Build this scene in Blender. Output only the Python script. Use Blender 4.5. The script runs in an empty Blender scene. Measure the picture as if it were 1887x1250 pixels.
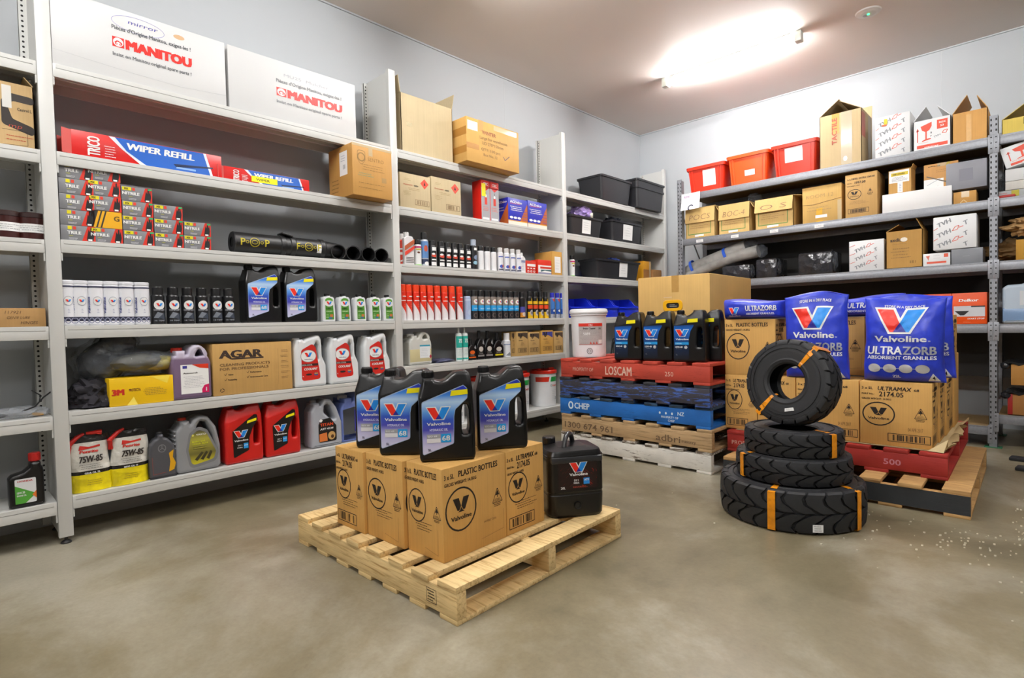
import bpy, bmesh, math, random
from mathutils import Vector, Matrix, noise
from mathutils.geometry import tessellate_polygon
random.seed(7)
PI = math.pi
scene = bpy.context.scene
COL = scene.collection

# ------------------------------------------------------------------ camera
F = 1025.293
yaw, pit, rol = (math.radians(a) for a in (-44.02094, 1.65176, 1.35623))
CAMP = Vector((0, 0, 1.0))
_f = Vector((math.sin(yaw)*math.cos(pit), math.cos(yaw)*math.cos(pit), -math.sin(pit)))
_r = Vector((math.cos(yaw), -math.sin(yaw), 0))
_d = _f.cross(_r)
c_, s_ = math.cos(rol), math.sin(rol)
RT, DN, FW = c_*_r + s_*_d, -s_*_r + c_*_d, _f
cam = bpy.data.cameras.new('camera')
cam.sensor_width = 36; cam.lens = F*36/1887; cam.clip_start = .05
camo = bpy.data.objects.new('camera', cam); COL.objects.link(camo)
camo.matrix_world = Matrix(((RT.x, -DN.x, -FW.x, 0), (RT.y, -DN.y, -FW.y, 0), (RT.z, -DN.z, -FW.z, 1.0), (0, 0, 0, 1)))
scene.camera = camo
# ------------------------------------------------------------------ world, exposure (the room is closed: all light comes from its lamps)
w = bpy.data.worlds.new('world'); scene.world = w; w.use_nodes = True
w.node_tree.nodes['Background'].inputs[0].default_value = (.5, .5, .5, 1)
w.node_tree.nodes['Background'].inputs[1].default_value = .0
vs = scene.view_settings
vs.view_transform = 'Standard'; vs.look = 'None'; vs.exposure = 0.88; vs.gamma = 1.0; vs.use_curve_mapping = False
LAMP = 92.0            # strength of every lamp tube
try:
    scene.cycles.max_bounces = 10; scene.cycles.diffuse_bounces = 4; scene.cycles.transparent_max_bounces = 12
    scene.cycles.sample_clamp_indirect = 6
except Exception: pass

def ray(px, py):
    return RT*((px-943.5)/F) + DN*((py-625)/F) + FW
def atx(px, py, x):          # world point on the upright plane at this x (the left racking's side of the room)
    r = ray(px, py); return CAMP + r*(x/r.x)
def aty(px, py, y):          # ... on the plane at this y (the far racking's side)
    r = ray(px, py); return CAMP + r*(y/r.y)
def atz(px, py, z):
    r = ray(px, py); return CAMP + r*((z-1)/r.z)

# ------------------------------------------------------------------ materials
def lin(h):
    h = h.lstrip('#'); o = []
    for i in (0, 2, 4):
        c = int(h[i:i+2], 16)/255
        o.append(c/12.92 if c <= .04045 else ((c+.055)/1.055)**2.4)
    return (*o, 1)
MATS = {}
def M(hx, rough=.5, kind='plain', metal=0, **k):
    key = (hx, rough, kind, metal, tuple(sorted(k.items())))
    if key in MATS: return MATS[key]
    m = bpy.data.materials.new(kind+'_'+hx.lstrip('#')); MATS[key] = m; m.use_nodes = True
    nt = m.node_tree; N = nt.nodes; L = nt.links; b = N['Principled BSDF']
    b.inputs['Roughness'].default_value = rough; b.inputs['Metallic'].default_value = metal
    col = lin(hx)
    def new(t, **kw):
        n = N.new(t)
        for a, v in kw.items(): setattr(n, a, v)
        return n
    tc = new('ShaderNodeTexCoord')
    def mapping(sc, src='Object'):
        mp = new('ShaderNodeMapping'); mp.inputs['Scale'].default_value = sc
        L.new(tc.outputs[src], mp.inputs[0]); return mp.outputs[0]
    def nz(sc, det=3, scale=(1, 1, 1), rough_=.5, src='Object', dist=0):
        n = new('ShaderNodeTexNoise'); n.inputs['Scale'].default_value = sc; n.inputs['Detail'].default_value = det
        n.inputs['Roughness'].default_value = rough_; n.inputs['Distortion'].default_value = dist
        L.new(mapping(scale, src), n.inputs['Vector']); return n.outputs['Fac']
    def ramp(fac, stops):
        r = new('ShaderNodeValToRGB'); e = r.color_ramp.elements
        while len(e) < len(stops): e.new(.5)
        for q, (p, c) in zip(e, stops): q.position = p; q.color = c if len(c) == 4 else (*c, 1)
        L.new(fac, r.inputs[0]); return r.outputs[0]
    def mix(fac, a, c, bt='MIX'):
        n = new('ShaderNodeMix', data_type='RGBA', blend_type=bt)
        if hasattr(fac, 'links'): L.new(fac, n.inputs[0])
        else: n.inputs[0].default_value = fac
        for i, v in ((6, a), (7, c)):
            if hasattr(v, 'links'): L.new(v, n.inputs[i])
            else: n.inputs[i].default_value = v
        return n.outputs[2]
    def bump(h, st, dist=.002):
        n = new('ShaderNodeBump'); n.inputs['Strength'].default_value = st; n.inputs['Distance'].default_value = dist
        L.new(h, n.inputs['Height']); L.new(n.outputs[0], b.inputs['Normal'])
    dk = lambda c, q: (c[0]*q, c[1]*q, c[2]*q, 1)
    base = b.inputs['Base Color']
    if kind == 'plain':
        L.new(ramp(nz(6, 2), [(.3, dk(col, .95)), (.7, dk(col, 1.03))]), base)
    elif kind == 'ink':
        L.new(ramp(nz(40, 2), [(.3, dk(col, .96)), (.7, dk(col, 1.04))]), base)
    elif kind == 'card':
        a = ramp(nz(5, 3), [(.3, dk(col, .93)), (.75, dk(col, 1.06))])
        st = ramp(nz(1, 2, (160, 160, 3)), [(.35, (.94, .94, .94)), (.65, (1, 1, 1))])
        L.new(mix(1, a, st, 'MULTIPLY'), base); bump(nz(9, 3), .25, .004)
        b.inputs['Specular IOR Level'].default_value = .3
    elif kind == 'paint':
        a = ramp(nz(1.3, 2), [(.3, dk(col, .97)), (.7, dk(col, 1.02))])
        L.new(a, base)
    elif kind == 'steel':
        v = new('ShaderNodeTexVoronoi'); v.inputs['Scale'].default_value = 60; L.new(mapping((1, 1, 1)), v.inputs['Vector'])
        L.new(mix(.5, ramp(nz(90, 3), [(.35, dk(col, .86)), (.65, dk(col, 1.1))]), ramp(v.outputs['Color'], [(0, dk(col, .9)), (1, dk(col, 1.08))])), base)
    elif kind == 'wood':
        sc = k.get('sc', (2, 30, 30)); d = lin(k.get('dark', '#7a5428'))
        g = nz(3, 5, sc, .6, dist=.6); g2 = nz(2.2, 3, (2, 3, 3))
        a = ramp(g, [(.3, d), (.48, col), (.75, dk(col, 1.14))])
        st = ramp(g2, [(.3, (.72, .70, .68)), (.6, (1, 1, 1))])
        L.new(mix(k.get('dirt', .7), a, mix(1, a, st, 'MULTIPLY')), base); bump(g, .4, .003)
    elif kind == 'worn':
        d = lin(k.get('dark', '#5a4a40')); t = k.get('t', .5)
        g = nz(4, 6, k.get('sc', (2, 14, 14)), .7, dist=.8)
        L.new(mix(ramp(g, [(t-.03, (0, 0, 0)), (t+.05, (1, 1, 1))]), d, ramp(nz(6, 4), [(.3, dk(col, .8)), (.7, dk(col, 1.1))])), base)
        bump(g, .5, .003)
    elif kind == 'conc':
        n1 = nz(.75, 7, rough_=.66, dist=.3); n2 = nz(3.2, 8, rough_=.7); n3 = nz(60, 4, rough_=.7)
        a = ramp(n1, [(.36, lin('#675f49')), (.5, lin('#857b63')), (.62, lin('#a39d8c'))])
        c2 = ramp(n2, [(.15, (.74, .73, .70)), (.5, (.97, .97, .96)), (.8, (1.08, 1.07, 1.05))])
        c3 = ramp(n3, [(.3, (.90, .90, .89)), (.6, (1.02, 1.02, 1.02))])
        z = mix(1, mix(1, a, c2, 'MULTIPLY'), c3, 'MULTIPLY')
        L.new(z, base)
        rr = ramp(n2, [(.2, (.25, .25, .25)), (.8, (.42, .42, .42))]); L.new(rr, b.inputs['Roughness'])
        bump(n3, .06, .002); b.inputs['Specular IOR Level'].default_value = .5
    elif kind == 'rubber':
        L.new(ramp(nz(5, 4), [(.3, dk(col, .8)), (.7, dk(col, 1.25))]), base); bump(nz(70, 3), .15, .002)
    elif kind == 'crinkle':
        base.default_value = col
        v = new('ShaderNodeTexVoronoi'); v.inputs['Scale'].default_value = k.get('s', 22)
        n = new('ShaderNodeTexNoise'); n.inputs['Scale'].default_value = 9; n.inputs['Detail'].default_value = 4
        L.new(tc.outputs['Object'], n.inputs['Vector'])
        mx = new('ShaderNodeMix', data_type='RGBA'); mx.inputs[0].default_value = .12
        L.new(tc.outputs['Object'], mx.inputs[6]); L.new(n.outputs['Color'], mx.inputs[7]); L.new(mx.outputs[2], v.inputs['Vector'])
        bump(v.outputs['Distance'], k.get('b', .9), .012)
        L.new(ramp(n.outputs['Fac'], [(.35, dk(col, .75)), (.65, dk(col, 1.15))]), base)
        if 'alpha' in k: b.inputs['Alpha'].default_value = k['alpha']
    elif kind == 'clear':
        base.default_value = col; b.inputs['Alpha'].default_value = k.get('alpha', .4)
    elif kind == 'grad':
        sp = new('ShaderNodeSeparateXYZ'); L.new(tc.outputs['Object'], sp.inputs[0])
        mr = new('ShaderNodeMapRange'); mr.inputs[1].default_value = k['z0']; mr.inputs[2].default_value = k['z1']
        L.new(sp.outputs['Z'], mr.inputs[0])
        L.new(ramp(mr.outputs[0], [(p, lin(c)) for p, c in k['stops']]), base)
    elif kind == 'emit':
        base.default_value = col; b.inputs['Emission Color'].default_value = col
        b.inputs['Emission Strength'].default_value = k['st']
    return m

WHITE = M('#e9e9e7', .45); BLACK = M('#141416', .45); INK = M('#231a14', .6, 'ink'); PAPER = M('#eeeeec', .6)
CARD = M('#d8a860', .75, 'card'); CARDL = M('#dcc79c', .75, 'card'); CARDD = M('#b5843f', .75, 'card')
RED = M('#dd2418', .4); VRED = M('#ee2e1c', .4); VBLU = M('#1b8de8', .4); VNAV = M('#2a2a96', .4); YEL = M('#f4e600', .45)
TAPE = M('#e8dcb8', .12, 'clear', alpha=.45); DARK = M('#0c0b0b', .7)
RACKW = M('#cbcbc7', .38, 'paint'); GALV = M('#8f9196', .42, 'steel', .35)

# ------------------------------------------------------------------ mesh building
TXT = {}
def text_geo(s, bold):
    key = (s, bold)
    if key not in TXT:
        cu = bpy.data.curves.new('t', 'FONT'); cu.body = s; cu.resolution_u = 2; cu.offset = bold
        o = bpy.data.objects.new('t', cu); me = bpy.data.meshes.new_from_object(o)
        vs_ = [(v.co.x, v.co.y) for v in me.vertices]; fs = [tuple(p.vertices) for p in me.polygons]
        bpy.data.objects.remove(o); bpy.data.curves.remove(cu); bpy.data.meshes.remove(me)
        x0 = min((v[0] for v in vs_), default=0); x1 = max((v[0] for v in vs_), default=1)
        TXT[key] = ([(x-x0, y) for x, y in vs_], fs, max(x1-x0, .01))
    return TXT[key]

def rnd(pts, r, n=4):
    """round the corners of a closed outline; r one radius or one per corner"""
    out = []; N_ = len(pts)
    for i, p in enumerate(pts):
        rr = r[i] if isinstance(r, (list, tuple)) else r
        P = Vector(p[:2]); A = Vector(pts[i-1][:2]); B = Vector(pts[(i+1) % N_][:2])
        a, b = (A-P), (B-P); la, lb = a.length, b.length
        if rr <= 0 or la < 1e-6 or lb < 1e-6: out.append(tuple(P)); continue
        a /= la; b /= lb; ang = math.acos(max(-1, min(1, a.dot(b))))
        if ang > 3.05: out.append(tuple(P)); continue
        t = min(rr/math.tan(ang/2), la*.48, lb*.48)
        s, e = P+a*t, P+b*t
        for k in range(n+1):
            u = k/n; q = (s*(1-u)**2 + P*2*u*(1-u) + e*u*u); out.append((q.x, q.y))
    return out
def ell(cx, cz, rx, rz, n=28): return [(cx+rx*math.cos(2*PI*i/n), cz+rz*math.sin(2*PI*i/n)) for i in range(n)]
def rect(x0, z0, x1, z1): return [(x0, z0), (x1, z0), (x1, z1), (x0, z1)]

class MB:
    def __init__(s): s.v = []; s.f = []; s.m = []; s.mats = []; s.fr = None; s.flat = []
    def mi(s, mat):
        if mat not in s.mats: s.mats.append(mat)
        return s.mats.index(mat)
    def add(s, vs_, fs, mat, T=None):
        b = len(s.v); k = s.mi(mat)
        s.v += [tuple(T @ Vector(v)) for v in vs_] if T is not None else [tuple(v) for v in vs_]
        for f in fs: s.f.append(tuple(b+i for i in f)); s.m.append(k)
    def box(s, x0, x1, y0, y1, z0, z1, mat, bev=0, T=None, seg=2):
        if bev > 0:
            bm = bmesh.new(); bmesh.ops.create_cube(bm, size=1)
            for v in bm.verts: v.co = Vector(((x0+x1)/2+v.co.x*(x1-x0), (y0+y1)/2+v.co.y*(y1-y0), (z0+z1)/2+v.co.z*(z1-z0)))
            bmesh.ops.bevel(bm, geom=bm.edges[:], offset=bev, segments=seg, profile=.5, affect='EDGES')
            bm.verts.index_update()
            s.add([v.co for v in bm.verts], [tuple(v.index for v in f.verts) for f in bm.faces], mat, T); bm.free(); return
        vs_ = [(x, y, z) for z in (z0, z1) for y in (y0, y1) for x in (x0, x1)]
        s.add(vs_, [(0, 2, 3, 1), (4, 5, 7, 6), (0, 1, 5, 4), (2, 6, 7, 3), (0, 4, 6, 2), (1, 3, 7, 5)], mat, T)
    def lathe(s, prof, mat, n=24, T=None, cx=0, cy=0, a0=0, a1=2*PI, sx=1, sy=1):
        """prof: [(r, z) or (r, z, mat)]: a segment takes the mat of its first point"""
        full = abs(a1-a0-2*PI) < 1e-6; cols = n if full else n+1
        for i in range(len(prof)-1):
            p, q = prof[i], prof[i+1]; mm = p[2] if len(p) > 2 and p[2] else mat
            vs_ = []
            for r, z in (p[:2], q[:2]):
                for k in range(cols):
                    a = a0+(a1-a0)*k/n; vs_.append((cx+r*math.sin(a)*sx, cy-r*math.cos(a)*sy, z))
            fs = [(k, (k+1) % cols, cols+(k+1) % cols, cols+k) for k in range(n)]
            s.add(vs_, fs, mm, T)
    def solid(s, outs, y0, y1, mat, bev=0, res=2, T=None):
        """closed outlines in XZ (first outer, others holes) made a solid between y0 and y1"""
        cu = bpy.data.curves.new('c', 'CURVE'); cu.dimensions = '2D'; cu.fill_mode = 'BOTH'
        cu.extrude = (y1-y0)/2-bev; cu.bevel_depth = bev; cu.bevel_resolution = res; cu.offset = -bev
        for P in outs:
            sp = cu.splines.new('POLY'); sp.points.add(len(P)-1); sp.use_cyclic_u = True
            for q, p in zip(sp.points, P): q.co = (p[0], p[1], 0, 1)
        o = bpy.data.objects.new('c', cu); me = bpy.data.meshes.new_from_object(o); yc = (y0+y1)/2
        s.add([(v.co.x, yc-v.co.z, v.co.y) for v in me.vertices], [tuple(p.vertices) for p in me.polygons], mat, T)
        bpy.data.objects.remove(o); bpy.data.curves.remove(cu); bpy.data.meshes.remove(me)
    def tube(s, pts, r, mat, n=8, T=None, cap=True):
        P = [Vector(p) for p in pts]; vs_ = []; up = Vector((0, 0, 1))
        for i, p in enumerate(P):
            t = (P[min(i+1, len(P)-1)]-P[max(i-1, 0)]).normalized()
            a = t.cross(up)
            if a.length < .05: a = t.cross(Vector((1, 0, 0)))
            a.normalize(); b = t.cross(a); rr = r[i] if isinstance(r, (list, tuple)) else r
            vs_ += [p+a*rr*math.cos(2*PI*k/n)+b*rr*math.sin(2*PI*k/n) for k in range(n)]
        fs = [(i*n+k, i*n+(k+1) % n, (i+1)*n+(k+1) % n, (i+1)*n+k) for i in range(len(P)-1) for k in range(n)]
        if cap: fs += [tuple(range(n))[::-1], tuple((len(P)-1)*n+k for k in range(n))]
        s.add(vs_, fs, mat, T)
    def blob(s, c, r, mat, amp=.15, seed=0, sub=3, freq=2.2, flat=None):
        bm = bmesh.new(); bmesh.ops.create_icosphere(bm, subdivisions=sub, radius=1)
        for v in bm.verts:
            d = v.co.normalized(); k = 1+amp*noise.noise(d*freq+Vector((seed*7.1, 3.3, seed)))+amp*.5*noise.noise(d*freq*2.7+Vector((seed, 9, 1)))+amp*.35*noise.noise(d*freq*6+Vector((1, seed, 1)))
            p = Vector((d.x*r[0]*k, d.y*r[1]*k, d.z*r[2]*k))
            if flat is not None and p.z < flat: p.z = flat
            v.co = Vector(c)+p
        bm.verts.index_update()
        s.add([v.co for v in bm.verts], [tuple(v.index for v in f.verts) for f in bm.faces], mat); bm.free()
    # ---- printing on a face: frame maps (u, v, n) to 3D
    def face(s, side, w, d, h, z0=0):
        s.fr = {'front': lambda u, v, n: (-w/2+u, -d/2-n, z0+v), 'right': lambda u, v, n: (w/2+n, -d/2+u, z0+v),
                'left': lambda u, v, n: (-w/2-n, d/2-u, z0+v), 'top': lambda u, v, n: (-w/2+u, -d/2+v, z0+h+n)}[side]
        s.W, s.H = ((w, h) if side == 'front' else (d, h) if side in ('left', 'right') else (w, d)); return s
    def frame(s, fn): s.fr = fn; return s
    def pp(s, *a, **k):
        i0 = len(s.f); s.pp_(*a, **k); s.flat.append((i0, len(s.f)))
    def pp_(s, pts, mat, lay=1, holes=()):
        if holes:
            loops = [[Vector((p[0], p[1], 0)) for p in L_] for L_ in (pts, *holes)]
            flat = [p for L_ in (pts, *holes) for p in L_]
            s.add([s.fr(u, v, .0005*lay) for u, v in flat], [tuple(t) for t in tessellate_polygon(loops)], mat)
        elif len(pts) > 4:
            t = tessellate_polygon([[Vector((p[0], p[1], 0)) for p in pts]])
            s.add([s.fr(u, v, .0005*lay) for u, v in pts], [tuple(x) for x in t], mat)
        else: s.add([s.fr(u, v, .0005*lay) for u, v in pts], [tuple(range(len(pts)))], mat)
    def pr(s, u0, v0, u1, v1, mat, lay=1): s.pp(rect(u0, v0, u1, v1), mat, lay)
    def ring(s, u, v, ru, rv, t, mat, lay=1): s.pp(ell(u, v, ru, rv), mat, lay, (ell(u, v, ru-t, rv-t),))
    def line(s, pts, t, mat, lay=1):
        for (a, b), (c, d) in zip(pts, pts[1:]):
            q = Vector((c-a, d-b)); 
            if q.length < 1e-6: continue
            q.normalize(); x, y = -q.y*t/2, q.x*t/2
            s.add([s.fr(*p, .0005*lay) for p in ((a-x, b-y), (c-x, d-y), (c+x, d+y), (a+x, b+y))], [(0, 1, 2, 3)], mat)
    def pt(s, txt, u, v, h, mat, W=None, al='l', bold=.03, sh=0, rot=0, lay=2):
        sh_n = 0
        if 'M' in txt and bold > 0: sh_n = bold*.8; bold = 0        # this glyph breaks when it is thickened
        elif bold > .025: sh_n = (bold-.008)*.5; bold = .012
        vs_, fs, wd = text_geo(txt, bold); k = h/.7; kx = k
        if W: kx = W/wd
        if sh_n: V0, n0 = vs_, len(vs_); Q0 = ((-sh_n, 0), (0, 0), (sh_n, 0)) if bold else ((-sh_n, -sh_n*.5), (-sh_n, sh_n*.5), (0, 0), (sh_n, -sh_n*.5), (sh_n, sh_n*.5)); vs_ = [(x+q, y+q2) for q, q2 in Q0 for x, y in V0]; fs = [tuple(i+j*n0 for i in f) for j in range(len(Q0)) for f in fs]
        L_ = wd*kx; ox = {'l': 0, 'c': -L_/2, 'r': -L_}[al]; ca, sa = math.cos(rot), math.sin(rot); P = []
        for i_, (x, y) in enumerate(vs_):
            a = x*kx+ox+sh*y*k; b = y*k; P.append(s.fr(u+a*ca-b*sa, v+a*sa+b*ca, .0005*lay+(.00012*(i_//n0) if sh_n else 0)))
        i0 = len(s.f); s.add(P, fs, mat); s.flat.append((i0, len(s.f)))
    def barcode(s, u0, v0, u1, v1, mat, fr=.003, n=22):
        if fr: s.pp(rect(u0, v0, u1, v1), mat, 1, (rect(u0+fr, v0+fr, u1-fr, v1-fr),))
        rg = random.Random(int((u0+v1)*1e4)); a = u0+(u1-u0)*.12; e = u1-(u1-u0)*.12; st = (e-a)/n
        for i in range(n):
            if rg.random() < .8: s.pr(a+i*st, v0+(v1-v0)*.15, a+i*st+st*rg.choice((.35, .6, .8)), v1-(v1-v0)*.15, mat)
    def scribble(s, u0, v0, u1, v1, rows, mat, t=.0015, seed=0):
        """rows of small print, too small to read in the photograph"""
        rg = random.Random(seed); dv = (v1-v0)/max(rows, 1)
        for i in range(rows):
            x = u0+(u1-u0)*rg.uniform(0, .12); e = u1-(u1-u0)*rg.uniform(0, .3); y = v1-dv*(i+.5)
            while x < e:
                wv = rg.uniform(.03, .11)*(u1-u0); s.pr(x, y-t/2, min(x+wv, e), y+t/2, mat, 2); x += wv+(u1-u0)*.02
    def vlogo(s, u, v, wd, mono=None, lay=3, hk=.52):
        """two-bar V standing with its middle at u and its base at v"""
        q = lambda P: [(u+(a-.5)*wd, v+b*wd*hk) for a, b in P]
        if mono:
            s.pp(q([(0, 1), (.36, 1), (.49, .42), (.38, .12), (.27, .12)]), mono, lay); s.pp(q([(.64, 1), (1, 1), (.73, .12), (.62, .12), (.51, .42)]), mono, lay)
            s.pp(q([(.30, 0), (.70, 0), (.58, .12), (.5, .34), (.42, .12)]), mono, lay); return
        s.pp(q([(-.06, 1.08), (.39, 1.08), (.51, .62), (.61, 1.08), (1.06, 1.08), (.745, -.08), (.265, -.08)]), WHITE, lay-1)
        s.pp(q([(0, 1), (.35, 1), (.51, .38), (.40, 0), (.30, 0)]), VRED, lay)
        s.pp(q([(.65, 1), (1, 1), (.71, 0), (.60, 0), (.51, .38)]), VBLU, lay)
        s.pp(q([(.51, .42), (.37, 0), (.65, 0)]), VNAV, lay+1)
    def warp(s, start_f, fn, mx=.03):
        """cut the faces added since start_f small and move every point of theirs by fn"""
        s.flat = [q for q in s.flat if q[1] <= start_f]; fs, ms = s.f[start_f:], s.m[start_f:]; s.f, s.m = s.f[:start_f], s.m[:start_f]
        for f, k in zip(fs, ms):
            tris = [[Vector(s.v[f[0]]), Vector(s.v[f[i]]), Vector(s.v[f[i+1]])] for i in range(1, len(f)-1)]
            while tris:
                t = tris.pop(); e = [(t[1]-t[0]).length, (t[2]-t[1]).length, (t[0]-t[2]).length]; j = e.index(max(e))
                if e[j] > mx:
                    a, b, c = t[j], t[(j+1) % 3], t[(j+2) % 3]; mdl = (a+b)/2; tris += [[a, mdl, c], [mdl, b, c]]
                else:
                    i0 = len(s.v); s.v += [tuple(fn(p)) for p in t]; s.f.append((i0, i0+1, i0+2)); s.m.append(k)
    def nf(s): return len(s.f)
    def build(s, name, parent=None, ang=38, loc=None, rz=0, weld=False):
        me = bpy.data.meshes.new(name); me.from_pydata(s.v, [], s.f)
        for m_ in s.mats: me.materials.append(m_)
        me.polygons.foreach_set('material_index', s.m)
        sm = [True]*len(s.f)
        for a_, b_ in s.flat:
            for i in range(a_, min(b_, len(sm))): sm[i] = False
        me.polygons.foreach_set('use_smooth', sm)
        me.update()
        if weld:
            bm = bmesh.new(); bm.from_mesh(me); bmesh.ops.remove_doubles(bm, verts=bm.verts, dist=1e-5); bm.to_mesh(me); bm.free()
        try: me.set_sharp_from_angle(angle=math.radians(ang))
        except Exception: pass
        o = bpy.data.objects.new(name, me); COL.objects.link(o)
        if parent: o.parent = parent
        if loc: o.location = loc
        if rz: o.rotation_euler.z = rz
        return o
def empty(name):
    o = bpy.data.objects.new(name, None); o.empty_display_size = .05; COL.objects.link(o); return o
def part(name, m, parent, label=None, weld=False):
    o = m.build(name, parent, weld=weld)
    if label: o['label'] = label
    return o
KIDS = {}
def copy_tree(o, parent=None):
    c = o.copy(); COL.objects.link(c); c.parent = parent
    for ch in list(o.children): copy_tree(ch, c)
    return c
PROTO = {}
def put(key, fn, loc, rz, label, cat, group=None, rot=None):
    """build a thing the first time, copy it and its parts afterwards"""
    if key is not None and key in PROTO: o = copy_tree(PROTO[key])
    else:
        o = fn()
        if key is not None: PROTO[key] = o
    o.location = loc; o.rotation_euler = rot if rot else (0, 0, math.radians(rz))
    o['label'] = label; o['category'] = cat
    if group: o['group'] = group
    elif 'group' in o.keys(): del o['group']
    return o
def struct(name, m, **k):
    o = m.build(name, **k); o['kind'] = 'structure'; return o
ORD = ['first', 'second', 'third', 'fourth', 'fifth', 'sixth', 'seventh', 'eighth', 'ninth', 'tenth']
# ================================================================== the room
XW, YW, ZC = -3.75, 6.295, 3.339          # left wall, far wall, ceiling
XE, YE = 4.2, -3.6                        # walls outside the frame
WALL = M('#b6babd', .6, 'paint'); CEIL = M('#e2d8d0', .6, 'paint')
m = MB(); m.box(XW-.3, XE+.3, YE-.3, YW+.3, -.1, 0, M('#9a9484', .35, 'conc')); struct('floor', m)
m = MB(); m.box(XW-.3, XE+.3, YE-.3, YW+.3, ZC, ZC+.1, CEIL); struct('ceiling', m)
def wall(name, a, b, jn):
    m = MB(); m.box(*a, *b, 0, ZC, WALL)
    for t in jn: m.box(*t, .0, ZC, M('#bdc0c2', .5))
    return struct(name, m)
wall('wall_left', (XW-.1, XW), (YE-.1, YW+.1), [(XW, XW+.0012, y, y+.006) for y in (3.85,)])
wall('wall_far', (XW, XE), (YW, YW+.1), [(x, x+.006, YW-.0012, YW) for x in (-1.896, -.70, .50)])
WALL2 = M('#8a8987', .6, 'paint')
def wall2(n_, a, b):
    m = MB(); m.box(*a, *b, 0, ZC, WALL2); struct(n_, m)
wall2('wall_right', (XE, XE+.1), (YE-.1, YW+.1))
wall2('wall_near', (XW, XE), (YE-.1, YE))
m = MB(); m.box(XW, XW+.012, YE, YW, ZC-.012, ZC, WALL); struct('trim_1', m)
m = MB(); m.box(XW, XE, YW-.012, YW, ZC-.012, ZC, WALL); struct('trim_2', m)

# batten lamps in rows under the ceiling; the frame shows one, the others are unseen, the last one added for frontal fill
def lamp():
    r = empty('ceiling_light'); L_ = 1.2
    m = MB(); m.box(-L_/2+.05, L_/2-.05, -.032, .032, -.028, 0, M('#e6e6e4', .4), .004); part('housing', m, r)
    T = Matrix.Translation((0, 0, -.05)) @ Matrix.Rotation(PI/2, 4, 'Y')
    m = MB(); m.lathe([(0, -L_/2+.055), (.03, -L_/2+.055), (.03, L_/2-.055), (0, L_/2-.055)], M('#ffffff', .5, 'emit', st=LAMP), 16, T); part('diffuser', m, r)
    for sx in (-1, 1):
        m = MB(); m.box(sx*L_/2-.028, sx*L_/2+.028, -.036, .036, -.085, 0, M('#d9dcd2', .35), .008); part('end_cap', m, r)
    return r
LAMPS = [((-2.09, 5.02), 0, 'batten lamp on the ceiling near the far wall, fully in the picture')]
for x, y, t in [(-2.09, 2.55, 'over the front pallet'), (.95, 3.1, 'off to the right over the open floor'), (-2.09, .05, 'close to the left racking'), (.95, .5, 'above the photographer'), (-1.2, -2.2, 'added behind the camera as frontal fill')]:
    LAMPS.append(((x, y), 0, 'batten lamp on the ceiling '+t))
for (x, y), a, lb in LAMPS:
    put('lamp', lamp, (x, y, ZC), a, 'long white '+lb, 'ceiling light', 'batten lamps on the ceiling')
def emerg():
    r = empty('emergency_light'); m = MB()
    m.lathe([(0, -.016), (.05, -.016), (.082, -.008), (.088, 0)], M('#d9d4cf', .4), 32); part('housing', m, r)
    m = MB(); m.lathe([(0, -.022), (.008, -.021), (.009, -.016)], M('#30ff80', .4, 'emit', st=3), 12); part('indicator', m, r, 'small glowing green indicator')
    m = MB(); m.lathe([(0, -.02), (.018, -.019), (.022, -.015)], M('#9a9c9e', .3), 16, cx=-.02, cy=.012); part('lens', m, r)
    return r
put(None, emerg, (-1.014, 5.098, ZC), 0, 'round white emergency light with a green indicator on the ceiling', 'emergency light')

# ================================================================== the pale grey racking along the left wall
XF = -3.359                                # front plane of its uprights
YP = [-1.53, .397, 2.3125, 4.2485, 6.208]   # middles of the uprights
PW = .056
rack = empty('shelving_rack'); rack.location = (XF, .172, 0)
rack['label'] = 'pale grey steel shelving rack standing along the left wall'; rack['category'] = 'rack'
rack.location = (0, 0, 0)
HOLE = M('#1c1b1a', .8)
for i, y in enumerate(YP):
    pw = PW if i < 4 else .05
    m = MB(); m.box(XF-.035, XF, y-pw/2, y+pw/2, .032, 2.815, RACKW, .003)
    m.box(XF-.30, XF-.03, y-pw/2+.002, y+pw/2-.002, .05, 2.80, RACKW)
    part('upright', m, rack)
    for s in (-1, 1):
        m = MB(); y0, y1 = sorted((y+s*.026, y+s*.06)); m.box(XF-.28, XF-.275, y0, y1, .04, 2.79, RACKW)
        m.box(XF-.30, XF-.275, *sorted((y+s*.0585, y+s*.06)), .04, 2.79, RACKW)
        yc = (y+s*.0445); z = .09
        while z < 2.78:
            m.add([(XF-.2745, yc+.0055*math.cos(2*PI*k/8), z+.0055*math.sin(2*PI*k/8)) for k in range(8)], [tuple(range(8))], HOLE); z += .025
        part('back_strip', m, rack)
    for dx in (-.02, -.29):
        m = MB(); m.lathe([(.0, 0), (.022, 0), (.022, .006), (.012, .014), (.007, .016), (.007, .034)], M('#3a3a3c', .4, metal=.6), 14, cx=XF+dx, cy=y); part('foot', m, rack)
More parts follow.
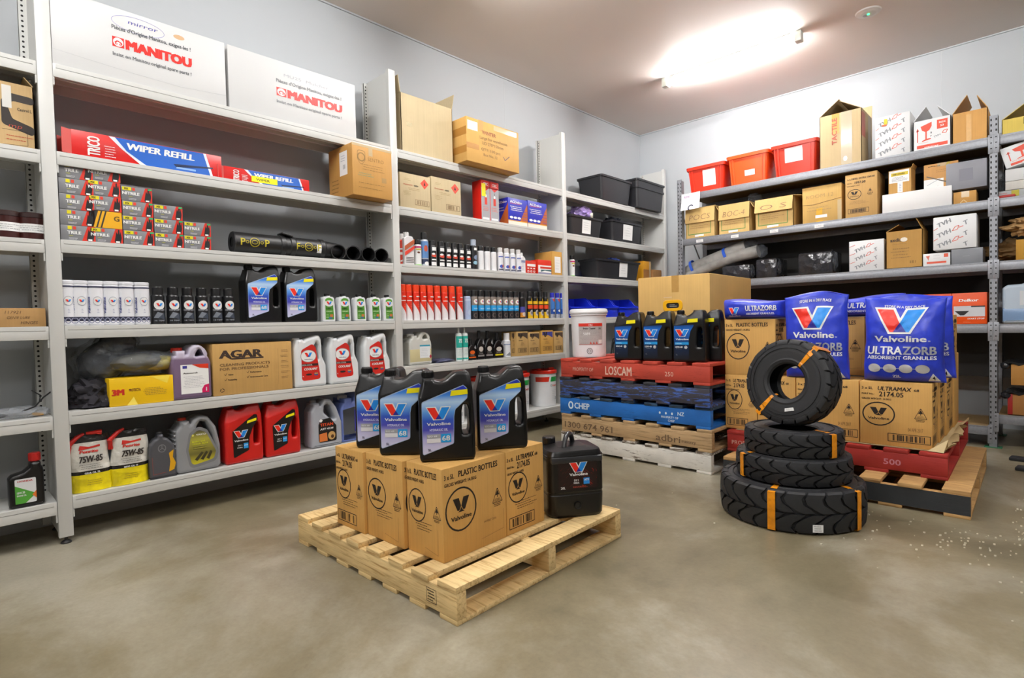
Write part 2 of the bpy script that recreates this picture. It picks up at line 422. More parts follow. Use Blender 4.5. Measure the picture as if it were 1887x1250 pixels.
def shelf(i, top):
    y0, y1 = YP[i]+PW/2+.001, YP[i+1]-PW/2-.001; m = MB()
    m.box(XF-.018, XF-.004, y0, y1, top-.062, top, RACKW, .0015)                 # folded front lip
    m.box(XF-.0045, XF-.0025, y0+.012, y1-.012, top-.0195, top-.002, RACKW)
    m.box(XF-.004, XF-.0036, y0+.012, y1-.012, top-.0215, top-.0195, M('#8e8e8a', .6))
    m.box(XF-.295, XF-.016, y0, y1, top-.004, top-.001, RACKW)
    m.box(XF-.295, XF-.282, y0, y1, top-.05, top-.003, RACKW)
    m.box(XF-.06, XF-.045, y0, y1, top-.055, top-.004, RACKW); m.box(XF-.2, XF-.185, y0, y1, top-.03, top-.004, RACKW)
    for ye, s in ((y0, 1), (y1, -1)):                                            # bracket hooked on the upright
        m.box(XF-.03, XF-.0065, *sorted((ye, ye+s*.006)), top-.1, top-.002, RACKW)
    return part('shelf', m, rack)
ZS = {0: [atx(57.6, 109, XF).z, atx(66.6, 274, XF).z, atx(76.8, 441, XF).z, atx(85.8, 602, XF).z, atx(96, 768.7, XF).z, atx(101, 926.7, XF).z],
      1: [2.270, 1.860, 1.446, 1.037, .625, .220], 2: [2.268, 1.860, 1.446, 1.037, .703, .201], 3: [2.268, 1.860, 1.446, 1.037, .625, .201]}
for i in range(4):
    for z in ZS[i]: shelf(i, z)

# ================================================================== the galvanised racking along the far wall
YF = 5.369
XP = [-2.742, -.294, 2.16]
ZB = [2.271, 1.818, 1.365, .910]
rk = empty('longspan_rack'); rk['label'] = 'grey galvanised longspan rack standing along the far wall'; rk['category'] = 'rack'
PWR = .05
for i, x in enumerate(XP):
    for yy in (YF, YF+.57):
        m = MB(); hw = PWR/2
        m.box(x-hw, x+hw, yy, yy+.003, .004, 2.419 if i else 2.43, GALV); m.box(x-hw, x-hw+.003, yy, yy+.05, .004, 2.415, GALV); m.box(x+hw-.003, x+hw, yy, yy+.05, .004, 2.415, GALV)
        if yy == YF:
            z = .07
            while z < 2.40:
                for q in (-.014, .014): m.add([(x+q-.0042, yy-.0006, z-.008), (x+q+.0042, yy-.0006, z-.008), (x+q+.0042, yy-.0006, z+.008), (x+q-.0042, yy-.0006, z+.008)], [(0, 1, 2, 3)], HOLE)
                if i == 1: m.add([(x+hw+.0006, yy+.02, z-.008), (x+hw+.0006, yy+.03, z-.008), (x+hw+.0006, yy+.03, z+.008), (x+hw+.0006, yy+.02, z+.008)], [(0, 1, 2, 3)], HOLE)
                z += .038
        part('upright', m, rk)
        m = MB(); m.box(x-.05, x+.05, yy-.02, yy+.06, 0, .005, M('#2c6a4a', .5)); part('foot_plate', m, rk, 'green painted foot plate')
    m = MB()
    for k, (za, zb) in enumerate(((.3, .9), (.9, 1.5), (1.5, 2.1))): m.tube([(x, YF+.03, za if k % 2 else zb), (x, YF+.57, zb if k % 2 else za)], .008, GALV, 6)
    part('brace', m, rk)
CHIP = M('#8f7650', .8, 'card')
for i in range(2):
    xa, xb = XP[i]+PWR/2, XP[i+1]-PWR/2
    for z in ZB+[[.153], [.245]][i]:
        for yy in (YF+.006, YF+.555):
            m = MB(); m.box(xa, xb, yy, yy+.04, z-.066, z-.012, GALV, .003); m.box(xa, xb, yy, yy+.015, z-.013, z, GALV)
            if yy < YF+.1:
                for xe, s in ((xa, -1), (xb, 1)):
                    m.box(*sorted((xe+s*(-.006), xe+s*.022)), YF-.004, YF-.0008, z-.125, z+.012, GALV, .001)
                    for k in range(3): m.box(xe+s*.011-.005, xe+s*.011+.005, YF-.006, YF-.0035, z-.012-k*.04, z-.006-k*.04, HOLE)
            part('beam', m, rk)
        if z > .5: m = MB(); m.box(xa+.002, xb-.002, YF+.598, YF+.602, z-.44, z-.02, M('#2b2927', .6)); part('shade_panel', m, rk, 'dark panel added for the shade behind the shelf')  # dark sheet added to stand in for the deep shade behind the goods
        m = MB(); m.box(xa+.002, xb-.002, YF+.022, YF+.595, z-.014, z-.001, CHIP); part('shelf_board', m, rk)
# ================================================================== pallets
WOOD = M('#e8ca90', .7, 'wood', dark='#b98c50')
def pallet(L_, D_, H, mt, mb, mdeck, nt=8, nb=5, wt=.09, front=None, gap0=0, endw=None):
    """bearers along X, deck boards along Y; origin at the middle of its base"""
    r = empty('pallet'); tb, tt = .018, .021
    for k, y in enumerate((-D_/2, -.022, D_/2-.044)):
        m = MB(); m.box(-L_/2, L_/2, y, y+.044, tb, H-tt, mt, .003)
        if k == 0 and front: m.frame(lambda u, v, n, y=y: (-L_/2+u, y-n, tb+v)); front(m, L_, H-tt-tb)
        part('bearer', m, r)
    rg = random.Random(int(L_*999+nt))
    for k in range(nt):
        x = -L_/2+wt/2+(L_-wt)*k/(nt-1)+(rg.uniform(-.006, .006) if 0 < k < nt-1 else 0); wk = wt*(1.12 if k in (0, nt-1) else rg.uniform(.93, 1.05)); e = rg.uniform(-.006, .004)
        m = MB(); m.box(max(-L_/2, x-wk/2), min(L_/2, x+wk/2), -D_/2+e, D_/2-abs(e), H-tt, H, mdeck, .0025); part('deck_board', m, r)
    for k in range(nb):
        x = -L_/2+wt/2+(L_-wt)*k/(nb-1)
        m = MB(); m.box(max(-L_/2, x-wt/2), min(L_/2, x+wt/2), -D_/2, D_/2, 0, tb, mb, .0025); part('base_board', m, r)
    return r
def stamp(m, L_, H):
    u = L_-.16; m.pp(rect(u, .02, u+.055, .07), INK, 1, (rect(u+.002, .022, u+.053, .068),)); m.scribble(u+.004, .024, u+.05, .066, 4, INK, .004, 3)
# front pallet: near corner of its top at (-1.35, 1.03)
A4 = math.radians(-176.6)
fr = Matrix.Rotation(math.radians(1.0), 4, 'Z')
def onpal(o, a, b): c, s = math.cos(math.radians(1.0)), math.sin(math.radians(1.0)); return (o[0]+a*c-b*s, o[1]+a*s+b*c)
PC = (-1.403, 1.160)                      # its near right corner
cx, cy = onpal(PC, -.5575, .5025)
put(None, lambda: pallet(1.115, 1.005, .13, WOOD, WOOD, WOOD, 8, 7, .092, stamp), (cx, cy, 0), 1.0, 'pale raw pine pallet standing alone on the floor in front', 'pallet')
# the stack of five by the left racking
def px_loscam(m, L_, H):
    g = M('#d9b6a4', .7)
    m.pt('PROPERTY OF', .12, .035, .026, g, al='l', bold=.0, W=.19); m.pt('LOSCAM', .42, .018, .062, g, W=.22, bold=.03); m.pt('250', .90, .03, .03, g, bold=0)
def px_chep(m, L_, H):
    g = M('#d6e2ea', .7)
    m.ring(.105, .052, .024, .03, .011, g); m.pt('CHEP', .14, .03, .045, g, W=.14, bold=.05)
    for k in range(3): m.pp(ell(.86+k*.045, .063, .007, .009, 10), g)
    m.pt('NZ', .99, .055, .024, g, bold=.03); m.pt('PROPERTY OF', .87, .03, .014, g); m.pt('CHEP', .92, .008, .014, g)
def px_num(m, L_, H):
    g = M('#6b543c', .7); m.pt('1300 674 961', .03, .02, .045, g, W=.44, bold=.01); m.pt('adbri', .82, .018, .045, g, W=.18, bold=.01); m.pt('masonry', 1.01, .024, .02, g)
ST = [('#dcd8cf', 'worn', '#6a5d50', .36, None, 'white painted worn pallet on the floor, lowest of the stack of five'),
      ('#b99a70', 'wood', '#8f7450', .5, px_num, 'bare weathered wooden pallet under the bright blue pallet in the stack'),
      ('#1767b8', 'worn', '#1c4f86', .33, px_chep, 'bright blue pallet in the middle of the stack of five'),
      ('#3d63b4', 'worn', '#34323a', .53, None, 'dirty black pallet with scraped blue paint under the top pallet'),
      ('#b8402e', 'worn', '#8a2c20', .36, px_loscam, 'red pallet with white lettering on top of the stack of five')]
for i, (c, kd, dk_, t, fn, lb) in enumerate(ST):
    mt = M(c, .7, kd, dark=dk_, t=t) if kd == 'worn' else M(c, .7, kd, dark=dk_)
    md = mt if i in (1, 4) else M(['#cfcabf', '#b99a70', '#2a4a68', '#33353c', '#b8402e'][i], .75, 'worn', dark=['#6a5d50', '#8f7450', '#20303c', '#22242a', '#8a2c20'][i], t=.5)
    dx = [.0, .006, -.012, -.004, .0][i]; a = [.4, .2, .9, .3, -.3][i]
    ca, sa = math.cos(math.radians(a)), math.sin(math.radians(a)); R_ = (-1.545+dx, 3.395)
    if i == 2: R_ = (-1.552, 3.41)
    c0 = (R_[0]-.6075*ca-.6*sa, R_[1]-.6075*sa+.6*ca)
    put(None, lambda: pallet(1.215, 1.2, .1425, mt, mt, md, 7, 5, [.1, .095, .1, .1, .115][i], fn), (c0[0], c0[1], .1425*i), a, lb, 'pallet', 'pallets of the stack of five')
# the two under the cartons by the far racking
def paldark(m, L_, H): m.pr(0, 0, L_, H, M('#2b2e31', .6, 'worn', dark='#3d4144', t=.3))
a = .8; ca, sa = math.cos(math.radians(a)), math.sin(math.radians(a))
def ctr(R_, h=.6): return (R_[0]-h*ca-h*sa, R_[1]-h*sa+h*ca)
c0 = ctr((-.268, 3.415))
WD2 = M('#c39a62', .7, 'wood', dark='#94683a')
put(None, lambda: pallet(1.2, 1.2, .134, WD2, WD2, WD2, 7, 5, .105, paldark), (*c0, 0), a, 'wooden pallet with a dark painted front on the floor under the red pallet', 'pallet')
def px_500(m, L_, H):
    g = M('#c9808c', .7); m.pt('PROPERTY', .03, .03, .026, M('#d8b0a0', .7), W=.17, bold=0); m.pt('500', .86, .03, .03, g, W=.08, bold=.02)
c1 = ctr((-.372, 3.583)); RP = M('#a42a22', .65, 'worn', dark='#6e201a', t=.33); c1 = (c1[0]+.03, c1[1])
put(None, lambda: pallet(1.14, 1.2, .134, RP, RP, RP, 7, 5, .115, px_500), (*c1, .134), a, 'dark red pallet carrying the cartons, between them and the wooden pallet', 'pallet')

# ================================================================== cartons
def carton_shell(m, w, d, h, mat, bev=.004, seam=True, tape=False):
    m.box(-w/2, w/2, -d/2, d/2, 0, h, mat, bev)
    if seam:
        m.face('top', w, d, h)
        if w >= d: m.pr(.004, d/2-.0012, w-.004, d/2+.0012, M('#5a3f1e', .8), 1)
        else: m.pr(w/2-.0012, .004, w/2+.0012, d-.004, M('#5a3f1e', .8), 1)
    if tape:
        m.face('top', w, d, h); m.pr(.0, d/2-.025, w, d/2+.025, TAPE, 2)
        for sd in ('left', 'right'): m.face(sd, w, d, h); m.pr(d/2-.025, h-.07, d/2+.025, h, TAPE, 2)
def tri_mark(m, u, v, s, ink=INK):
    P = rnd([(u, v), (u+s, v), (u+s/2, v+s*1.05)], s*.08); Q = rnd([(u+s*.06, v+s*.035), (u+s*.94, v+s*.035), (u+s/2, v+s*.96)], s*.07)
    m.pp(P, ink, 1, (Q,)); m.pp([(u+s*.5, v+s*.85), (u+s*.68, v+s*.5), (u+s*.52, v+s*.52), (u+s*.52, v+s*.36), (u+s*.47, v+s*.36), (u+s*.47, v+s*.52), (u+s*.3, v+s*.5)], ink, 1)
    m.scribble(u+s*.15, v+s*.05, u+s*.9, v+s*.3, 3, ink, s*.03, 2); m.scribble(u+s*.1, v-s*.25, u+s, v-s*.04, 2, ink, s*.045, 5)
def ringlogo(m, u, v, ru, rv, ink=INK):
    m.ring(u, v, ru, rv, ru*.085, ink, 1); m.vlogo(u, v-rv*.12, ru*1.05, ink, 2, hk=.62*rv/ru)
    m.pt('Valvoline', u, v-rv*.46, rv*.2, ink, W=ru*1.3, al='c', bold=.03)
def valv_print(m, style, ru=None):
    W, H = m.W, m.H; k = W; wide = W > .28; small = .9 if wide else 1
    if style == 'P':
        m.pt('3 x 5L', .03*W, H*.875, H*.05, INK, W=.13*W*(1.1 if wide else 1)); m.pt('PLASTIC BOTTLES', .24*W, H*.875, H*.065, INK, W=.62*W)
        m.pt('GROSS WEIGHT: 14.5KG', .03*W, H*.80, H*.035, INK, W=.48*W)
    else:
        m.pt('3 x 5L', .03*W, H*.875, H*.04, INK, W=.16*W); m.pt('ULTRAMAX', .26*W, H*.865, H*.062, INK, W=.46*W, sh=.15, bold=.03); m.pt('68', .76*W, H*.87, H*.035, INK, W=.07*W)
        m.pt('PART No.:', .03*W, H*.79, H*.026, INK, W=.18*W); m.pt('2174.05', .28*W, H*.77, H*.075, INK, W=.34*W, bold=.03)
        m.pt('GROSS WEIGHT: 14.5KG', .03*W, H*.715, H*.026, INK, W=.42*W)
    if wide: ringlogo(m, .27*W, .52*H if style == 'P' else .49*H, .235*W, H*(.24 if style == 'P' else .19))
    else: ringlogo(m, .30*W, .54*H, .25*W, H*.185)
    tri_mark(m, .73*W if not wide else .76*W, .45*H, W*(.23 if not wide else .18))
    if style == 'P' and wide: m.pt('04 MAY 2016', .62*W, .27*H, .022*H*1.2, M('#8a6638', .7), W=.2*W, bold=0); m.line([(.58*W, .1*H), (.95*W, .13*H), (.95*W, .36*H)], .0012, M('#9a7440', .7))
    elif style == 'P': m.scribble(.24*W, .27*H, .72*W, .38*H, 4, INK, .002, 4); m.line([(.5*W, .1*H), (.86*W, .06*H), (.86*W, .34*H)], .0012, M('#9a7440', .7))
    elif wide: m.barcode(.40*W, .07*H, .98*W, .2*H, INK); m.pt('04 APR 2017', .68*W, .25*H, .02, M('#8a6638', .7), W=.2*W, bold=0)
    else: m.scribble(.2*W, .27*H, .8*W, .38*H, 4, INK, .002, 4); m.barcode(.06*W, .06*H, .72*W, .2*H, INK)
def vcarton(w, d, h, prints, mat=None, wear=0):
    def f():
        m = MB(); carton_shell(m, w, d, h, mat or CARD)
        for side, st in prints: m.face(side, w, d, h); valv_print(m, st)
        m.face('top', w, d, h)
        return m.build('carton')
    return f
CW, CD, CH = .214, .332, .345
b = (-1.578, 1.250)
def P2(a, c): q = onpal(b, a, c); return q
ct = [((-.107, .166), 0, [('front', 'P'), ('right', 'P')], CW, CD, 'brown oil carton at the near corner of the pine pallet, printed on both visible sides'),
      ((-.345, .150), 0, [('front', 'P'), ('right', 'P')], .255, CD, 'brown oil carton on the pine pallet, between the corner carton and the barcode one'),
      ((-.587, .138), 0, [('front', 'U')], .222, CD, 'brown oil carton with a barcode, farthest along the shelf side of the pine pallet'),
      ((-.168, .455), 0, [('right', 'U'), ('front', 'P')], .332, .238, 'brown oil carton with a barcode beside the black square drum'),
      ((-.51, .435), 0, [('front', 'P'), ('right', 'P')], .33, .228, 'brown oil carton at the back of the pine pallet, under the rear bottles')]
for (a_, c_y), rz, pr_, w_, d_, lb in ct:
    q = P2(a_, c_y); put(None, vcarton(w_, d_, CH, pr_), (q[0], q[1], .1305), 1.0, lb, 'carton', 'oil cartons on the pine pallet')

# cartons on the red pallet.  local frame: origin at the red pallet's near right corner
RC = (-.372, 3.583); a41 = .8
def onred(u, v): return (RC[0]+u*ca-v*sa, RC[1]+u*sa+v*ca)
m = MB()                                    # cardboard sheet under the cartons, its rim curling up past the right edge
n_ = 26
rows = []
for i in range(n_+1):
    v = .04+1.08*i/n_; wob = .014*math.sin(i*1.1)+.008*math.sin(i*2.3)
    rows.append([(-1.1, v, .2690), (-.041, v, .2695), (-.034, v, .271), (-.012+wob*.6, v, .285+.01*math.sin(i*.9)), (.010+wob, v, .30+.016*math.sin(i*.8+1))])
vs_ = [(*onred(p[0], p[1]), p[2]) for r_ in rows for p in r_]
m.add(vs_, [(i*5+k, i*5+k+1, (i+1)*5+k+1, (i+1)*5+k) for i in range(n_) for k in range(4)], M('#cdb88c', .8, 'card'))
vs_ = [(x, y, z+.003) for x, y, z in vs_]; m.add(vs_, [(i*5+k, i*5+k+1, (i+1)*5+k+1, (i+1)*5+k) for i in range(n_) for k in range(4)], M('#cdb88c', .8, 'card'))
m.add([(*onred(-.09, .035), .272), (*onred(-.02, .02), .272), (*onred(-.005, .07), .335), (*onred(-.03, .1), .30), (*onred(-.01, .105), .272)], [(0, 1, 2), (1, 4, 2), (0, 2, 3), (0, 3, 4)], M('#cdb88c', .8, 'card'))
o = m.build('cardboard_sheet'); o['label'] = 'thin cardboard sheet with a torn rim between the red pallet and its cartons'; o['category'] = 'cardboard sheet'
H2 = .352; zA, zB_ = .2735, .2735+.353
CR2 = CARD
low = [((-.235, .168), .33, .232, [('front', 'U'), ('right', 'U')], 'brown oil carton at the near right corner of the red pallet, number on its front'),
       ((-.570, .168), .33, .232, [('front', 'U')], 'brown oil carton on the red pallet, its right half showing beside the leaning tyre'),
       ((-.852, .218), .224, .33, [('front', 'U')], 'brown oil carton on the red pallet seen through the hole of the standing tyre'),
       ((-1.070, .218), .204, .33, [('front', 'U')], 'brown oil carton with a narrow front at the near left corner of the red pallet'),
       ((-.226, .404), .33, .232, [('right', 'U')], 'brown oil carton behind the near right one on the red pallet'),
       ((-.170, .692), .232, .33, [('right', 'U')], 'brown oil carton third from the front along the right side of the red pallet'),
       ((-.162, 1.0), .232, .27, [], 'plain tall brown carton at the far right corner of the red pallet')]
for i, ((u, v), w_, d_, pr_, lb) in enumerate(low):
    q = onred(u, v); put(None, vcarton(w_, d_, H2 if i < 6 else .46, pr_), (*q, zA+.0005), a41, lb, 'carton', 'oil cartons on the red pallet')
up = [((-1.012, .175), .318, .24, [('front', 'P'), ('right', 'U')], 'upper brown carton at the left end of the red pallet, beside the black bottles'),
      ((-.60, .475), .335, .24, [('front', 'P')], 'upper brown carton standing between the two upright blue sacks'),
      ((-.163, .475), .235, .24, [('right', 'U')], 'upper brown carton half hidden behind the nearest blue sack'),
      ((-.150, .738), .235, .235, [('right', 'U')], 'upper brown carton at the far right of the red pallet next to the orange boxes')]
for (u, v), w_, d_, pr_, lb in up:
    q = onred(u, v); put(None, vcarton(w_, d_, .36, pr_), (*q, zB_), a41, lb, 'carton', 'oil cartons on the red pallet')
    

# big plain box on the red top pallet of the stack
def bigbox():
    w_, d_, h_ = .55, .86, .60; m = MB(); r = empty('carton')
    CB = M('#d2ab68', .75, 'card'); m.box(-w_/2, w_/2, -d_/2, d_/2, 0, h_, CB, .006)
    m.face('front', w_, d_, h_); m.pr(.27, h_-.12, .325, h_, M('#b98f4c', .35, 'ink'), 1)
    m.face('top', w_, d_, h_); m.pr(0, .0, w_, .0, CB, 1); m.pr(.27, 0, .325, d_, M('#b98f4c', .35, 'ink'), 1)
    m.face('front', w_, d_, h_); m.scribble(.2, .44, .29, .452, 1, PAPER, .002)
    part('box', m, r)
    m = MB(); m.frame(lambda u, v, n: (-w_/2+u, -d_/2-n, v))
    P = rnd(rect(.202, .345, .352, .425), .035); Q = rnd(rect(.228, .366, .326, .403), .017)
    m.solid([[(x-w_/2, z) for x, z in P], [(x-w_/2, z) for x, z in Q]], -d_/2-.006, -d_/2+.0, M('#f5b400', .4), .002)
    m.pp(Q, M('#1c140c', .8), 1); m.scribble(.25, .375, .31, .395, 2, M('#bbbbbb', .6), .004, 8)
    part('hand_grip', m, r, 'yellow plastic hand grip around the hole')
    return r
q = (-1.60-.28+.03, 3.42+.36)
put(None, bigbox, (-1.985, 4.14, .7135), 3, 'largest plain brown box with a yellow hand hole, standing on the red top pallet', 'box')

# ================================================================== jugs and bottles
BLK = M('#08080a', .32, 'rubber'); BLK.node_tree.nodes['Principled BSDF'].inputs['Specular IOR Level'].default_value = .5
HYD = M('#7aa0e0', .3, 'grad', z0=.03, z1=.29, stops=((0, '#d5d6f0'), (.22, '#b7b4e4'), (.36, '#4a49b4'), (.5, '#2f55c0'), (.62, '#5d9ce6'), (.76, '#b8d6f4'), (.86, '#3f86de'), (1, '#2438b8')))
ENG = M('#0d4a94', .3, 'grad', z0=.03, z1=.25, stops=((0, '#0b1524'), (.35, '#0a2244'), (.6, '#0b4a96'), (.85, '#1165c4'), (1, '#0c2c60')))
J_OUT = [(.02, 0), (.98, 0), (1, .06), (1, .36), (.975, .78), (.93, .965), (.87, 1.0), (.66, .985), (.5, .905), (.40, .885), (.30, .9), (.28, .925), (.09, .925), (.055, .84), (0, .72), (0, .05)]
J_R = [.04, .04, .02, .05, .05, .05, .04, .08, .06, .05, .01, .004, .01, .05, .05, .02]
def hole(x0, z0, x1, z1, r): return rnd(rect(x0, z0, x1, z1), r)
def sc(P, w_, h_): return [((x-.5)*w_, z*h_) for x, z in P]
def jug5(kind):
    w_, h_, d_ = .214, .345, .12
    body = BLK if kind in ('hyd', 'eng') else M('#c31d18', .38, 'plain')
    def f():
        r = empty('oil_bottle'); m = MB()
        out = rnd([((x-.5)*w_, z*h_) for x, z in J_OUT], [q*.5 for q in J_R])
        H_ = rnd([(.77, .29), (.885, .29), (.90, .36), (.895, .55), (.86, .62), (.79, .62), (.765, .55), (.76, .35)], .03)
        if kind != 'hyd': H_ = rnd([(.76, .29), (.88, .29), (.90, .36), (.90, .6), (.87, .66), (.80, .66), (.76, .58), (.745, .35)], .03)
        m.solid([out, sc(H_, w_, h_)], -d_/2, d_/2, body, .014, 3)
        def shoulder(p):                     # the shoulders slope back above the label
            d = p.z-h_*(.685+.17*(p.x/w_+.5))
            return (p.x, p.y*(1-min(.5, max(0, d)*4.5)), p.z)
        m.warp(0, shoulder, .016)
        y = -d_/2
        # pressed relief: shoulder panel and the wedge below the handle hole
        m.frame(lambda u, v, n: ((u-.5)*w_, y-n, v*h_))
        part('body', m, r, weld=True)
        m = MB(); cxc = (.185-.5)*w_
        T = Matrix.Translation((cxc, 0, 0)); capm = M('#101012', .35) if kind in ('hyd', 'eng') else M('#b81a16', .4)
        m.lathe([(.0215, .915*h_), (.0235, .93*h_), (.0235, .985*h_), (.0215, 1.0*h_), (0, 1.0*h_)], capm, 20, T)
        for k in range(20):
            an = 2*PI*k/20; m.box(-.0012, .0012, -.0248, -.0225, .932*h_, .98*h_, capm, 0, T @ Matrix.Rotation(an, 4, 'Z'))
        part('cap', m, r)
        m = MB(); m.frame(lambda u, v, n: ((u-.5)*w_, y-.0008-n, v*h_)); U = lambda u0, v0, u1, v1, mm, l: m.pr(u0, v0, u1, v1, mm, l)
        if kind == 'hyd':
            P = rnd([(.08, .09), (.60, .20), (.615, .50), (.64, .58), (.86, .70), (.86, .80), (.80, .835), (.06, .66), (.06, .10)], .035)
            P2_ = rnd([(.075, .083), (.61, .195), (.625, .50), (.65, .575), (.87, .695), (.87, .805), (.80, .845), (.052, .668), (.052, .095)], .035)
            m.pp(P2_, M('#9fb4d8', .3), 1); m.pp(P, HYD, 2)
            m.pp([(.60, .74), (.86, .76), (.86, .80), (.80, .835), (.66, .80)], M('#2238b4', .3), 3)
            m.pp([(.56, .725), (.875, .74), (.87, .795), (.585, .785)], YEL, 4); m.scribble(.61, .74, .85, .78, 2, M('#6a6a20', .5), .007, 1)
            m.fr = (lambda f_: lambda u, v, n: f_(u/w_+.5, v/h_, n))(m.fr)
            m.vlogo((.345-.5)*w_, .475*h_, .40*w_, None, 4); 
            m.pt('Valvoline', (.345-.5)*w_, .408*h_, .030*h_*1.1, WHITE, W=.42*w_, al='c', bold=.04, lay=5)
            m.pt('HYDRAULIC OIL', (.345-.5)*w_, .345*h_, .026*h_, M('#e2e4ff', .4), W=.32*w_, al='c', lay=5, bold=.03)
            q_ = lambda a, b_, c, d_2, mm, l: m.pr((a-.5)*w_, b_*h_, (c-.5)*w_, d_2*h_, mm, l)
            q_(.13, .265, .37, .31, M('#a9abb0', .35), 4); q_(.13, .215, .37, .263, M('#e4e4ea', .4), 4); q_(.38, .215, .56, .31, M('#25a3ea', .35), 4)
            m.scribble((.14-.5)*w_, .218*h_, (.36-.5)*w_, .26*h_, 2, M('#50505a', .5), .0022, 2); m.pt('ISO 68', (.15-.5)*w_, .278*h_, .018*h_, M('#e8e8ee', .4), W=.16*w_, lay=5)
            m.pt('68', (.47-.5)*w_, .235*h_, .055*h_, WHITE, W=.14*w_, al='c', bold=.03, lay=5)
            m.pt('5L', (.15-.5)*w_, .125*h_, .026*h_, M('#33335a', .5), lay=5)
        elif kind == 'eng':
            P = rnd([(.04, .06), (.50, .06), (.50, .42), (.56, .60), (.68, .72), (.05, .70)], .02)
            m.pp(P, ENG, 2); m.pp([(.46, .755), (.78, .765), (.78, .835), (.48, .825)], YEL, 4)
            m.fr = (lambda f_: lambda u, v, n: f_(u/w_+.5, v/h_, n))(m.fr); q_ = lambda a, b_, c, d_2, mm, l: m.pr((a-.5)*w_, b_*h_, (c-.5)*w_, d_2*h_, mm, l)
            m.vlogo((.30-.5)*w_, .50*h_, .38*w_, None, 4); m.pt('Valvoline', (.30-.5)*w_, .425*h_, .034*h_, WHITE, W=.40*w_, al='c', bold=.05, lay=5)
            q_(.07, .335, .50, .385, M('#1c95d8', .35), 4); m.pt('DIESEL', (.1-.5)*w_, .348*h_, .022*h_, M('#a8d8f4', .4), W=.2*w_, lay=5)
            m.pt('15W-40', (.09-.5)*w_, .275*h_, .032*h_, WHITE, W=.22*w_, bold=.05, lay=5); m.scribble((.09-.5)*w_, .245*h_, (.33-.5)*w_, .265*h_, 1, PAPER, .0025)
            m.ring((.41-.5)*w_, .285*h_, .045*w_, .03*h_, .003, PAPER, 4); m.pp(ell((.41-.5)*w_, .285*h_, .02*w_, .012*h_, 10), PAPER, 4); m.pt('5L', (.1-.5)*w_, .13*h_, .025*h_, M('#6a6a72', .5))
        else:
            P = rnd([(.20, .10), (.60, .20), (.62, .42), (.72, .58), (.86, .70), (.84, .79), (.76, .80), (.18, .55)], .03)
            m.pp(P, M('#141416', .3), 2); m.pp([(.56, .655), (.82, .69), (.82, .735), (.58, .70)], YEL, 4)
            m.fr = (lambda f_: lambda u, v, n: f_(u/w_+.5, v/h_, n))(m.fr); q_ = lambda a, b_, c, d_2, mm, l: m.pr((a-.5)*w_, b_*h_, (c-.5)*w_, d_2*h_, mm, l)
            m.vlogo((.40-.5)*w_, .435*h_, .34*w_, None, 4); m.pt('Valvoline', (.40-.5)*w_, .37*h_, .03*h_, WHITE, W=.36*w_, al='c', bold=.05, lay=5)
            q_(.46, .24, .58, .33, M('#2a9be4', .35), 4); m.pt('ATF', (.47-.5)*w_, .285*h_, .02*h_, WHITE, lay=5, W=.1*w_); m.pt('DX 3', (.31-.5)*w_, .29*h_, .022*h_, PAPER, lay=5); m.pt('MINERAL', (.29-.5)*w_, .255*h_, .018*h_, PAPER, lay=5, W=.14*w_)
        part('label', m, r)
        return r
    return f
# on the cartons of the pine pallet
for i, (l, a_, lb) in enumerate([((-2.146, 1.236), 39, 'black hydraulic oil bottle at the left end of the row on the pallet cartons'),
                         ((-1.948, 1.226), 41, 'black hydraulic oil bottle second in the row, partly behind the front one'),
                         ((-1.716, 1.258), 54.3, 'black hydraulic oil bottle nearest the camera, its whole label in view'),
                         ((-1.690, 1.531), 55.5, 'black hydraulic oil bottle at the right end, on the carton beside the square drum')]):
    a_ = math.radians(a_); mx, my = l[0]+.107*math.cos(a_), l[1]+.107*math.sin(a_)
    put('hyd', jug5('hyd'), (mx-math.sin(a_)*.06, my+math.cos(a_)*.06, .4765), math.degrees(a_), lb, 'bottle', 'hydraulic oil bottles on the pallet cartons')
# on the red top pallet
for i, (x, y, rz, lb) in enumerate([(-2.185, 3.50, 11, 'black engine oil bottle beside the white bucket'), (-1.95, 3.505, 10, 'black engine oil bottle in the middle of the row on the red pallet'), (-1.718, 3.50, 10, 'black engine oil bottle at the right end of the front row on the red pallet'), (-1.668, 3.634, 10, 'black engine oil bottle standing behind the right end of the row on the red pallet')]):
    put('eng', jug5('eng'), (x, y, .7135), rz, lb, 'bottle', 'engine oil bottles on the red pallet')

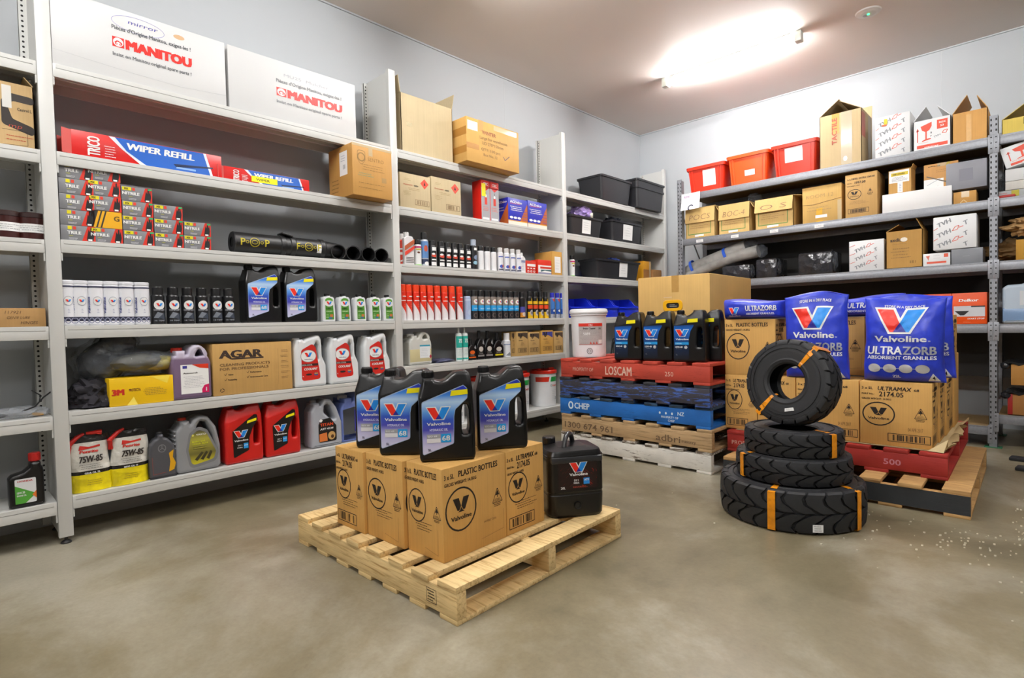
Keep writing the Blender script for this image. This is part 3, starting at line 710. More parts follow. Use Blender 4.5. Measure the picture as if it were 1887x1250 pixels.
def bucket():
    r = empty('bucket'); R_, h_ = .142, .385; m = MB(); Wt = M('#e9eaec', .35)
    m.lathe([(0, 0), (R_*.93, 0), (R_*.945, .01), (R_, h_*.86), (R_+.008, h_*.865), (R_+.009, h_*.885), (R_+.002, h_*.89), (R_+.002, h_*.92)], Wt, 44); part('body', m, r)
    m = MB(); m.lathe([(R_+.002, h_*.90), (R_+.012, h_*.905), (R_+.014, h_*.935), (R_+.008, h_*.985), (R_-.004, h_), (R_-.014, h_*.985), (0, h_*.98)], Wt, 44); part('lid', m, r)
    m = MB(); m.frame(lambda u, v, n: (u, -n, v)); s0 = 0
    m.pr(-.09, .10, .115, .27, M('#b9b4b2', .4), 1); m.pr(-.09, .245, .115, .27, M('#d8301f', .4), 2); m.pr(-.09, .1, .115, .103, M('#c04038', .4), 2)
    m.pt('CRC', .01, .25, .012, WHITE, al='c', lay=3); m.pt('Brake Cleaner', -.05, .222, .015, INK, lay=3, W=.1); m.pt('20L', .075, .222, .012, INK, lay=3); m.scribble(-.085, .17, .11, .218, 5, M('#88827f', .5), .0018, 3)
    m.pt('5089', -.05, .176, .02, WHITE, lay=4, W=.055); m.scribble(-.085, .105, .11, .165, 6, M('#948c88', .5), .0016, 4); m.pr(.075, .107, .11, .138, WHITE, 3); m.barcode(.078, .11, .108, .135, INK, 0, 9)
    for k in range(3): m.pp([(.0+k*.025, .106), (.018+k*.025, .106), (.009+k*.025, .126)], M('#cc5548', .4), 3)
    m.ring(0, .05, .024, .024, .005, M('#77777a', .4), 1); m.ring(0, .05, .012, .012, .004, M('#77777a', .4), 1)
    for k in range(6): m.line([(.2, .12+k*.03), (.222, .12+k*.03)], .0025, M('#55555a', .5))
    m.warp(s0, lambda p: ((R_*(.945+.055*p.z/.33)-p.y+.0008)*math.sin(p.x/R_), -(R_*(.945+.055*p.z/.33)-p.y+.0008)*math.cos(p.x/R_), p.z), .02)
    part('label', m, r)
    return r
put(None, bucket, (-2.695, 3.69, .7135), 38, 'white plastic bucket with a red and grey label standing on the red top pallet', 'bucket')

def drum20():
    r = empty('oil_drum'); w_, d_, h_ = .262, .235, .325; m = MB()
    bm = bmesh.new()
    def loop(k, z, rr_):
        return [(x, y, z) for x, y in rnd([(-w_/2*k, -d_/2*k), (w_/2*k, -d_/2*k), (w_/2*k, d_/2*k), (-w_/2*k, d_/2*k)], rr_, 5)]
    L_ = [loop(.93, 0, .05), loop(.985, .012, .05), (loop(1.0, .10, .045)), loop(.985, .104, .045), loop(.985, .112, .045), loop(1.0, .116, .045), loop(1.0, .25, .045), loop(.99, .275, .05), loop(.95, .29, .05), loop(.93, .296, .05), loop(.5, .305, .03)]
    n = len(L_[0])
    for A_, B_ in zip(L_, L_[1:]): m.add(A_+B_, [(k, (k+1) % n, n+(k+1) % n, n+k) for k in range(n)], BLK)
    m.add(L_[0], [tuple(range(n))[::-1]], BLK); m.add(L_[-1], [tuple(range(n))], BLK)
    m.box(-w_/2+.012, w_/2-.012, -d_/2-.004, -d_/2+.02, .245, .272, M('#2b2c30', .3), .006)
    m.box(-w_/2-.003, w_/2+.003, -d_/2+.03, d_/2-.03, .262, .276, M('#2b2c30', .3), .006)
    part('body', m, r)
    m = MB(); pts = [(-.07+.14*k/12, 0, .30+.052*math.sin(PI*k/12)**.6) for k in range(13)]
    m.tube(pts, .0115, M('#2a2b2e', .3), 10, Matrix.Rotation(math.radians(55), 4, 'Z')); part('handle', m, r)
    m = MB(); m.lathe([(.028, .296), (.031, .3), (.031, .328), (.028, .333), (0, .333)], M('#121214', .35), 22, cx=-.075, cy=.06); part('cap', m, r)
    m = MB(); m.frame(lambda u, v, n: (u, -d_/2-.0008-n, v))
    m.lathe([(0, 0), (.014, 0), (.016, .004)], DARK, 14, Matrix.Translation((.0, -d_/2-.001, .055)) @ Matrix.Rotation(PI/2, 4, 'X'))
    m.pp(rnd(rect(-.088, .128, .092, .248), .006), M('#1d0c0c', .35), 1)
    rg = random.Random(5)
    for k in range(46):
        u = rg.uniform(-.085, .0) if k % 2 else rg.uniform(.02, .088); v = rg.uniform(.14, .215); l_ = rg.uniform(.015, .03)*(1 if u < .06 else .4)
        m.pp([(u, v), (u+.0035, v+.002), (min(u+l_, .09), v-l_*.7 if k % 2 == 0 else v+l_*.8)], M('#8e1d10' if k % 3 else '#5a120c', .4), 2)
    m.vlogo(.005, .205, .078, None, 4); m.pt('Valvoline', .005, .188, .0125, WHITE, W=.085, al='c', bold=.05, lay=5)
    m.pr(.028, .148, .056, .176, M('#1f8be0', .4), 4); m.pt('ATF', .031, .163, .008, WHITE, lay=5, W=.022); m.pt('DX 3', -.016, .163, .009, PAPER, lay=5, W=.02); m.pt('MINERAL', -.018, .152, .007, PAPER, lay=5, W=.026)
    m.pt('20L', -.078, .132, .01, PAPER, lay=5); m.scribble(-.03, .133, .06, .141, 2, M('#c8503c', .5), .0015)
    part('label', m, r)
    return r
put(None, drum20, (-1.600, 2.013, .1305), 57, 'black square oil drum with a handle standing on the pine pallet', 'drum')

# ================================================================== tyres
TY = M('#1c1d20', .6, 'rubber'); TAPEO = M('#e8920c', .3, 'crinkle', s=30, b=.5)
def tyre(R_, W_, rb, N_, sticker=None, tapes=()):
    """axis along Z, middle at the origin; rb bead radius; N_ lugs round"""
    hw = W_/2
    def prof(k=0.0):                       # from inner bead round the outside to the other bead
        H_ = R_-rb; P = []
        half = [(rb, hw*.80), (rb+.008, hw*.93), (rb+H_*.16, hw*1.0), (rb+H_*.22, hw*.965), (rb+H_*.5, hw*.985), (rb+H_*.74, hw*.96), (rb+H_*.80, hw*.93), (R_-.02, hw*.89), (R_-.016, hw*.6), (R_-.013, 0)]
        return half
    def f():
        r = empty('tyre'); m = MB(); h = prof(); full = h+[(a, -b_) for a, b_ in h[-2::-1]]
        inner = [(rb, -hw*.8), (rb+.012, -hw*.62), (rb+(R_-rb)*.5, -hw*.8), (R_-.045, -hw*.6), (R_-.04, 0), (R_-.045, hw*.6), (rb+(R_-rb)*.5, hw*.8), (rb+.012, hw*.62), (rb, hw*.8)]
        m.lathe([(a, b_) for a, b_ in full], TY, 72); m.lathe(inner, TY, 48)
        for s in (-1, 1): m.lathe([(rb+(R_-rb)*.60, s*(hw*.975+.000)), (rb+(R_-rb)*.615, s*(hw*.975+.004)), (rb+(R_-rb)*.63, s*(hw*.965))], TY, 60)
        st = [(0.0, 0), (.25, .0), (.5, .0), (.78, 0), (.95, .0)]
        for k in range(N_):
            for s in (-1, 1):
                th = (k+(.5 if s > 0 else 0))*2*PI/N_; pw = 2*PI/N_*.86
                V = []
                for j, (w_, _) in enumerate([(.04, 0), (.22, 0), (.45, 0), (.7, 0), (.9, 0), (.985, 0)]):
                    off = [.55, .25, -.12, -.22, -.05, .0][j]*2*PI/N_; wd = [.62, .84, .80, .82, .86, .86][j]*2*PI/N_
                    rt = R_-[.0, .0, .001, .003, .006, .016][j]; z = s*w_*hw
                    for rr_ in (R_-.026, rt):
                        for a_ in (th+off-wd/2, th+off+wd/2): V.append((rr_*math.sin(a_), -rr_*math.cos(a_), z))
                rr_ = rb+(R_-rb)*.78; 
                for q in (0, 0):
                    for a_ in (th-.43*2*PI/N_, th+.43*2*PI/N_): V.append((rr_*math.sin(a_), -rr_*math.cos(a_), s*hw*.985))
                F_ = []
                for j in range(5):
                    a_, b_ = j*4, j*4+4
                    F_ += [(a_+2, a_+3, b_+3, b_+2), (a_, a_+2, b_+2, b_), (a_+1, b_+1, b_+3, a_+3)]
                F_ += [(0, 1, 3, 2), (22, 23, 25, 24), (20, 22, 24), (21, 25, 23)]
                m.add(V, F_, TY)
        part('tread_and_sidewall', m, r)
        for a_, wv in tapes:
            m = MB(); pr_ = [(a2+.003*(1 if i_ < 9 or i_ > 0 else 1), z2*1.02+.002*(1 if z2 > 0 else -1)) for i_, (a2, z2) in enumerate(full)]
            pr_ = [(rb-.004, hw*.5)]+[(min(a2+.002, R_+.0035) if i_ not in (7, 8, 9, 10, 11) else R_+.0035, z2*1.03) for i_, (a2, z2) in enumerate(full)]+[(rb-.004, -hw*.5)]
            m.lathe(pr_, TAPEO, 3, a0=math.radians(a_)-wv/2, a1=math.radians(a_)+wv/2); part('packing_tape', m, r, 'shiny orange packing tape')
        if sticker:
            a_, z_, w_, h_ = sticker
            m = MB()
            if z_ is None:
                rr_ = rb+(R_-rb)*.42; A = math.radians(a_); m.frame(lambda u, v, n: ((rr_+v)*math.sin(A+u/rr_), -(rr_+v)*math.cos(A+u/rr_), hw*.99+n))
            else: m.frame(lambda u, v, n: ((R_+.001+n)*math.sin(math.radians(a_)+u/R_), -(R_+.001+n)*math.cos(math.radians(a_)+u/R_), z_+v))
            m.pr(-w_/2, -h_/2, w_/2, h_/2, PAPER, 2); m.scribble(-w_/2*.85, -h_/2*.8, w_/2*.85, h_/2*.8, 3, M('#555555', .6), h_*.08, 3)
            part('sticker', m, r)
        return r
    return f
def az(deg, D_): return (-math.sin(math.radians(deg))*D_, math.cos(math.radians(deg))*D_)
t1, t2, t3 = az(17.57, 3.152), az(17.36, 3.152), az(17.3, 3.152)
put(None, tyre(.335, .194, .168, 24, (37, -.062, .045, .035), ((4, .10), (75, .10))), (*t1, .0985), 0, 'largest black tyre lying on the floor at the bottom of the tyre stack', 'tyre', 'tyres in the stack by the red pallet')
put(None, tyre(.2675, .122, .133, 22, None, ((-40, .12), )), (*t2, .2595), 0, 'black tyre lying directly on the largest tyre', 'tyre', 'tyres in the stack by the red pallet')
put(None, tyre(.2295, .12, .112, 20, None, ((66, .14), )), (*t3, .3835), 0, 'black tyre lying under the upright one, third from the floor', 'tyre', 'tyres in the stack by the red pallet')
n_ = Vector((-.16, -.96, .16)).normalized()
X_ = Vector((0, 0, 1)).cross(n_).normalized(); Y_ = n_.cross(X_)
Rm = Matrix((X_, Y_, n_)).transposed().to_4x4()
cz = .6685
o = put(None, tyre(.216, .14, .088, 20, (12, None, .045, .016), ((-38, .14), (142, .14))), (0, 0, 0), 0, 'black tyre standing upright on top of the tyre stack', 'tyre', 'tyres in the stack by the red pallet')
o.rotation_euler = Rm.to_euler(); t4 = az(17.3, 3.12); o.location = (t4[0], t4[1], cz)

# ================================================================== blue sacks
SACK = M('#2b3fc4', .35, 'crinkle', s=7, b=.25)
def sack(w_, h_, d_, seed, lying=False):
    def half(x, z): 
        ex = max(0, 1-abs(x/(w_/2))**3.2); ez = max(0, 1-abs((z-h_/2)/(h_/2))**4.5)
        top = 1-.62*max(0, min(1, (z/h_-.55)/.45))**1.4 if not lying else 1
        return d_/2*(ex**.42)*(ez**.4)*top
    def wr(x, z): return .008*noise.noise(Vector((x*9+seed, z*16, seed)))+.010*noise.noise(Vector((x*5+seed, z*5, 2)))+.004*noise.noise(Vector((x*30, z*34+seed, 4)))
    def bend(x, z): return .02*math.sin(z/h_*2.2+seed)+(.012*noise.noise(Vector((seed, z*4, 0))))
    def edge(x, z): return x*(1-.05*math.sin(max(0, z/h_)*PI)+ .04*noise.noise(Vector((seed+(1 if x > 0 else 5), z*6, 1))))+ bend(x, z)*.3
    def topz(x, z): return z+(.012*math.sin(x*14+seed)+.01*noise.noise(Vector((x*7, seed, 0))))*(z/h_)**6
    def pos(x, z, s, n=0): return (edge(x, z), s*(half(x, z)*(1)+.003+(wr(x, z) if half(x, z) > .01 else 0)+n)+0, topz(x, z))
    def f():
        r = empty('sack'); m = MB(); NX, NZ = 34, 44; g = []
        for s in (-1, 1):
            V = [pos(w_*(math.sin((i/NX-.5)*PI)/2), h_*(.5+math.sin((j/NZ-.5)*PI)/2), s) for j in range(NZ+1) for i in range(NX+1)]
            Fc = [(j*(NX+1)+i, j*(NX+1)+i+1, (j+1)*(NX+1)+i+1, (j+1)*(NX+1)+i) for j in range(NZ) for i in range(NX)]
            if s > 0: Fc = [q[::-1] for q in Fc]
            m.add(V, Fc, SACK)
            g.append(V)
        # close the rim
        A_, B_ = g; idx = [i for i in range(NX+1)]+[j*(NX+1)+NX for j in range(1, NZ+1)]+[NZ*(NX+1)+i for i in range(NX-1, -1, -1)]+[j*(NX+1) for j in range(NZ-1, 0, -1)]
        n = len(idx); V = [A_[i] for i in idx]+[B_[i] for i in idx]; m.add(V, [(k, n+k, n+(k+1) % n, (k+1) % n) for k in range(n)], SACK)
        part('bag', m, r)
        m = MB(); m.frame(lambda u, v, n: (u*w_, -n, v*h_)); s0 = 0
        if lying:
            m.vlogo(-.24, .28, .17, None, 4, hk=.62*w_/h_*.9); m.pt('Valvoline', -.24, .15, .06, WHITE, W=.2, al='c', bold=.05, lay=5); m.pt('ULTRAZORB', -.04, .42, .26, WHITE, W=.46, bold=.05, lay=5); m.pt('ABSORBENT GRANULES', -.04, .22, .1, PAPER, W=.42, lay=5)
        else:
            m.vlogo(-.02, .60, .60, None, 4, hk=.50*w_/h_/.78*.86)
            m.pt('STORE IN A DRY PLACE', .02, .895, .03, WHITE, W=.5, al='c', lay=5); m.pt('Valvoline', -.01, .485, .07, WHITE, W=.66, al='c', bold=.05, lay=5); m.pt('TM', .335, .485, .015, WHITE, lay=5)
            m.pt('ULTRA', -.43, .335, .095, WHITE, W=.46, bold=.05, lay=5); m.pt('ZORB', .04, .335, .095, M('#a9acb4', .4), W=.40, bold=.05, lay=5); m.pt('ABSORBENT GRANULES', -.43, .275, .042, WHITE, W=.87, bold=.04, lay=5)
            for k in range(4):
                m.pp(ell(-.33+.20*k, .165, .083, .052, 20), M('#c4c2c0', .45), 3); m.scribble(-.38+.2*k, .15, -.27+.2*k, .18, 2, M('#7c7a80', .5), .005, k)
                if k < 3: m.pr(-.25+.2*k, .163, -.21+.2*k, .168, PAPER, 3)
            m.pt('22L', -.1, .055, .03, PAPER, lay=5, W=.1); m.pp([(.31, .02), (.45, .02), (.38, .115)], WHITE, 3); m.pt('4', .38, .035, .045, INK, al='c', lay=5)
        m.warp(s0, lambda p: pos(p.x, p.z, -1, .0012-p.y), .014)
        part('print', m, r)
        return r
    return f
q1 = onred(-.665, .045); q2 = onred(-.215, .14)
put(None, sack(.345, .50, .15, 1.3), (*onred(-.632, .088), .628), 2, 'blue sack of absorbent granules standing upright behind the tyre', 'sack', 'blue sacks on the red pallet')
put(None, sack(.375, .455, .19, 4.1), (*onred(-.200, .130), .628), 0, 'blue sack of absorbent granules at the right, wholly in view on the cartons', 'sack', 'blue sacks on the red pallet')
put(None, sack(.34, .46, .10, 2.2), (*onred(-.165, .300), .640), 0, 'blue sack standing directly behind the fully visible blue sack', 'sack', 'blue sacks on the red pallet')
put(None, sack(.40, .125, .30, 3.0, True), (*onred(-1.0, .17), .989), 1, 'blue sack lying flat on the upper carton beside the big brown box', 'sack', 'blue sacks on the red pallet')
put(None, sack(.50, .125, .28, 5.0, True), (*onred(-.50, .47), .989), 1, 'blue sack lying flat on the carton between the two upright sacks', 'sack', 'blue sacks on the red pallet')
# ================================================================== goods: makers
def boxer(name, w_, d_, h_, mat, prints=(), bev=.002, tape=False, parts=()):
    def f():
        m = MB(); m.box(-w_/2, w_/2, -d_/2, d_/2, 0, h_, mat, bev)
        if tape: m.face('top', w_, d_, h_); m.pr(0, d_/2-.024, w_, d_/2+.024, TAPE, 2)
        for side, fn in prints: m.face(side, w_, d_, h_); fn(m, m.W, m.H)
        return m.build(name)
    return f
def open_box(name, w_, d_, h_, mat, flaps, prints=(), inner=None, t=.004):
    """flaps: {side: (length, degrees folded outwards from upright)}"""
    def f():
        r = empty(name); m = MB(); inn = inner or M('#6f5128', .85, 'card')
        m.box(-w_/2, w_/2, -d_/2, d_/2, 0, t, mat)
        for a in ((-w_/2, w_/2, -d_/2, -d_/2+t), (-w_/2, w_/2, d_/2-t, d_/2), (-w_/2, -w_/2+t, -d_/2, d_/2), (w_/2-t, w_/2, -d_/2, d_/2)): m.box(*a, 0, h_, mat)
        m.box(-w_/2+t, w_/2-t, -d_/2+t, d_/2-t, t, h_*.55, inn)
        for side, fn in prints: m.face(side, w_, d_, h_); fn(m, m.W, m.H)
        part('box', m, r)
        for side, (ln, ang, *fp) in flaps.items():
            m = MB(); a = math.radians(ang)
            if side in ('front', 'back'):
                s = -1 if side == 'front' else 1; T = Matrix.Translation((0, s*d_/2, h_)) @ Matrix.Rotation(-s*a, 4, 'X')
                m.box(-w_/2+.001, w_/2-.001, -t/2, t/2, .001, ln, mat, 0, T)
                if fp:
                    m.frame(lambda u, v, n: tuple(T @ Vector((-w_/2+u, t/2+n, ln-v)))); fp[0](m, w_, ln)
            else:
                s = -1 if side == 'left' else 1; T = Matrix.Translation((s*w_/2, 0, h_)) @ Matrix.Rotation(s*a, 4, 'Y')
                m.box(-t/2, t/2, -d_/2+.001, d_/2-.001, .001, ln, mat, 0, T)
            part('flap', m, r)
        return r
    return f
def wrapl(m, r_, draw, z0=0):
    s0 = m.nf(); m.frame(lambda u, v, n: (u, -n, v)); draw(m); m.warp(s0, lambda p: ((r_+.0006-p.y)*math.sin(p.x/r_), -(r_+.0006-p.y)*math.cos(p.x/r_), p.z+z0), max(.008, r_*.35))
def can(r_, h_, body, cap, draw=None, capf=.2, capr=.86, name='spray_can', n=16):
    def f():
        r = empty(name); m = MB(); hb = h_*(1-capf)
        m.lathe([(0, 0), (r_*.94, 0), (r_, .004), (r_, hb*.955), (r_*.9, hb), (r_*.5, hb+.002)], body, n)
        if draw: wrapl(m, r_, lambda q: draw(q, r_, hb))
        part('body', m, r)
        m = MB(); m.lathe([(r_*capr, hb-.003), (r_*capr, h_-.004), (r_*capr*.92, h_), (0, h_)], cap, n); part('cap', m, r)
        return r
    return f
def bottle(name, out, rad, w_, h_, d_, body, holes=(), cap=None, draw=None, bev=.008, liquid=None, extra=None):
    """out in unit box; cap = (x centre, radius, z0, z1, material)"""
    def f():
        r = empty(name); m = MB()
        o_ = rnd([((x-.5)*w_, z*h_) for x, z in out], [q for q in rad] if isinstance(rad, (list, tuple)) else rad)
        m.solid([o_]+[rnd([((x-.5)*w_, z*h_) for x, z in H_], .012) for H_ in holes], -d_/2, d_/2, body, bev, 2)
        if extra: extra(m)
        part('body', m, r)
        if liquid:
            m = MB(); m.box(-w_/2+.001, w_/2-.001, -d_/2-.0006, d_/2+.0006, .012, liquid[0]*h_, liquid[1], .012); part('liquid', m, r)
        if cap:
            x, cr, z0, z1, cm = cap; m = MB(); m.lathe([(cr*.9, z0*h_), (cr, z0*h_+.002), (cr, z1*h_-.002), (cr*.9, z1*h_), (0, z1*h_)], cm, 18, Matrix.Translation(((x-.5)*w_, 0, 0)))
            for k in range(14): m.box(-.0008, .0008, -cr-.0008, -cr+.001, z0*h_+.003, z1*h_-.003, cm, 0, Matrix.Translation(((x-.5)*w_, 0, 0)) @ Matrix.Rotation(2*PI*k/14, 4, 'Z'))
            part('cap', m, r)
        if draw:
            m = MB(); m.frame(lambda u, v, n: ((u-.5)*w_, -d_/2-.0006-n, v*h_)); draw(m, w_, h_); part('label', m, r)
        return r
    return f
def raw(m, w_, h_, d_): m.frame(lambda u, v, n: (u-w_/2, -d_/2-.0006-n, v))
def tub(name, w_, d_, h_, mat, tp=.86, rim=.012, ribs=0, label=None, inner=None, double=False, rimh=.02):
    def f():
        r = empty(name); m = MB()
        def lp(k, z, e=0): return [(x, y, z) for x, y in rnd([(-w_/2*k-e, -d_/2*k-e), (w_/2*k+e, -d_/2*k-e), (w_/2*k+e, d_/2*k+e), (-w_/2*k-e, d_/2*k+e)], .03, 3)]
        kk = lambda z: (tp+(1-tp)*z/h_)*.96
        L_ = [lp(kk(0), 0), lp(kk(h_-rimh), h_-rimh), lp(kk(h_-rimh), h_-rimh, rim), lp(kk(h_), h_, rim), lp(kk(h_), h_, -.002), lp(kk(h_*.3), h_*.3, -.004)]
        if double: L_[1:1] = [lp(kk(h_*.68), h_*.68), lp(kk(h_*.68), h_*.68, rim), lp(kk(h_*.74), h_*.74, rim), lp(kk(h_*.74), h_*.74)]
        n = len(L_[0])
        for A_, B_ in zip(L_, L_[1:]): m.add(A_+B_, [(k, (k+1) % n, n+(k+1) % n, n+k) for k in range(n)], mat)
        m.add(L_[0], [tuple(range(n))[::-1]], mat); m.add(L_[-1], [tuple(range(n))], inner or mat)
        for k in range(ribs):
            for s in (-1, 1):
                x = s*w_*.5*kk(h_*.5)*(.93-.16*k); m.add([(x*.93-.006, -d_/2*kk(.01)-.006, .01), (x*.93+.006, -d_/2*kk(.01)-.006, .01), (x+.006, -d_/2*kk(h_-rimh)-.006, h_-rimh), (x-.006, -d_/2*kk(h_-rimh)-.006, h_-rimh), (x*.93-.006, -d_/2*kk(.01), .01), (x*.93+.006, -d_/2*kk(.01), .01), (x+.006, -d_/2*kk(h_-rimh), h_-rimh), (x-.006, -d_/2*kk(h_-rimh), h_-rimh)], [(0, 1, 2, 3), (0, 3, 7, 4), (1, 5, 6, 2), (3, 2, 6, 7)], mat)
        part('tub', m, r)
        if label:
            u0, v0, u1, v1 = label; m = MB(); m.frame(lambda u, v, n: ((u-.5)*w_*.9, -d_/2*kk(v*h_)-.001-n, v*h_))
            m.pr(u0, v0, u1, v1, PAPER, 2); m.scribble(u0+.04, v0+(v1-v0)*.2, u1-.04, v1-(v1-v0)*.15, 4, M('#8a8f98', .6), .015, int(u0*90)); part('label', m, r)
        return r
    return f
def wrapped(name, core, film, amp=.22):
    """core: [(centre, radii, material)]; a loose clear film goes over it"""
    def f():
        r = empty(name); m = MB()
        for i, (c, q, mt) in enumerate(core): m.blob(c, q, mt, .12, i+3, 3)
        part('contents', m, r)
        m = MB()
        for i, (c, q, mt) in enumerate(core): m.blob((c[0], c[1], c[2]+.004), [a+.014 for a in q], film, amp, i+11, 4, 3)
        part('plastic_film', m, r); return r
    return f
FILM = M('#8e949c', .10, 'crinkle', s=26, b=1.0, alpha=.2); FILMD = M('#5c6068', .2, 'crinkle', s=24, b=1.0); 
def LY(pl, pr_, pt_, pb, off=.02):
    X = XF-off; a = atx(pl, pb, X).y; b_ = atx(pr_, pb, X).y; c = (pl+pr_)/2
    for yp in YP:                                    # keep clear of the uprights
        if off > 0 and a < yp+.031 < a+.06: a = yp+.031
        if off > 0 and b_ > yp-.031 > b_-.06: b_ = yp-.031
    return (a+b_)/2, b_-a, atx(c, pt_, X).z-atx(c, pb, X).z
def RX(pl, pr_, pt_, pb, off=.03):
    Y = YF+off; a = aty(pl, pb, Y).x; b_ = aty(pr_, pb, Y).x; c = (pl+pr_)/2
    for xp in XP:
        if a < xp+.028 < a+.06: a = xp+.028
        if b_ > xp-.028 > b_-.06: b_ = xp-.028
    return (a+b_)/2, b_-a, aty(c, pt_, Y).z-aty(c, pb, Y).z
def lput(key, fn, y, z, d_, label, cat, group=None, off=.02, rz=0):
    return put(key, fn, (XF-off-d_/2, y, z+.0006), 90+rz, label, cat, group)
def rput(key, fn, x, z, d_, label, cat, group=None, off=.03, rz=0):
    return put(key, fn, (x, YF+off+d_/2, z+.0006), rz, label, cat, group)
Z1, Z2, Z3, Z0 = ZS[1], ZS[2], ZS[3], ZS[0]
def lbox(pl, pr_, pt_, pb, z, d_, mat, fns, label, cat='box', name='box', group=None, off=.02, rz=0, tape=False, bev=.002):
    y, w_, h_ = LY(pl, pr_, pt_, pb, off)
    return lput(None, boxer(name, w_, d_, h_, mat, fns, bev, tape), y, z, d_, label, cat, group, off, rz)
def rbox(pl, pr_, pt_, pb, z, d_, mat, fns, label, cat='box', name='box', group=None, off=.03, rz=0, tape=False, bev=.002):
    x, w_, h_ = RX(pl, pr_, pt_, pb, off)
    return rput(None, boxer(name, w_, d_, h_, mat, fns, bev, tape), x, z, d_, label, cat, group, off, rz)

# ================================================================== left racking, first wide bay
MR = M('#d42a22', .45)
def manitou(hand):
    def f(m, W, H):
        g = M('#55585c', .6); g = M('#8b8d90', .6) if hand == 2 else g
        u = .31*W if hand == 1 else .34*W; k = .46*W if hand == 1 else .53*W
        m.pt("Pièces d'Origine Manitou, exigez-les !", u, .70*H if hand == 1 else .64*H, .055*H, g, W=k, bold=.03)
        m.pt('MANITOU', u+.17*k, .46*H if hand == 1 else .42*H, .13*H, MR, W=.83*k, bold=.09); m.pt('Insist on Manitou original spare parts !', u, .33*H if hand == 1 else .30*H, .05*H, g, W=k, bold=.02)
        s = .14*H; v = .455*H if hand == 1 else .415*H; m.pr(u, v, u+.14*k, v+s, MR, 1); m.pp(ell(u+.07*k, v+s/2, .06*k, s*.44), PAPER, 2); m.line([(u+.03*k, v+s*.4), (u+.06*k, v+s*.62), (u+.1*k, v+s*.5), (u+.115*k, v+s*.35)], .006, MR, 3)
        m.ring(u+.045*k, v+s*.3, .016*k, s*.1, .003, MR, 3); m.ring(u+.095*k, v+s*.3, .016*k, s*.1, .003, MR, 3)
        if hand == 1:
            m.pt('mirror', .40*W, .83*H, .055*H, M('#4a489c', .6), W=.17*W, bold=.0, sh=.2); P = ell(.46*W, .83*H, .15*W, .11*H, 30); m.line(P+[P[0]], .0018, M('#7c7ab8', .6), 1)
            m.pp(ell(.70*W, .86*H, .035*W, .035*H, 12), M('#c9a57e', .7), 1); m.line([(0, .2*H), (.2*W, .17*H), (.42*W, .14*H), (.7*W, .12*H), (W, .17*H)], .0016, M('#b9babb', .5), 1)
        else: m.pt('MU25  Mulcher', .40*W, .76*H, .05*H, M('#a8aab2', .6), W=.36*W, bold=-.01)
    return f
BOXW = M('#cdcdcc', .5, 'paint')
lbox(89, 416, 22, 150, Z1[0], .25, BOXW, [('front', manitou(1))], 'long white carton with mirror handwritten on it, at the left end of the top shelf', 'carton', 'carton', off=.012)
lbox(424, 656, 122, 230, Z1[0], .235, BOXW, [('front', manitou(2))], 'long white carton with red lettering next to the perforated upright on the top shelf', 'carton', 'carton', off=.03)
TR, TB = M('#cf1f1c', .35), M('#2160bd', .35)
def trico(m, W, H, slip=False):
    m.pp([(.22*W, H*.98), (.88*W, H*.98), (.93*W, .02*H), (.42*W, .02*H), (.30*W, .55*H)], M('#dfe6f0', .4), 1)
    m.pp([(.26*W, H*.98), (.86*W, H*.98), (.91*W, .02*H), (.46*W, .02*H), (.33*W, .5*H)], TB, 2)
    m.pt('WIPER REFILL', .33*W, .58*H, .26*H, WHITE, W=.46*W, bold=.09, sh=.1, lay=3); m.pt('TRICO', .165*W, .1*H, .4*H, WHITE, rot=PI/2, W=.75*H, bold=.08)
    m.scribble(.19*W, .1*H, .27*W, .6*H, 5, PAPER, .003, 3)
    m.pp([(.64*W, .30*H), (.93*W, .42*H), (.93*W, .36*H), (.66*W, .18*H)], M('#1a2a4c', .3), 3); m.pr(.66*W, .12*H, .80*W, .2*H, M('#8cb4e8', .4), 3)
    if slip: m.pr(.30*W, .2*H, .60*W, .62*H, YEL, 4); m.pt('WIPER', .35*W, .32*H, .16*H, M('#6a6a10', .5), W=.16*W, lay=5)
def tricobox(w_, d_, h_, slip):
    def f():
        r = empty('box'); m = MB(); m.box(-w_/2, w_/2, -d_/2, d_/2, 0, h_, TR, .002); m.face('front', w_, d_, h_); trico(m, w_, h_, slip)
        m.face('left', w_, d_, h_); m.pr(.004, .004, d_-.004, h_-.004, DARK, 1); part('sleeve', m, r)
        m = MB(); 
        for s, k in ((-1, -.5), (1, .6)):
            T = Matrix.Translation((-w_/2, s*d_/2, 0)) @ Matrix.Rotation(s*k, 4, 'Z'); m.box(-.045, 0, -.001, .001, .004, h_-.004, M('#c4423a', .5), 0, T)
        part('flap', m, r); return r
    return f
y, w_, h_ = LY(134, 409, 278, 322, .03); lput(None, tricobox(w_, .16, h_, False), y, Z1[1], .16, 'longer red and blue wiper refill box with its left end open', 'box', 'wiper refill boxes', .03)
y, w_, h_ = LY(413, 570, 318, 343, .05); lput(None, tricobox(w_, .14, h_, True), y, Z1[1], .14, 'shorter wiper refill box with a yellow slip stuck on it', 'box', 'wiper refill boxes', .05)
CARDS = M('#c1914e', .55, 'card')
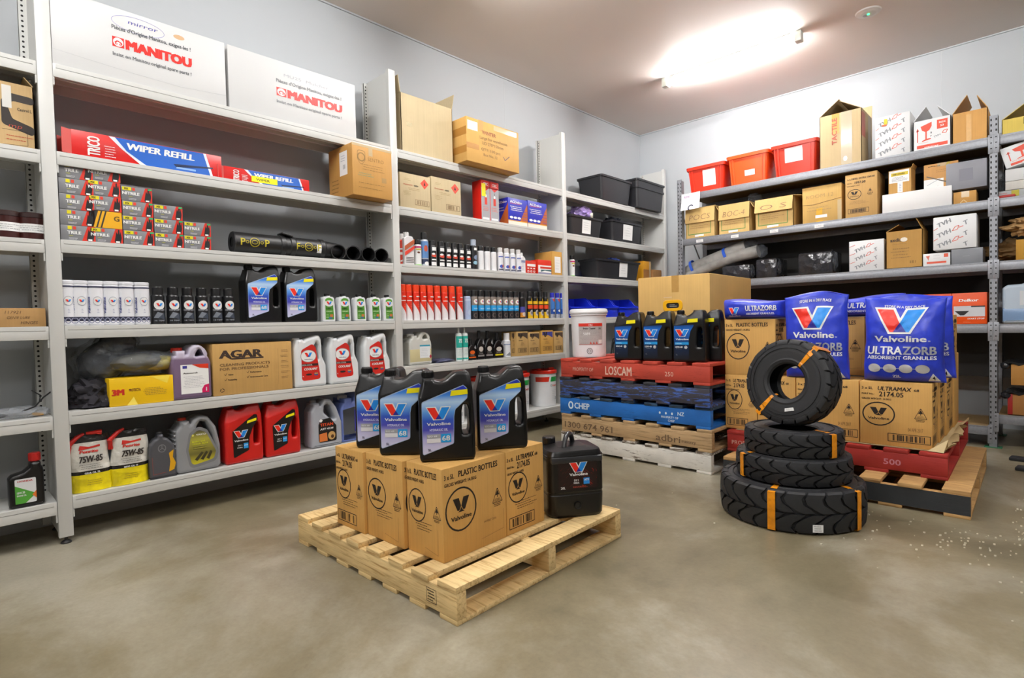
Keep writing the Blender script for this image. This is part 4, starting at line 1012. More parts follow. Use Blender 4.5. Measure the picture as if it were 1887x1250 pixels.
def shield(m, W, H):
    g = M('#8a6a38', .7); P = rnd([(.12*W, .88*H), (.32*W, .88*H), (.32*W, .70*H), (.22*W, .58*H), (.12*W, .70*H)], .02); m.pp(P, g, 1, ([(x*.9+.022*W, z*.93+.051*H) for x, z in P],)); m.ring(.22*W, .75*H, .03, .03, .008, g, 1)
    m.pt('SENTRO', .38*W, .70*H, .07*H, g, W=.40*W, bold=-.01); m.scribble(.2*W, .50*H, .85*W, .64*H, 3, g, .003, 3); m.scribble(.1*W, .38*H, .6*W, .46*H, 2, M('#7d9470', .7), .004, 2); m.pr(.72*W, .32*H, .84*W, .42*H, M('#a98650', .7), 1)
    m.pr(0, .95*H, W, H, TAPE, 2); m.pr(.40*W, .8*H, .5*W, H, TAPE, 3); m.scribble(.1*W, .12*H, .9*W, .3*H, 2, g, .003, 9)
def shield2(m, W, H): m.pr(.48*W, .42*H, .80*W, .88*H, PAPER, 1); m.scribble(.52*W, .68*H, .75*W, .82*H, 3, M('#8890a0', .6), .003); m.barcode(.6*W, .52*H, .74*W, .64*H, M('#777777', .6), 0, 8); m.scribble(.1*W, .1*H, .5*W, .4*H, 4, M('#8a6a38', .7), .006)
y, w_, h_ = LY(652, 727, 276, 372, -.10)
lput(None, boxer('carton', w_*.98, .30, h_*.97, CARDS, [('front', shield), ('left', shield2)], .006), y-.01, Z1[1]+.001, .30, 'brown carton with a shield mark, jutting out over the end of the wiper shelf', 'carton', off=-.10, rz=1.0)
# nitrile glove boxes
GB = M('#7d7e82', .45)
def glove(m, W, H, tag=False, cut=False):
    if cut:
        f0 = m.fr; m.fr = lambda u, v, n: f0(u-(gw-W), v, n); W = gw
    m.pp([(.60*W, 0), (W, 0), (W, H), (.78*W, H)], M('#cf2e1c', .4), 1); m.pp([(.74*W, .12*H), (.80*W, .8*H), (.84*W, .62*H), (.86*W, .95*H), (.90*W, .95*H), (.905*W, .62*H), (.94*W, .85*H), (.965*W, .4*H), (.93*W, .05*H), (.78*W, .0)], M('#17181a', .4), 2)
    c0_ = .2 if cut else .03; m.pr(c0_*W, .72*H, .32*W, .94*H, M('#e0d400', .45), 2); m.pr(.35*W, .73*H, .44*W, .93*H, M('#d8402c', .4), 2)
    if not cut: m.pt('MX', .10*W, .76*H, .13*H, INK, W=.12*W, bold=.04, lay=3)
    m.pt('TRILE' if cut else 'NITRILE', (.19 if cut else .03)*W, .42*H, .2*H, WHITE, W=(.39 if cut else .55)*W, bold=.07, lay=3); m.scribble(.21*W, .28*H, .4*W, .36*H, 1, M('#b8b83c', .5), .003, 2); m.scribble(.2*W, .06*H, .55*W, .2*H, 2, M('#c4c4c8', .5), .003, 5); m.pr(.78*W, .05*H, .90*W, .16*H, PAPER, 3)
    if tag: m.pr(.86*W, .86*H, .99*W, .98*H, M('#1fa866', .45), 4)
yA, wA, hA = LY(168.5, 228, 425, 452, .02)
_, _, _ = 0, 0, 0
cols = [(101, 165, 5), (168.5, 228, 5), (229.5, 285, 4), (286.5, 338, 3), (339.5, 390, 2)]
y0c = atx(165, 445, XF-.02).y; gw = (atx(390, 455, XF-.02).y-y0c)/4-.004
z_c = []
hG = .0735
for c, (a_, b_, n_) in enumerate(cols):
    yc = (atx(a_, 445, XF-.02).y+atx(b_, 445, XF-.02).y)/2
    wcol = gw if c else y0c-.430
    yc = y0c-wcol/2 if c == 0 else y0c+(gw+.004)*(c-.5)
    for k in range(n_):
        jit = .0012*math.sin(k*3.1+c); lb = f'{ORD[k]} from the bottom in the {ORD[c]} column'
        if c == 1 and k == 1:
            def yb(m, W, H):
                m.pr(0, 0, .55*W, H, M('#2c2a28', .4), 1)
                for q in range(3): m.pp([(.12*W+q*.13*W, 0), (.20*W+q*.13*W, 0), (.36*W+q*.13*W, H), (.28*W+q*.13*W, H)], M('#e8ac18', .4), 2)
                m.pp([(.40*W, 0), (W, 0), (W, H), (.66*W, H)], M('#e8ac18', .4), 3); m.pt('G', .75*W, .45*H, .3*H, M('#5a4410', .5), bold=.05, lay=4); m.scribble(.58*W, .2*H, .8*W, .35*H, 1, M('#6a5418', .5), .003)
            lput(None, boxer('glove_box', gw, .24, hG*1.12, M('#dba41a', .4), [('front', yb)]), yc, Z1[2]+k*hG+.0002*k, .24, 'yellow and black glove box in the stack of grey glove boxes', 'glove box', 'nitrile glove boxes')
            continue
        zz = Z1[2]+k*(hG+.0008)+(hG*.12+.0008 if c == 1 and k > 1 else 0)
        lput('glove%d' % min(c, 2), boxer('glove_box', wcol, .24, hG, GB, [('front', lambda m, W, H: glove(m, W, H, c > 1, c == 0))]), yc+jit, zz, .24, 'grey nitrile glove box, '+lb, 'glove box', 'nitrile glove boxes')
# black intake pipes
PIPE = M('#1a1a1b', .42); YP_ = M('#b8a820', .6)
def pipe_long():
    r = empty('intake_pipe'); m = MB(); T = Matrix.Rotation(PI/2, 4, 'Y')
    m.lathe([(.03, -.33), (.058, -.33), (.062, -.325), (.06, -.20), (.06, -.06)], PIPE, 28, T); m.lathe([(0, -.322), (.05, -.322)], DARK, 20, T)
    m.lathe([(.06, -.06), (.066, -.055), (.066, -.03), (.06, -.025), (.06, 0), (.066, .005), (.066, .03), (.06, .04), (.058, .20), (.063, .205), (.063, .23), (.056, .24), (.05, .30), (.042, .36), (.0, .36)], PIPE, 28, T)
    part('tube', m, r)
    for x in (-.03, .235):
        m = MB(); m.box(x-.035, x+.035, -.05, .03, .055, .066, PIPE, .004, Matrix.Rotation(.25, 4, 'Y')); part('bracket', m, r)
    m = MB()
    for q, x in enumerate((-.22, .115)):
        s0 = m.nf(); m.frame(lambda u, v, n: (x+u, -n, v)); m.ring(0, 0, .028, .028, .004, YP_, 1); m.ring(0, 0, .018, .012, .003, YP_, 1)
        for s in (-1, 1): m.ring(s*.042, 0, .009, .009, .003, YP_, 1); m.pt('P' if q == 0 else 'F', s*.07-.01, -.02, .04, YP_, bold=.02)
        m.warp(s0, lambda p: (p.x, -(.061-p.y)*math.cos(p.z/.061), (.061-p.y)*math.sin(p.z/.061)), .012)
    s0 = m.nf(); m.pr(.17-.115, -.035, .20-.115, .02, PAPER, 1); m.warp(s0, lambda p: (p.x+.0, -(.0612-p.y)*math.cos(p.z/.061), (.0612-p.y)*math.sin(p.z/.061)), .012)
    part('paint_marks', m, r, 'yellow painted marks'); return r
y, w_, _ = LY(436, 616, 440, 480, .07)
put(None, pipe_long, (XF-.085, y-.0, Z1[2]+.0675), 90, 'long black plastic intake pipe with yellow paint marks lying along the shelf', 'pipe')
def pipe_end():
    r = empty('intake_pipe'); m = MB(); T = Matrix.Rotation(PI/2, 4, 'X')
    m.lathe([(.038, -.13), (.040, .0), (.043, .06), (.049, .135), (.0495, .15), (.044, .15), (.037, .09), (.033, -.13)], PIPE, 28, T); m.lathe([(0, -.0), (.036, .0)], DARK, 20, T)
    part('tube', m, r); return r
for i, (pc) in enumerate((634, 661, 688.5, 712)):
    y = atx(pc, 470, XF-.01).y; put('pe', pipe_end, (XF-.16, y-.0, Z1[2]+.0505), 90-14, f'{ORD[i]} from the left of four black pipe ends opening towards the room', 'pipe', 'black pipe ends')
# shelf four: grease cartridges, black cans, two oil bottles, five small bottles
def grease(q, r_, hb):
    q.pr(-r_*1.5, hb*.03, r_*1.5, hb*.10, M('#eeeef2', .4), 1); q.pr(-r_*1.5, .10*hb, r_*1.5, .20*hb, M('#2d2f45', .4), 1)
    for k in range(-2, 3): q.ring(k*r_*.62, .115*hb, .0115, .014, .004, M('#9094ac', .4), 2)
    q.pr(-r_*1.5, .90*hb, r_*1.5, .935*hb, M('#3c3f58', .4), 1)
    q.pp(ell(r_*.1, .58*hb, .018, .022, 18), WHITE, 1); q.ring(r_*.1, .58*hb, .018, .022, .0015, M('#8a90a8', .4), 2); q.vlogo(r_*.1, .555*hb, .022, None, 4)
    q.pt('Valvoline', -r_*.75, .28*hb, .012, M('#3a4488', .4), rot=PI/2, W=.4*hb, bold=.04); q.scribble(-r_*1.15, .3*hb, -r_*.95, .7*hb, 6, M('#9aa0b4', .5), .002, 3); q.scribble(0, .28*hb, r_*.25, .40*hb, 3, M('#3a4488', .4), .002, 2)
gx = [124, 148.5, 177.5, 206, 234, 262.5]
_, _, hg = LY(137, 160, 515, 598, .03)
for i, a in enumerate(gx):
    y = atx(a, 597, XF-.055).y
    lput('grease', can(.036, hg, M('#e6e7ec', .4), M('#e2e3e8', .4), grease, .06, 1.0, 'grease_cartridge', 24), y, Z1[3], .072, f'{ORD[i]} from the left in the row of six white grease cartridges', 'cartridge', 'white grease cartridges', .02)
def blackcan(q, r_, hb):
    q.pp(ell(0, .66*hb, r_*.82, r_*.8, 20), WHITE, 1); q.vlogo(0, .615*hb, r_*.95, None, 3); q.pt('COPPER COAT', 0, .46*hb, .009, M('#b8bcc4', .4), W=r_*1.7, al='c', bold=.04)
    q.pp([(-r_*.9, .22*hb), (r_*.2, .20*hb), (r_*.6, .36*hb), (-r_*.3, .42*hb)], M('#7c828c', .4), 1); q.pp([(-r_*.2, .22*hb), (r_*.9, .14*hb), (r_*.7, .40*hb)], M('#3c4452', .4), 2); q.pt('HI TEMP', 0, .1*hb, .007, M('#9a9ea8', .4), W=r_*1.5, al='c')
_, _, hb_ = LY(309, 331, 529, 597, .03)
for i, a in enumerate((292, 320, 346.5, 372.5, 399, 421.5)):
    lput('bcan', can(.0315, hb_, M('#17181b', .35), M('#0f0f11', .4), blackcan, .22, .8, n=20), atx(a, 597, XF-.055).y, Z1[3], .063, f'{ORD[i]} from the left of six black spray cans beside the white cartridges', 'spray can', 'black spray cans beside the cartridges', .02)
for i, (a, b_) in enumerate(((456, 521), (525, 589))):
    y = (atx(a, 596, XF-.02).y+atx(b_, 596, XF-.02).y)/2
    lput('hyd', jug5('hyd'), y, Z1[3], .12, ['left', 'right'][i]+' one of two black hydraulic oil bottles on the racking shelf', 'bottle', 'hydraulic oil bottles on the shelf', .02)
GRW = M('#dfe2e4', .4)
def green(m, w_, h_):
    raw(m, w_, h_, .055); G = M('#4d8c2c', .4)
    m.pp(ell(w_*.50, h_*.80, w_*.30, h_*.09), M('#5c9c3c', .4), 1); m.pp([(.2*w_, .08*h_), (.86*w_, .08*h_), (.80*w_, .66*h_), (.2*w_, .66*h_)], G, 1); m.pp(ell(.5*w_, .68*h_, w_*.34, h_*.115), WHITE, 2); m.vlogo(.5*w_, .64*h_, .42*w_, None, 4)
    m.pt('TURBO', .25*w_, .46*h_, .055*h_, M('#1c3c14', .4), W=.4*w_, bold=.06, lay=3); m.pt('COOLANT', .25*w_, .36*h_, .05*h_, M('#c8e4b4', .4), W=.5*w_, bold=.05, lay=3); m.pr(.55*w_, .17*h_, .78*w_, .27*h_, M('#c4703c', .4), 2); m.pr(.45*w_, .1*h_, .7*w_, .17*h_, M('#3c6c94', .4), 2); m.scribble(.24*w_, .12*h_, .5*w_, .3*h_, 3, M('#bcd8a4', .4), .003)
gw_ = .090; _, _, hgr = LY(619, 646, 545, 593, .02)
for i, a in enumerate((604, 633, 662, 689.5, 714)):
    lput('green', bottle('coolant_bottle', [(.02, 0), (.98, 0), (1, .3), (.93, .86), (.84, .93), (.62, .93), (.62, .97), (.38, .97), (.38, .93), (.12, .93), (.04, .85), (0, .3)], .008, gw_, hgr, .055, GRW, (), (.5, .017, .96, 1.06, M('#101112', .4)), green, .006), atx(a, 594, XF-.045).y, Z1[3], .055, f'{ORD[i]} from the left of five small white and green bottles', 'bottle', 'small white and green bottles', .02)
# shelf five
def cloth():
    m = MB(); cl = M('#26242c', .85, 'crinkle', s=9, b=.6); m.blob((0, 0, .004), (.12, .09, .105), cl, .35, 3, 4, 2.5, .0); m.blob((.06, -.02, .003), (.11, .08, .07), cl, .3, 9, 4, 3, 0); m.blob((-.02, .0, .06), (.10, .08, .085), cl, .35, 12, 4, 3, -.055); return m.build('cloth_bundle')
y, w_, h_ = LY(122, 204, 712, 758, .03); lput(None, cloth, y+.05, Z1[4]+.001, .24, 'dark folded cloth bundle beside the upright on the lower shelf', 'cloth', off=.02)
GRB = M('#3c3f47', .25, 'crinkle', s=12, b=.9)
y, w_, h_ = LY(140, 240, 645, 730, .08)
o = lput(None, wrapped('wrapped_part', [((0, 0, 0), (.12, .07, .10), GRB), ((.08, 0, .06), (.09, .065, .07), GRB)], FILM), y+.02, Z1[4]+.225, .2, 'grey part in a clear plastic bag leaning on the cloth bundle', 'bagged part', off=.06, rz=0); o.rotation_euler = (.1, -.35, PI/2)
y, w_, h_ = LY(203, 321, 700, 750, .02)
def threem(m, W, H):
    m.pt('3M', .04*W, .40*H, .2*H, M('#c8301c', .45), W=.17*W, bold=.09); m.pt('PROTECTA', .29*W, .5*H, .1*H, M('#6a2a18', .45), W=.18*W, bold=.05); m.scribble(.5*W, .3*H, .9*W, .6*H, 5, M('#b8942a', .5), .004, 2)
    m.pp([(.25*W, 0), (.42*W, 0), (.36*W, .3*H)], M('#f8e060', .4), 1); m.pp([(.62*W, H), (.95*W, H), (.9*W, .7*H)], M('#f8dc50', .4), 1)
lput(None, boxer('box', w_, .2, h_, M('#ecbe0a', .4), [('front', threem)]), y, Z1[4], .2, 'bright yellow box with red lettering on the lower shelf', 'box')
o = lput(None, wrapped('wrapped_part', [((-.03, 0, 0), (.13, .07, .045), M('#5c5a50', .6)), ((.07, 0, -.01), (.1, .06, .04), M('#b0a040', .5))], FILM), y+.035, Z1[4]+h_+.075, .14, 'yellow and grey part in a clear plastic bag on top of the yellow box', 'bagged part', off=.03)
JOUT = [(.0, .03), (.03, 0), (.97, 0), (1, .03), (1, .66), (.96, .74), (.90, .80), (.80, .97), (.70, 1.0), (.56, 1.0), (.46, .93), (.42, .84), (.36, .82), (.36, .90), (.12, .90), (.12, .82), (.06, .80), (0, .68)]
def jerry(name, w_, h_, d_, body, capc, draw, liq=None, H_=((.60, .82), (.70, .925), (.78, .90), (.86, .80), (.62, .78))):
    return bottle(name, JOUT, [.01, .01, .01, .01, .02, .02, .01, .02, .02, .02, .02, .01, .0, .0, .0, .0, .01, .02], w_, h_, d_, body, (H_,), (.24, .026*w_/.19, .865, .955, capc), draw, .014, liq)
def auto(m, w_, h_):
    raw(m, w_, h_, .15); m.pr(.22*w_, .10*h_, .92*w_, .64*h_, PAPER, 1); m.pp([(.5*w_, .64*h_), (.92*w_, .64*h_), (.92*w_, .55*h_), (.7*w_, .57*h_)], M('#d8381c', .4), 2); m.pr(.27*w_, .57*h_, .38*w_, .62*h_, M('#3a3a8c', .4), 2)
    m.pt('Autoscrub', .28*w_, .47*h_, .028*h_, INK, W=.36*w_, bold=.05); m.scribble(.27*w_, .2*h_, .85*w_, .43*h_, 8, M('#9a98a4', .5), .0016, 3); m.pp([(.74*w_, .10*h_), (.92*w_, .10*h_), (.92*w_, .26*h_), (.80*w_, .24*h_), (.74*w_, .17*h_)], M('#d0145c', .4), 2); m.pt('1', .84*w_, .13*h_, .07*h_, WHITE, bold=.05, lay=3)
y, w_, h_ = LY(318, 392, 641, 740, .02)
lput(None, jerry('jerry_jug', w_, h_, .15, M('#8f7f98', .3, 'grad', z0=0, z1=.33, stops=((0, '#6d5a74'), (.66, '#79657f'), (.70, '#b9b0c4'), (1, '#cfcad6'))), M('#c83020', .4), auto), y, Z1[4], .15, 'purple tinted cleaner jug with a red cap and white label', 'jug')
AG = M('#33241c', .6, 'ink')
def agar(m, W, H):
    m.pt('AGAR', .08*W, .72*H, .15*H, AG, W=.52*W, bold=.10); m.line([(.22*W, .70*H), (.62*W, .70*H)], .008, AG); m.line([(.16*W, .76*H), (.22*W, .70*H)], .008, AG)
    m.pt('CLEANING PRODUCTS', .08*W, .565*H, .05*H, M('#7a5c38', .7), W=.62*W, bold=.03); m.pt('FOR PROFESSIONALS', .08*W, .485*H, .05*H, M('#7a5c38', .7), W=.60*W, bold=.03)
    for a, v, t in ((.13, .38, 'Value'), (.40, .40, 'Performance'), (.13, .28, 'Reliability'), (.40, .305, 'Environmental Care')): m.pt(t, a*W+.02, v*H, .03*H, AG, bold=.02); m.line([(a*W, v*H+.008), (a*W+.006, v*H), (a*W+.014, v*H+.014)], .002, AG)
    m.line([(.81*W, .12*H), (.81*W, .86*H)], .0012, M('#9a7c4c', .7)); 
    for k in range(6): m.scribble(.84*W, (.78-.11*k)*H, .97*W, (.84-.11*k)*H, 2, AG, .0016, k)
    for k in range(3): m.line([(.1*W+.012*math.cos(k*2.1), .1*H+.012*math.sin(k*2.1)), (.1*W+.012*math.cos(k*2.1+1.5), .1*H+.012*math.sin(k*2.1+1.5))], .004, AG)
y, w_, h_ = LY(394, 540, 632, 722, .02)
lput(None, boxer('carton', w_, .28, h_*1.02, M('#c59c5c', .7, 'card'), [('front', agar)], .004), y, Z1[4], .28, 'brown carton of cleaning products between the purple jug and the white coolant jugs', 'carton')
WJ = [(.03, 0), (.97, 0), (1, .05), (1, .40), (.88, .58), (.86, .92), (.80, 1.0), (.70, 1.0), (.36, .93), (.30, .90), (.28, .93), (.08, .93), (.06, .86), (0, .74), (0, .04)]
def cool(m, w_, h_):
    raw(m, w_, h_, .12); P = rnd([(.20*w_, .12*h_), (.80*w_, .14*h_), (.66*w_, .76*h_), (.56*w_, .84*h_), (.2*w_, .72*h_)], .02); m.pp(P, M('#cc2a20', .35), 1)
    m.pp(ell(.42*w_, .60*h_, .24*w_, .115*h_), PAPER, 2); m.ring(.42*w_, .60*h_, .245*w_, .12*h_, .003, M('#a8a8ac', .3), 3); m.vlogo(.42*w_, .585*h_, .24*w_, None, 4); m.pt('Valvoline', .42*w_, .525*h_, .022*h_, M('#2a2a60', .4), W=.26*w_, al='c', bold=.03)
    m.pr(.2*w_, .405*h_, .72*w_, .45*h_, M('#3a2424', .4), 2); m.pt('DEX-COOL', .22*w_, .412*h_, .028*h_, M('#d0c8c0', .4), W=.32*w_, bold=.05, lay=3); m.pt('COOLANT', .27*w_, .325*h_, .045*h_, WHITE, W=.42*w_, bold=.08, sh=.15, lay=3)
    m.pp(ell(.42*w_, .24*h_, .1*w_, .02*h_, 12), INK, 2); m.pp(ell(.65*w_, .24*h_, .07*w_, .035*h_, 12), M('#4a4a8c', .4), 2); m.pr(.6*w_, .24*h_, .7*w_, .265*h_, M('#c89a3c', .4), 3); m.pt('5L', .22*w_, .2*h_, .02*h_, WHITE)
yy = [(541, 607, 717), (604, 668, 709), (665, 728, 702)]; wj = .21; _, _, hj = LY(541, 607, 620, 717, .02)
for i, (a, b_, pb) in enumerate(yy):
    y = (atx(a, pb, XF-.02).y+atx(b_, pb, XF-.02).y)/2
    lput('cool', bottle('coolant_jug', WJ, [.01, .01, .01, .03, .02, .02, .02, .03, .02, .01, .004, .004, .02, .03, .01], wj, .325, .12, GRW, (((.66, .52), (.76, .52), (.77, .80), (.70, .88), (.64, .80)),), (.18, .021, .90, .955, M('#e6e8ea', .4)), cool, .016), y, Z1[4], .12, ['white coolant jug with a red label nearest the brown carton', 'white coolant jug with a red label, middle one of three', 'white coolant jug with a red label next to the upright'][i], 'jug', 'white coolant jugs')
# bottom shelf
def pouch(seed, red):
    def f():
        r = empty('oil_pouch'); w_, h_ = .175, .275; m = MB(); V = []; NX, NZ = 12, 16
        def pos(x, z, s, n=0):
            e = max(0, 1-abs(x/(w_/2))**3)**.5; t = .036*(1-.8*(z/h_)**2)*e; k = 1-.12*(z/h_)
            return (x*k+.006*math.sin(z*20+seed), s*(t+.003*noise.noise(Vector((x*30, z*25, seed+s)))+n), z)
        for s in (-1, 1):
            V = [pos(w_*(i/NX-.5), h_*j/NZ, s) for j in range(NZ+1) for i in range(NX+1)]
            for j in range(NZ):
                z = j/NZ; mt = M('#e6d21a', .2, 'crinkle', s=20, b=.4) if z < .30 else (M('#22201e', .2, 'crinkle', s=20, b=.4) if z < .37 or z > .84 else M('#cfccc2', .15, 'crinkle', s=20, b=.5))
                m.add(V[j*(NX+1):(j+2)*(NX+1)], [(i, i+1, NX+2+i, NX+1+i) for i in range(NX)], mt)
        part('bag', m, r)
        m = MB(); m.frame(lambda u, v, n: (u, -n, v)); RR = M('#c42a20', .35)
        m.pp([(-.045, .205), (.05, .215), (.05, .225), (0, .218), (-.04, .228)], RR, 1); m.pt('Penrite', -.04, .19, .014, RR, W=.08, bold=.09, sh=.15); m.pt('75W-85', -.045, .145, .03, INK, W=.10, bold=.09, sh=.15); m.scribble(-.05, .11, .06, .138, 3, M('#55524c', .5), .002, 3); m.pt('GEAR OIL 75', -.03, .088, .008, PAPER)
        m.scribble(-.03, .03, .05, .06, 3, M('#8a6a14', .5), .002); m.warp(0, lambda p: pos(p.x, p.z, -1, .0012-p.y), .02); part('print', m, r)
        m = MB(); m.tube([(-w_/2+.01, 0, .19), (-w_/2+.005, -.01, .235), (-w_/2+.04, -.008, .27), (-.02, 0, .283)], [.012, .013, .01, .007], M('#c8201a', .35), 10)
        if red: m.tube([(-.01, 0, .283), (.03, -.01, .285), (.05, -.01, .283)], [.007, .010, .013], M('#d8281e', .35), 10)
        part('spout', m, r, 'red spout'); return r
    return f
y, w_, h_ = LY(141, 208, 810, 906, .03)
lput(None, pouch(1, True), y-.01, Z1[5], .07, 'white and yellow gear oil pouch nearest the upright on the bottom shelf', 'pouch', 'gear oil pouches', .03)
y, w_, h_ = LY(210, 276, 803, 895, .03)
lput(None, pouch(4, False), y, Z1[5], .07, 'white and yellow gear oil pouch beside the small dark grey bottle', 'pouch', 'gear oil pouches', .03)
B1 = [(0, 0), (1, 0), (1, .55), (.94, .74), (.70, .90), (.56, .92), (.56, 1), (.34, 1), (.34, .92), (.2, .9), (.04, .78), (0, .6)]
def merc(m, w_, h_):
    raw(m, w_, h_, .07); g = M('#8a8c90', .3); m.ring(.47*w_, .68*h_, .15*w_, .09*h_, .003, g, 1)
    for k in range(3): m.line([(.47*w_, .68*h_), (.47*w_+.14*w_*math.cos(PI/2+k*2.094), .68*h_+.085*h_*math.sin(PI/2+k*2.094))], .0025, g)
    m.pp([(.70*w_, .12*h_), (.90*w_, .16*h_), (.97*w_, .3*h_), (.86*w_, .45*h_), (.9*w_, .62*h_), (.72*w_, .55*h_), (.76*w_, .35*h_)], M('#d8a014', .35), 1); m.line([(.12*w_, .1*h_), (.6*w_, .12*h_)], .002, M('#a04030', .4)); m.line([(.12*w_, .1*h_), (.1*w_, .5*h_)], .0015, M('#a04030', .4)); m.pr(0, 0, w_, .05*h_, M('#2c2d31', .4), 1)
y, w_, h_ = LY(277, 327, 805, 885, .03)
lput(None, bottle('oil_bottle', B1, .015, w_, h_, .07, M('#4a4b50', .35), (), (.45, .014, .96, 1.04, M('#2c2d30', .4)), merc, .012), y, Z1[5], .07, 'small dark grey oil bottle with a star ring and yellow artwork', 'bottle', None, .03)
GO = [(.06, 0), (.92, 0), (1, .06), (1, .42), (.92, .76), (.74, .97), (.54, 1.0), (.40, .94), (.34, .86), (.34, .93), (.14, .93), (.12, .86), (.02, .76), (0, .05)]
def vaico(m, w_, h_):
    raw(m, w_, h_, .14); P = rnd([(.30*w_, .06*h_), (.88*w_, .14*h_), (.95*w_, .30*h_), (.70*w_, .74*h_), (.50*w_, .82*h_), (.30*w_, .70*h_), (.22*w_, .40*h_)], .03); m.pp(P, M('#77787b', .4), 1)
    Q = [(.55*w_+(x-.55*w_)*.84, .42*h_+(z-.42*h_)*.84) for x, z in P]; m.pp(Q, M('#8a8436', .35, 'grad', z0=.02, z1=.28, stops=((0, '#d8ce20'), (.3, '#6a6430'), (.6, '#a8a240'), (.8, '#3a3a34'), (1, '#1c1c1c'))), 2)
    m.pt('VAICO', .45*w_, .65*h_, .03*h_, PAPER, W=.22*w_, lay=4); m.pp(ell(.38*w_, .66*h_, .025*w_, .02*h_, 10), M('#d8d060', .4), 4); m.pt('Brake and', .36*w_, .53*h_, .028*h_, M('#d8d830', .4), lay=4, W=.28*w_); m.pt('clutch fluid', .36*w_, .485*h_, .028*h_, M('#d8d830', .4), lay=4, W=.34*w_); m.scribble(.33*w_, .38*h_, .75*w_, .46*h_, 2, PAPER, .002)
    for k in range(3): m.pp([(.40*w_+k*.13*w_, .22*h_), (.46*w_+k*.13*w_, .19*h_), (.60*w_+k*.1*w_, .32*h_), (.56*w_+k*.1*w_, .35*h_)], M('#3a3620', .4), 4)
def ribs(w_, h_, d_):
    def e(m):
        for k in range(9): m.box(-w_/2-.003, -w_/2+.05, -d_/2+.008, d_/2-.008, .05+.022*k*h_/.3, .058+.022*k*h_/.3, M('#8a8c8f', .35), .003)
    return e
y, w_, h_ = LY(325, 409, 779, 873, .03); w_ = min(w_, .245); hh = .305
lput(None, bottle('oil_can', GO, .02, w_, hh, .14, M('#8a8c8f', .35), (((.46, .78), (.56, .90), (.68, .88), (.82, .62), (.86, .40), (.80, .42), (.66, .74)),), (.24, .020, .905, .975, M('#cc3a20', .4)), vaico, .018, extra=ribs(w_, hh, .14)), y, Z1[5], .14, 'grey ribbed oil can with a red cap and a yellow arched label', 'oil can', None, .03)
for i, (a, b_, pb) in enumerate(((412, 492, 857), (489, 559, 845))):
    y = (atx(a, pb, XF-.03).y+atx(b_, pb, XF-.03).y)/2
    lput('redj', jug5('atf'), y, Z1[5], .12, ['red transmission fluid bottle next to the grey ribbed can', 'red transmission fluid bottle next to the silver bottle'][i], 'bottle', 'red transmission fluid bottles', .03)
TO = [(.02, 0), (.98, 0), (1, .05), (1, .48), (.84, .80), (.66, .98), (.46, 1), (.36, .92), (.30, .86), (.30, .93), (.10, .93), (.10, .86), (.02, .76), (0, .05)]
def titan(m, w_, h_):
    raw(m, w_, h_, .12); m.pp(rnd([(.22*w_, .10*h_), (.80*w_, .10*h_), (.80*w_, .42*h_), (.6*w_, .60*h_), (.3*w_, .58*h_), (.22*w_, .48*h_)], .015), M('#1d1a1a', .35), 1)
    m.pt('TITAN', .27*w_, .44*h_, .06*h_, M('#d84a20', .4), W=.42*w_, bold=.06, lay=3); m.pt('ATF 4134', .27*w_, .36*h_, .04*h_, WHITE, W=.42*w_, bold=.06, lay=3, sh=.15); m.pp([(.24*w_, .12*h_), (.5*w_, .12*h_), (.48*w_, .30*h_), (.24*w_, .28*h_)], M('#d87838', .4), 2); m.pp(ell(.64*w_, .22*h_, .12*w_, .09*h_, 14), M('#c8a060', .4), 2); m.pp(ell(.66*w_, .2*h_, .05*w_, .04*h_, 10), M('#5a3a20', .4), 3); m.pp([(.24*w_, .56*h_), (.3*w_, .60*h_), (.36*w_, .56*h_), (.3*w_, .52*h_)], PAPER, 3)
y, w_, h_ = LY(573, 634, 749, 826, .04)
lput(None, bottle('oil_bottle', TO, .02, .215, .31, .12, M('#a8acb4', .3), (((.42, .72), (.44, .86), (.54, .90), (.64, .84), (.80, .56), (.66, .56)),), (.20, .021, .92, .99, M('#8e9298', .35)), titan, .016), y, Z1[5], .12, 'silver transmission fluid bottle with a black and orange label', 'bottle', None, .04)
def wash(m, w_, h_): raw(m, w_, h_, .17); m.pr(.42*w_, .2*h_, .92*w_, .66*h_, M('#34369a', .35), 1); m.pp([(.50*w_, .22*h_), (.72*w_, .22*h_), (.68*w_, .45*h_), (.66*w_, .56*h_), (.56*w_, .56*h_), (.54*w_, .45*h_)], PAPER, 2); m.pp([(.48*w_, .56*h_), (.7*w_, .56*h_), (.7*w_, .62*h_), (.5*w_, .64*h_)], M('#c9bc84', .4), 2)
y, w_, h_ = LY(627, 690, 737, 815, .06)
lput(None, jerry('jerry_jug', .235, .325, .17, M('#6f83c8', .3), M('#dfe2ea', .4), wash), y, Z1[5], .17, 'blue jug behind the pallet bottles at the end of the bottom shelf', 'jug', None, .06)
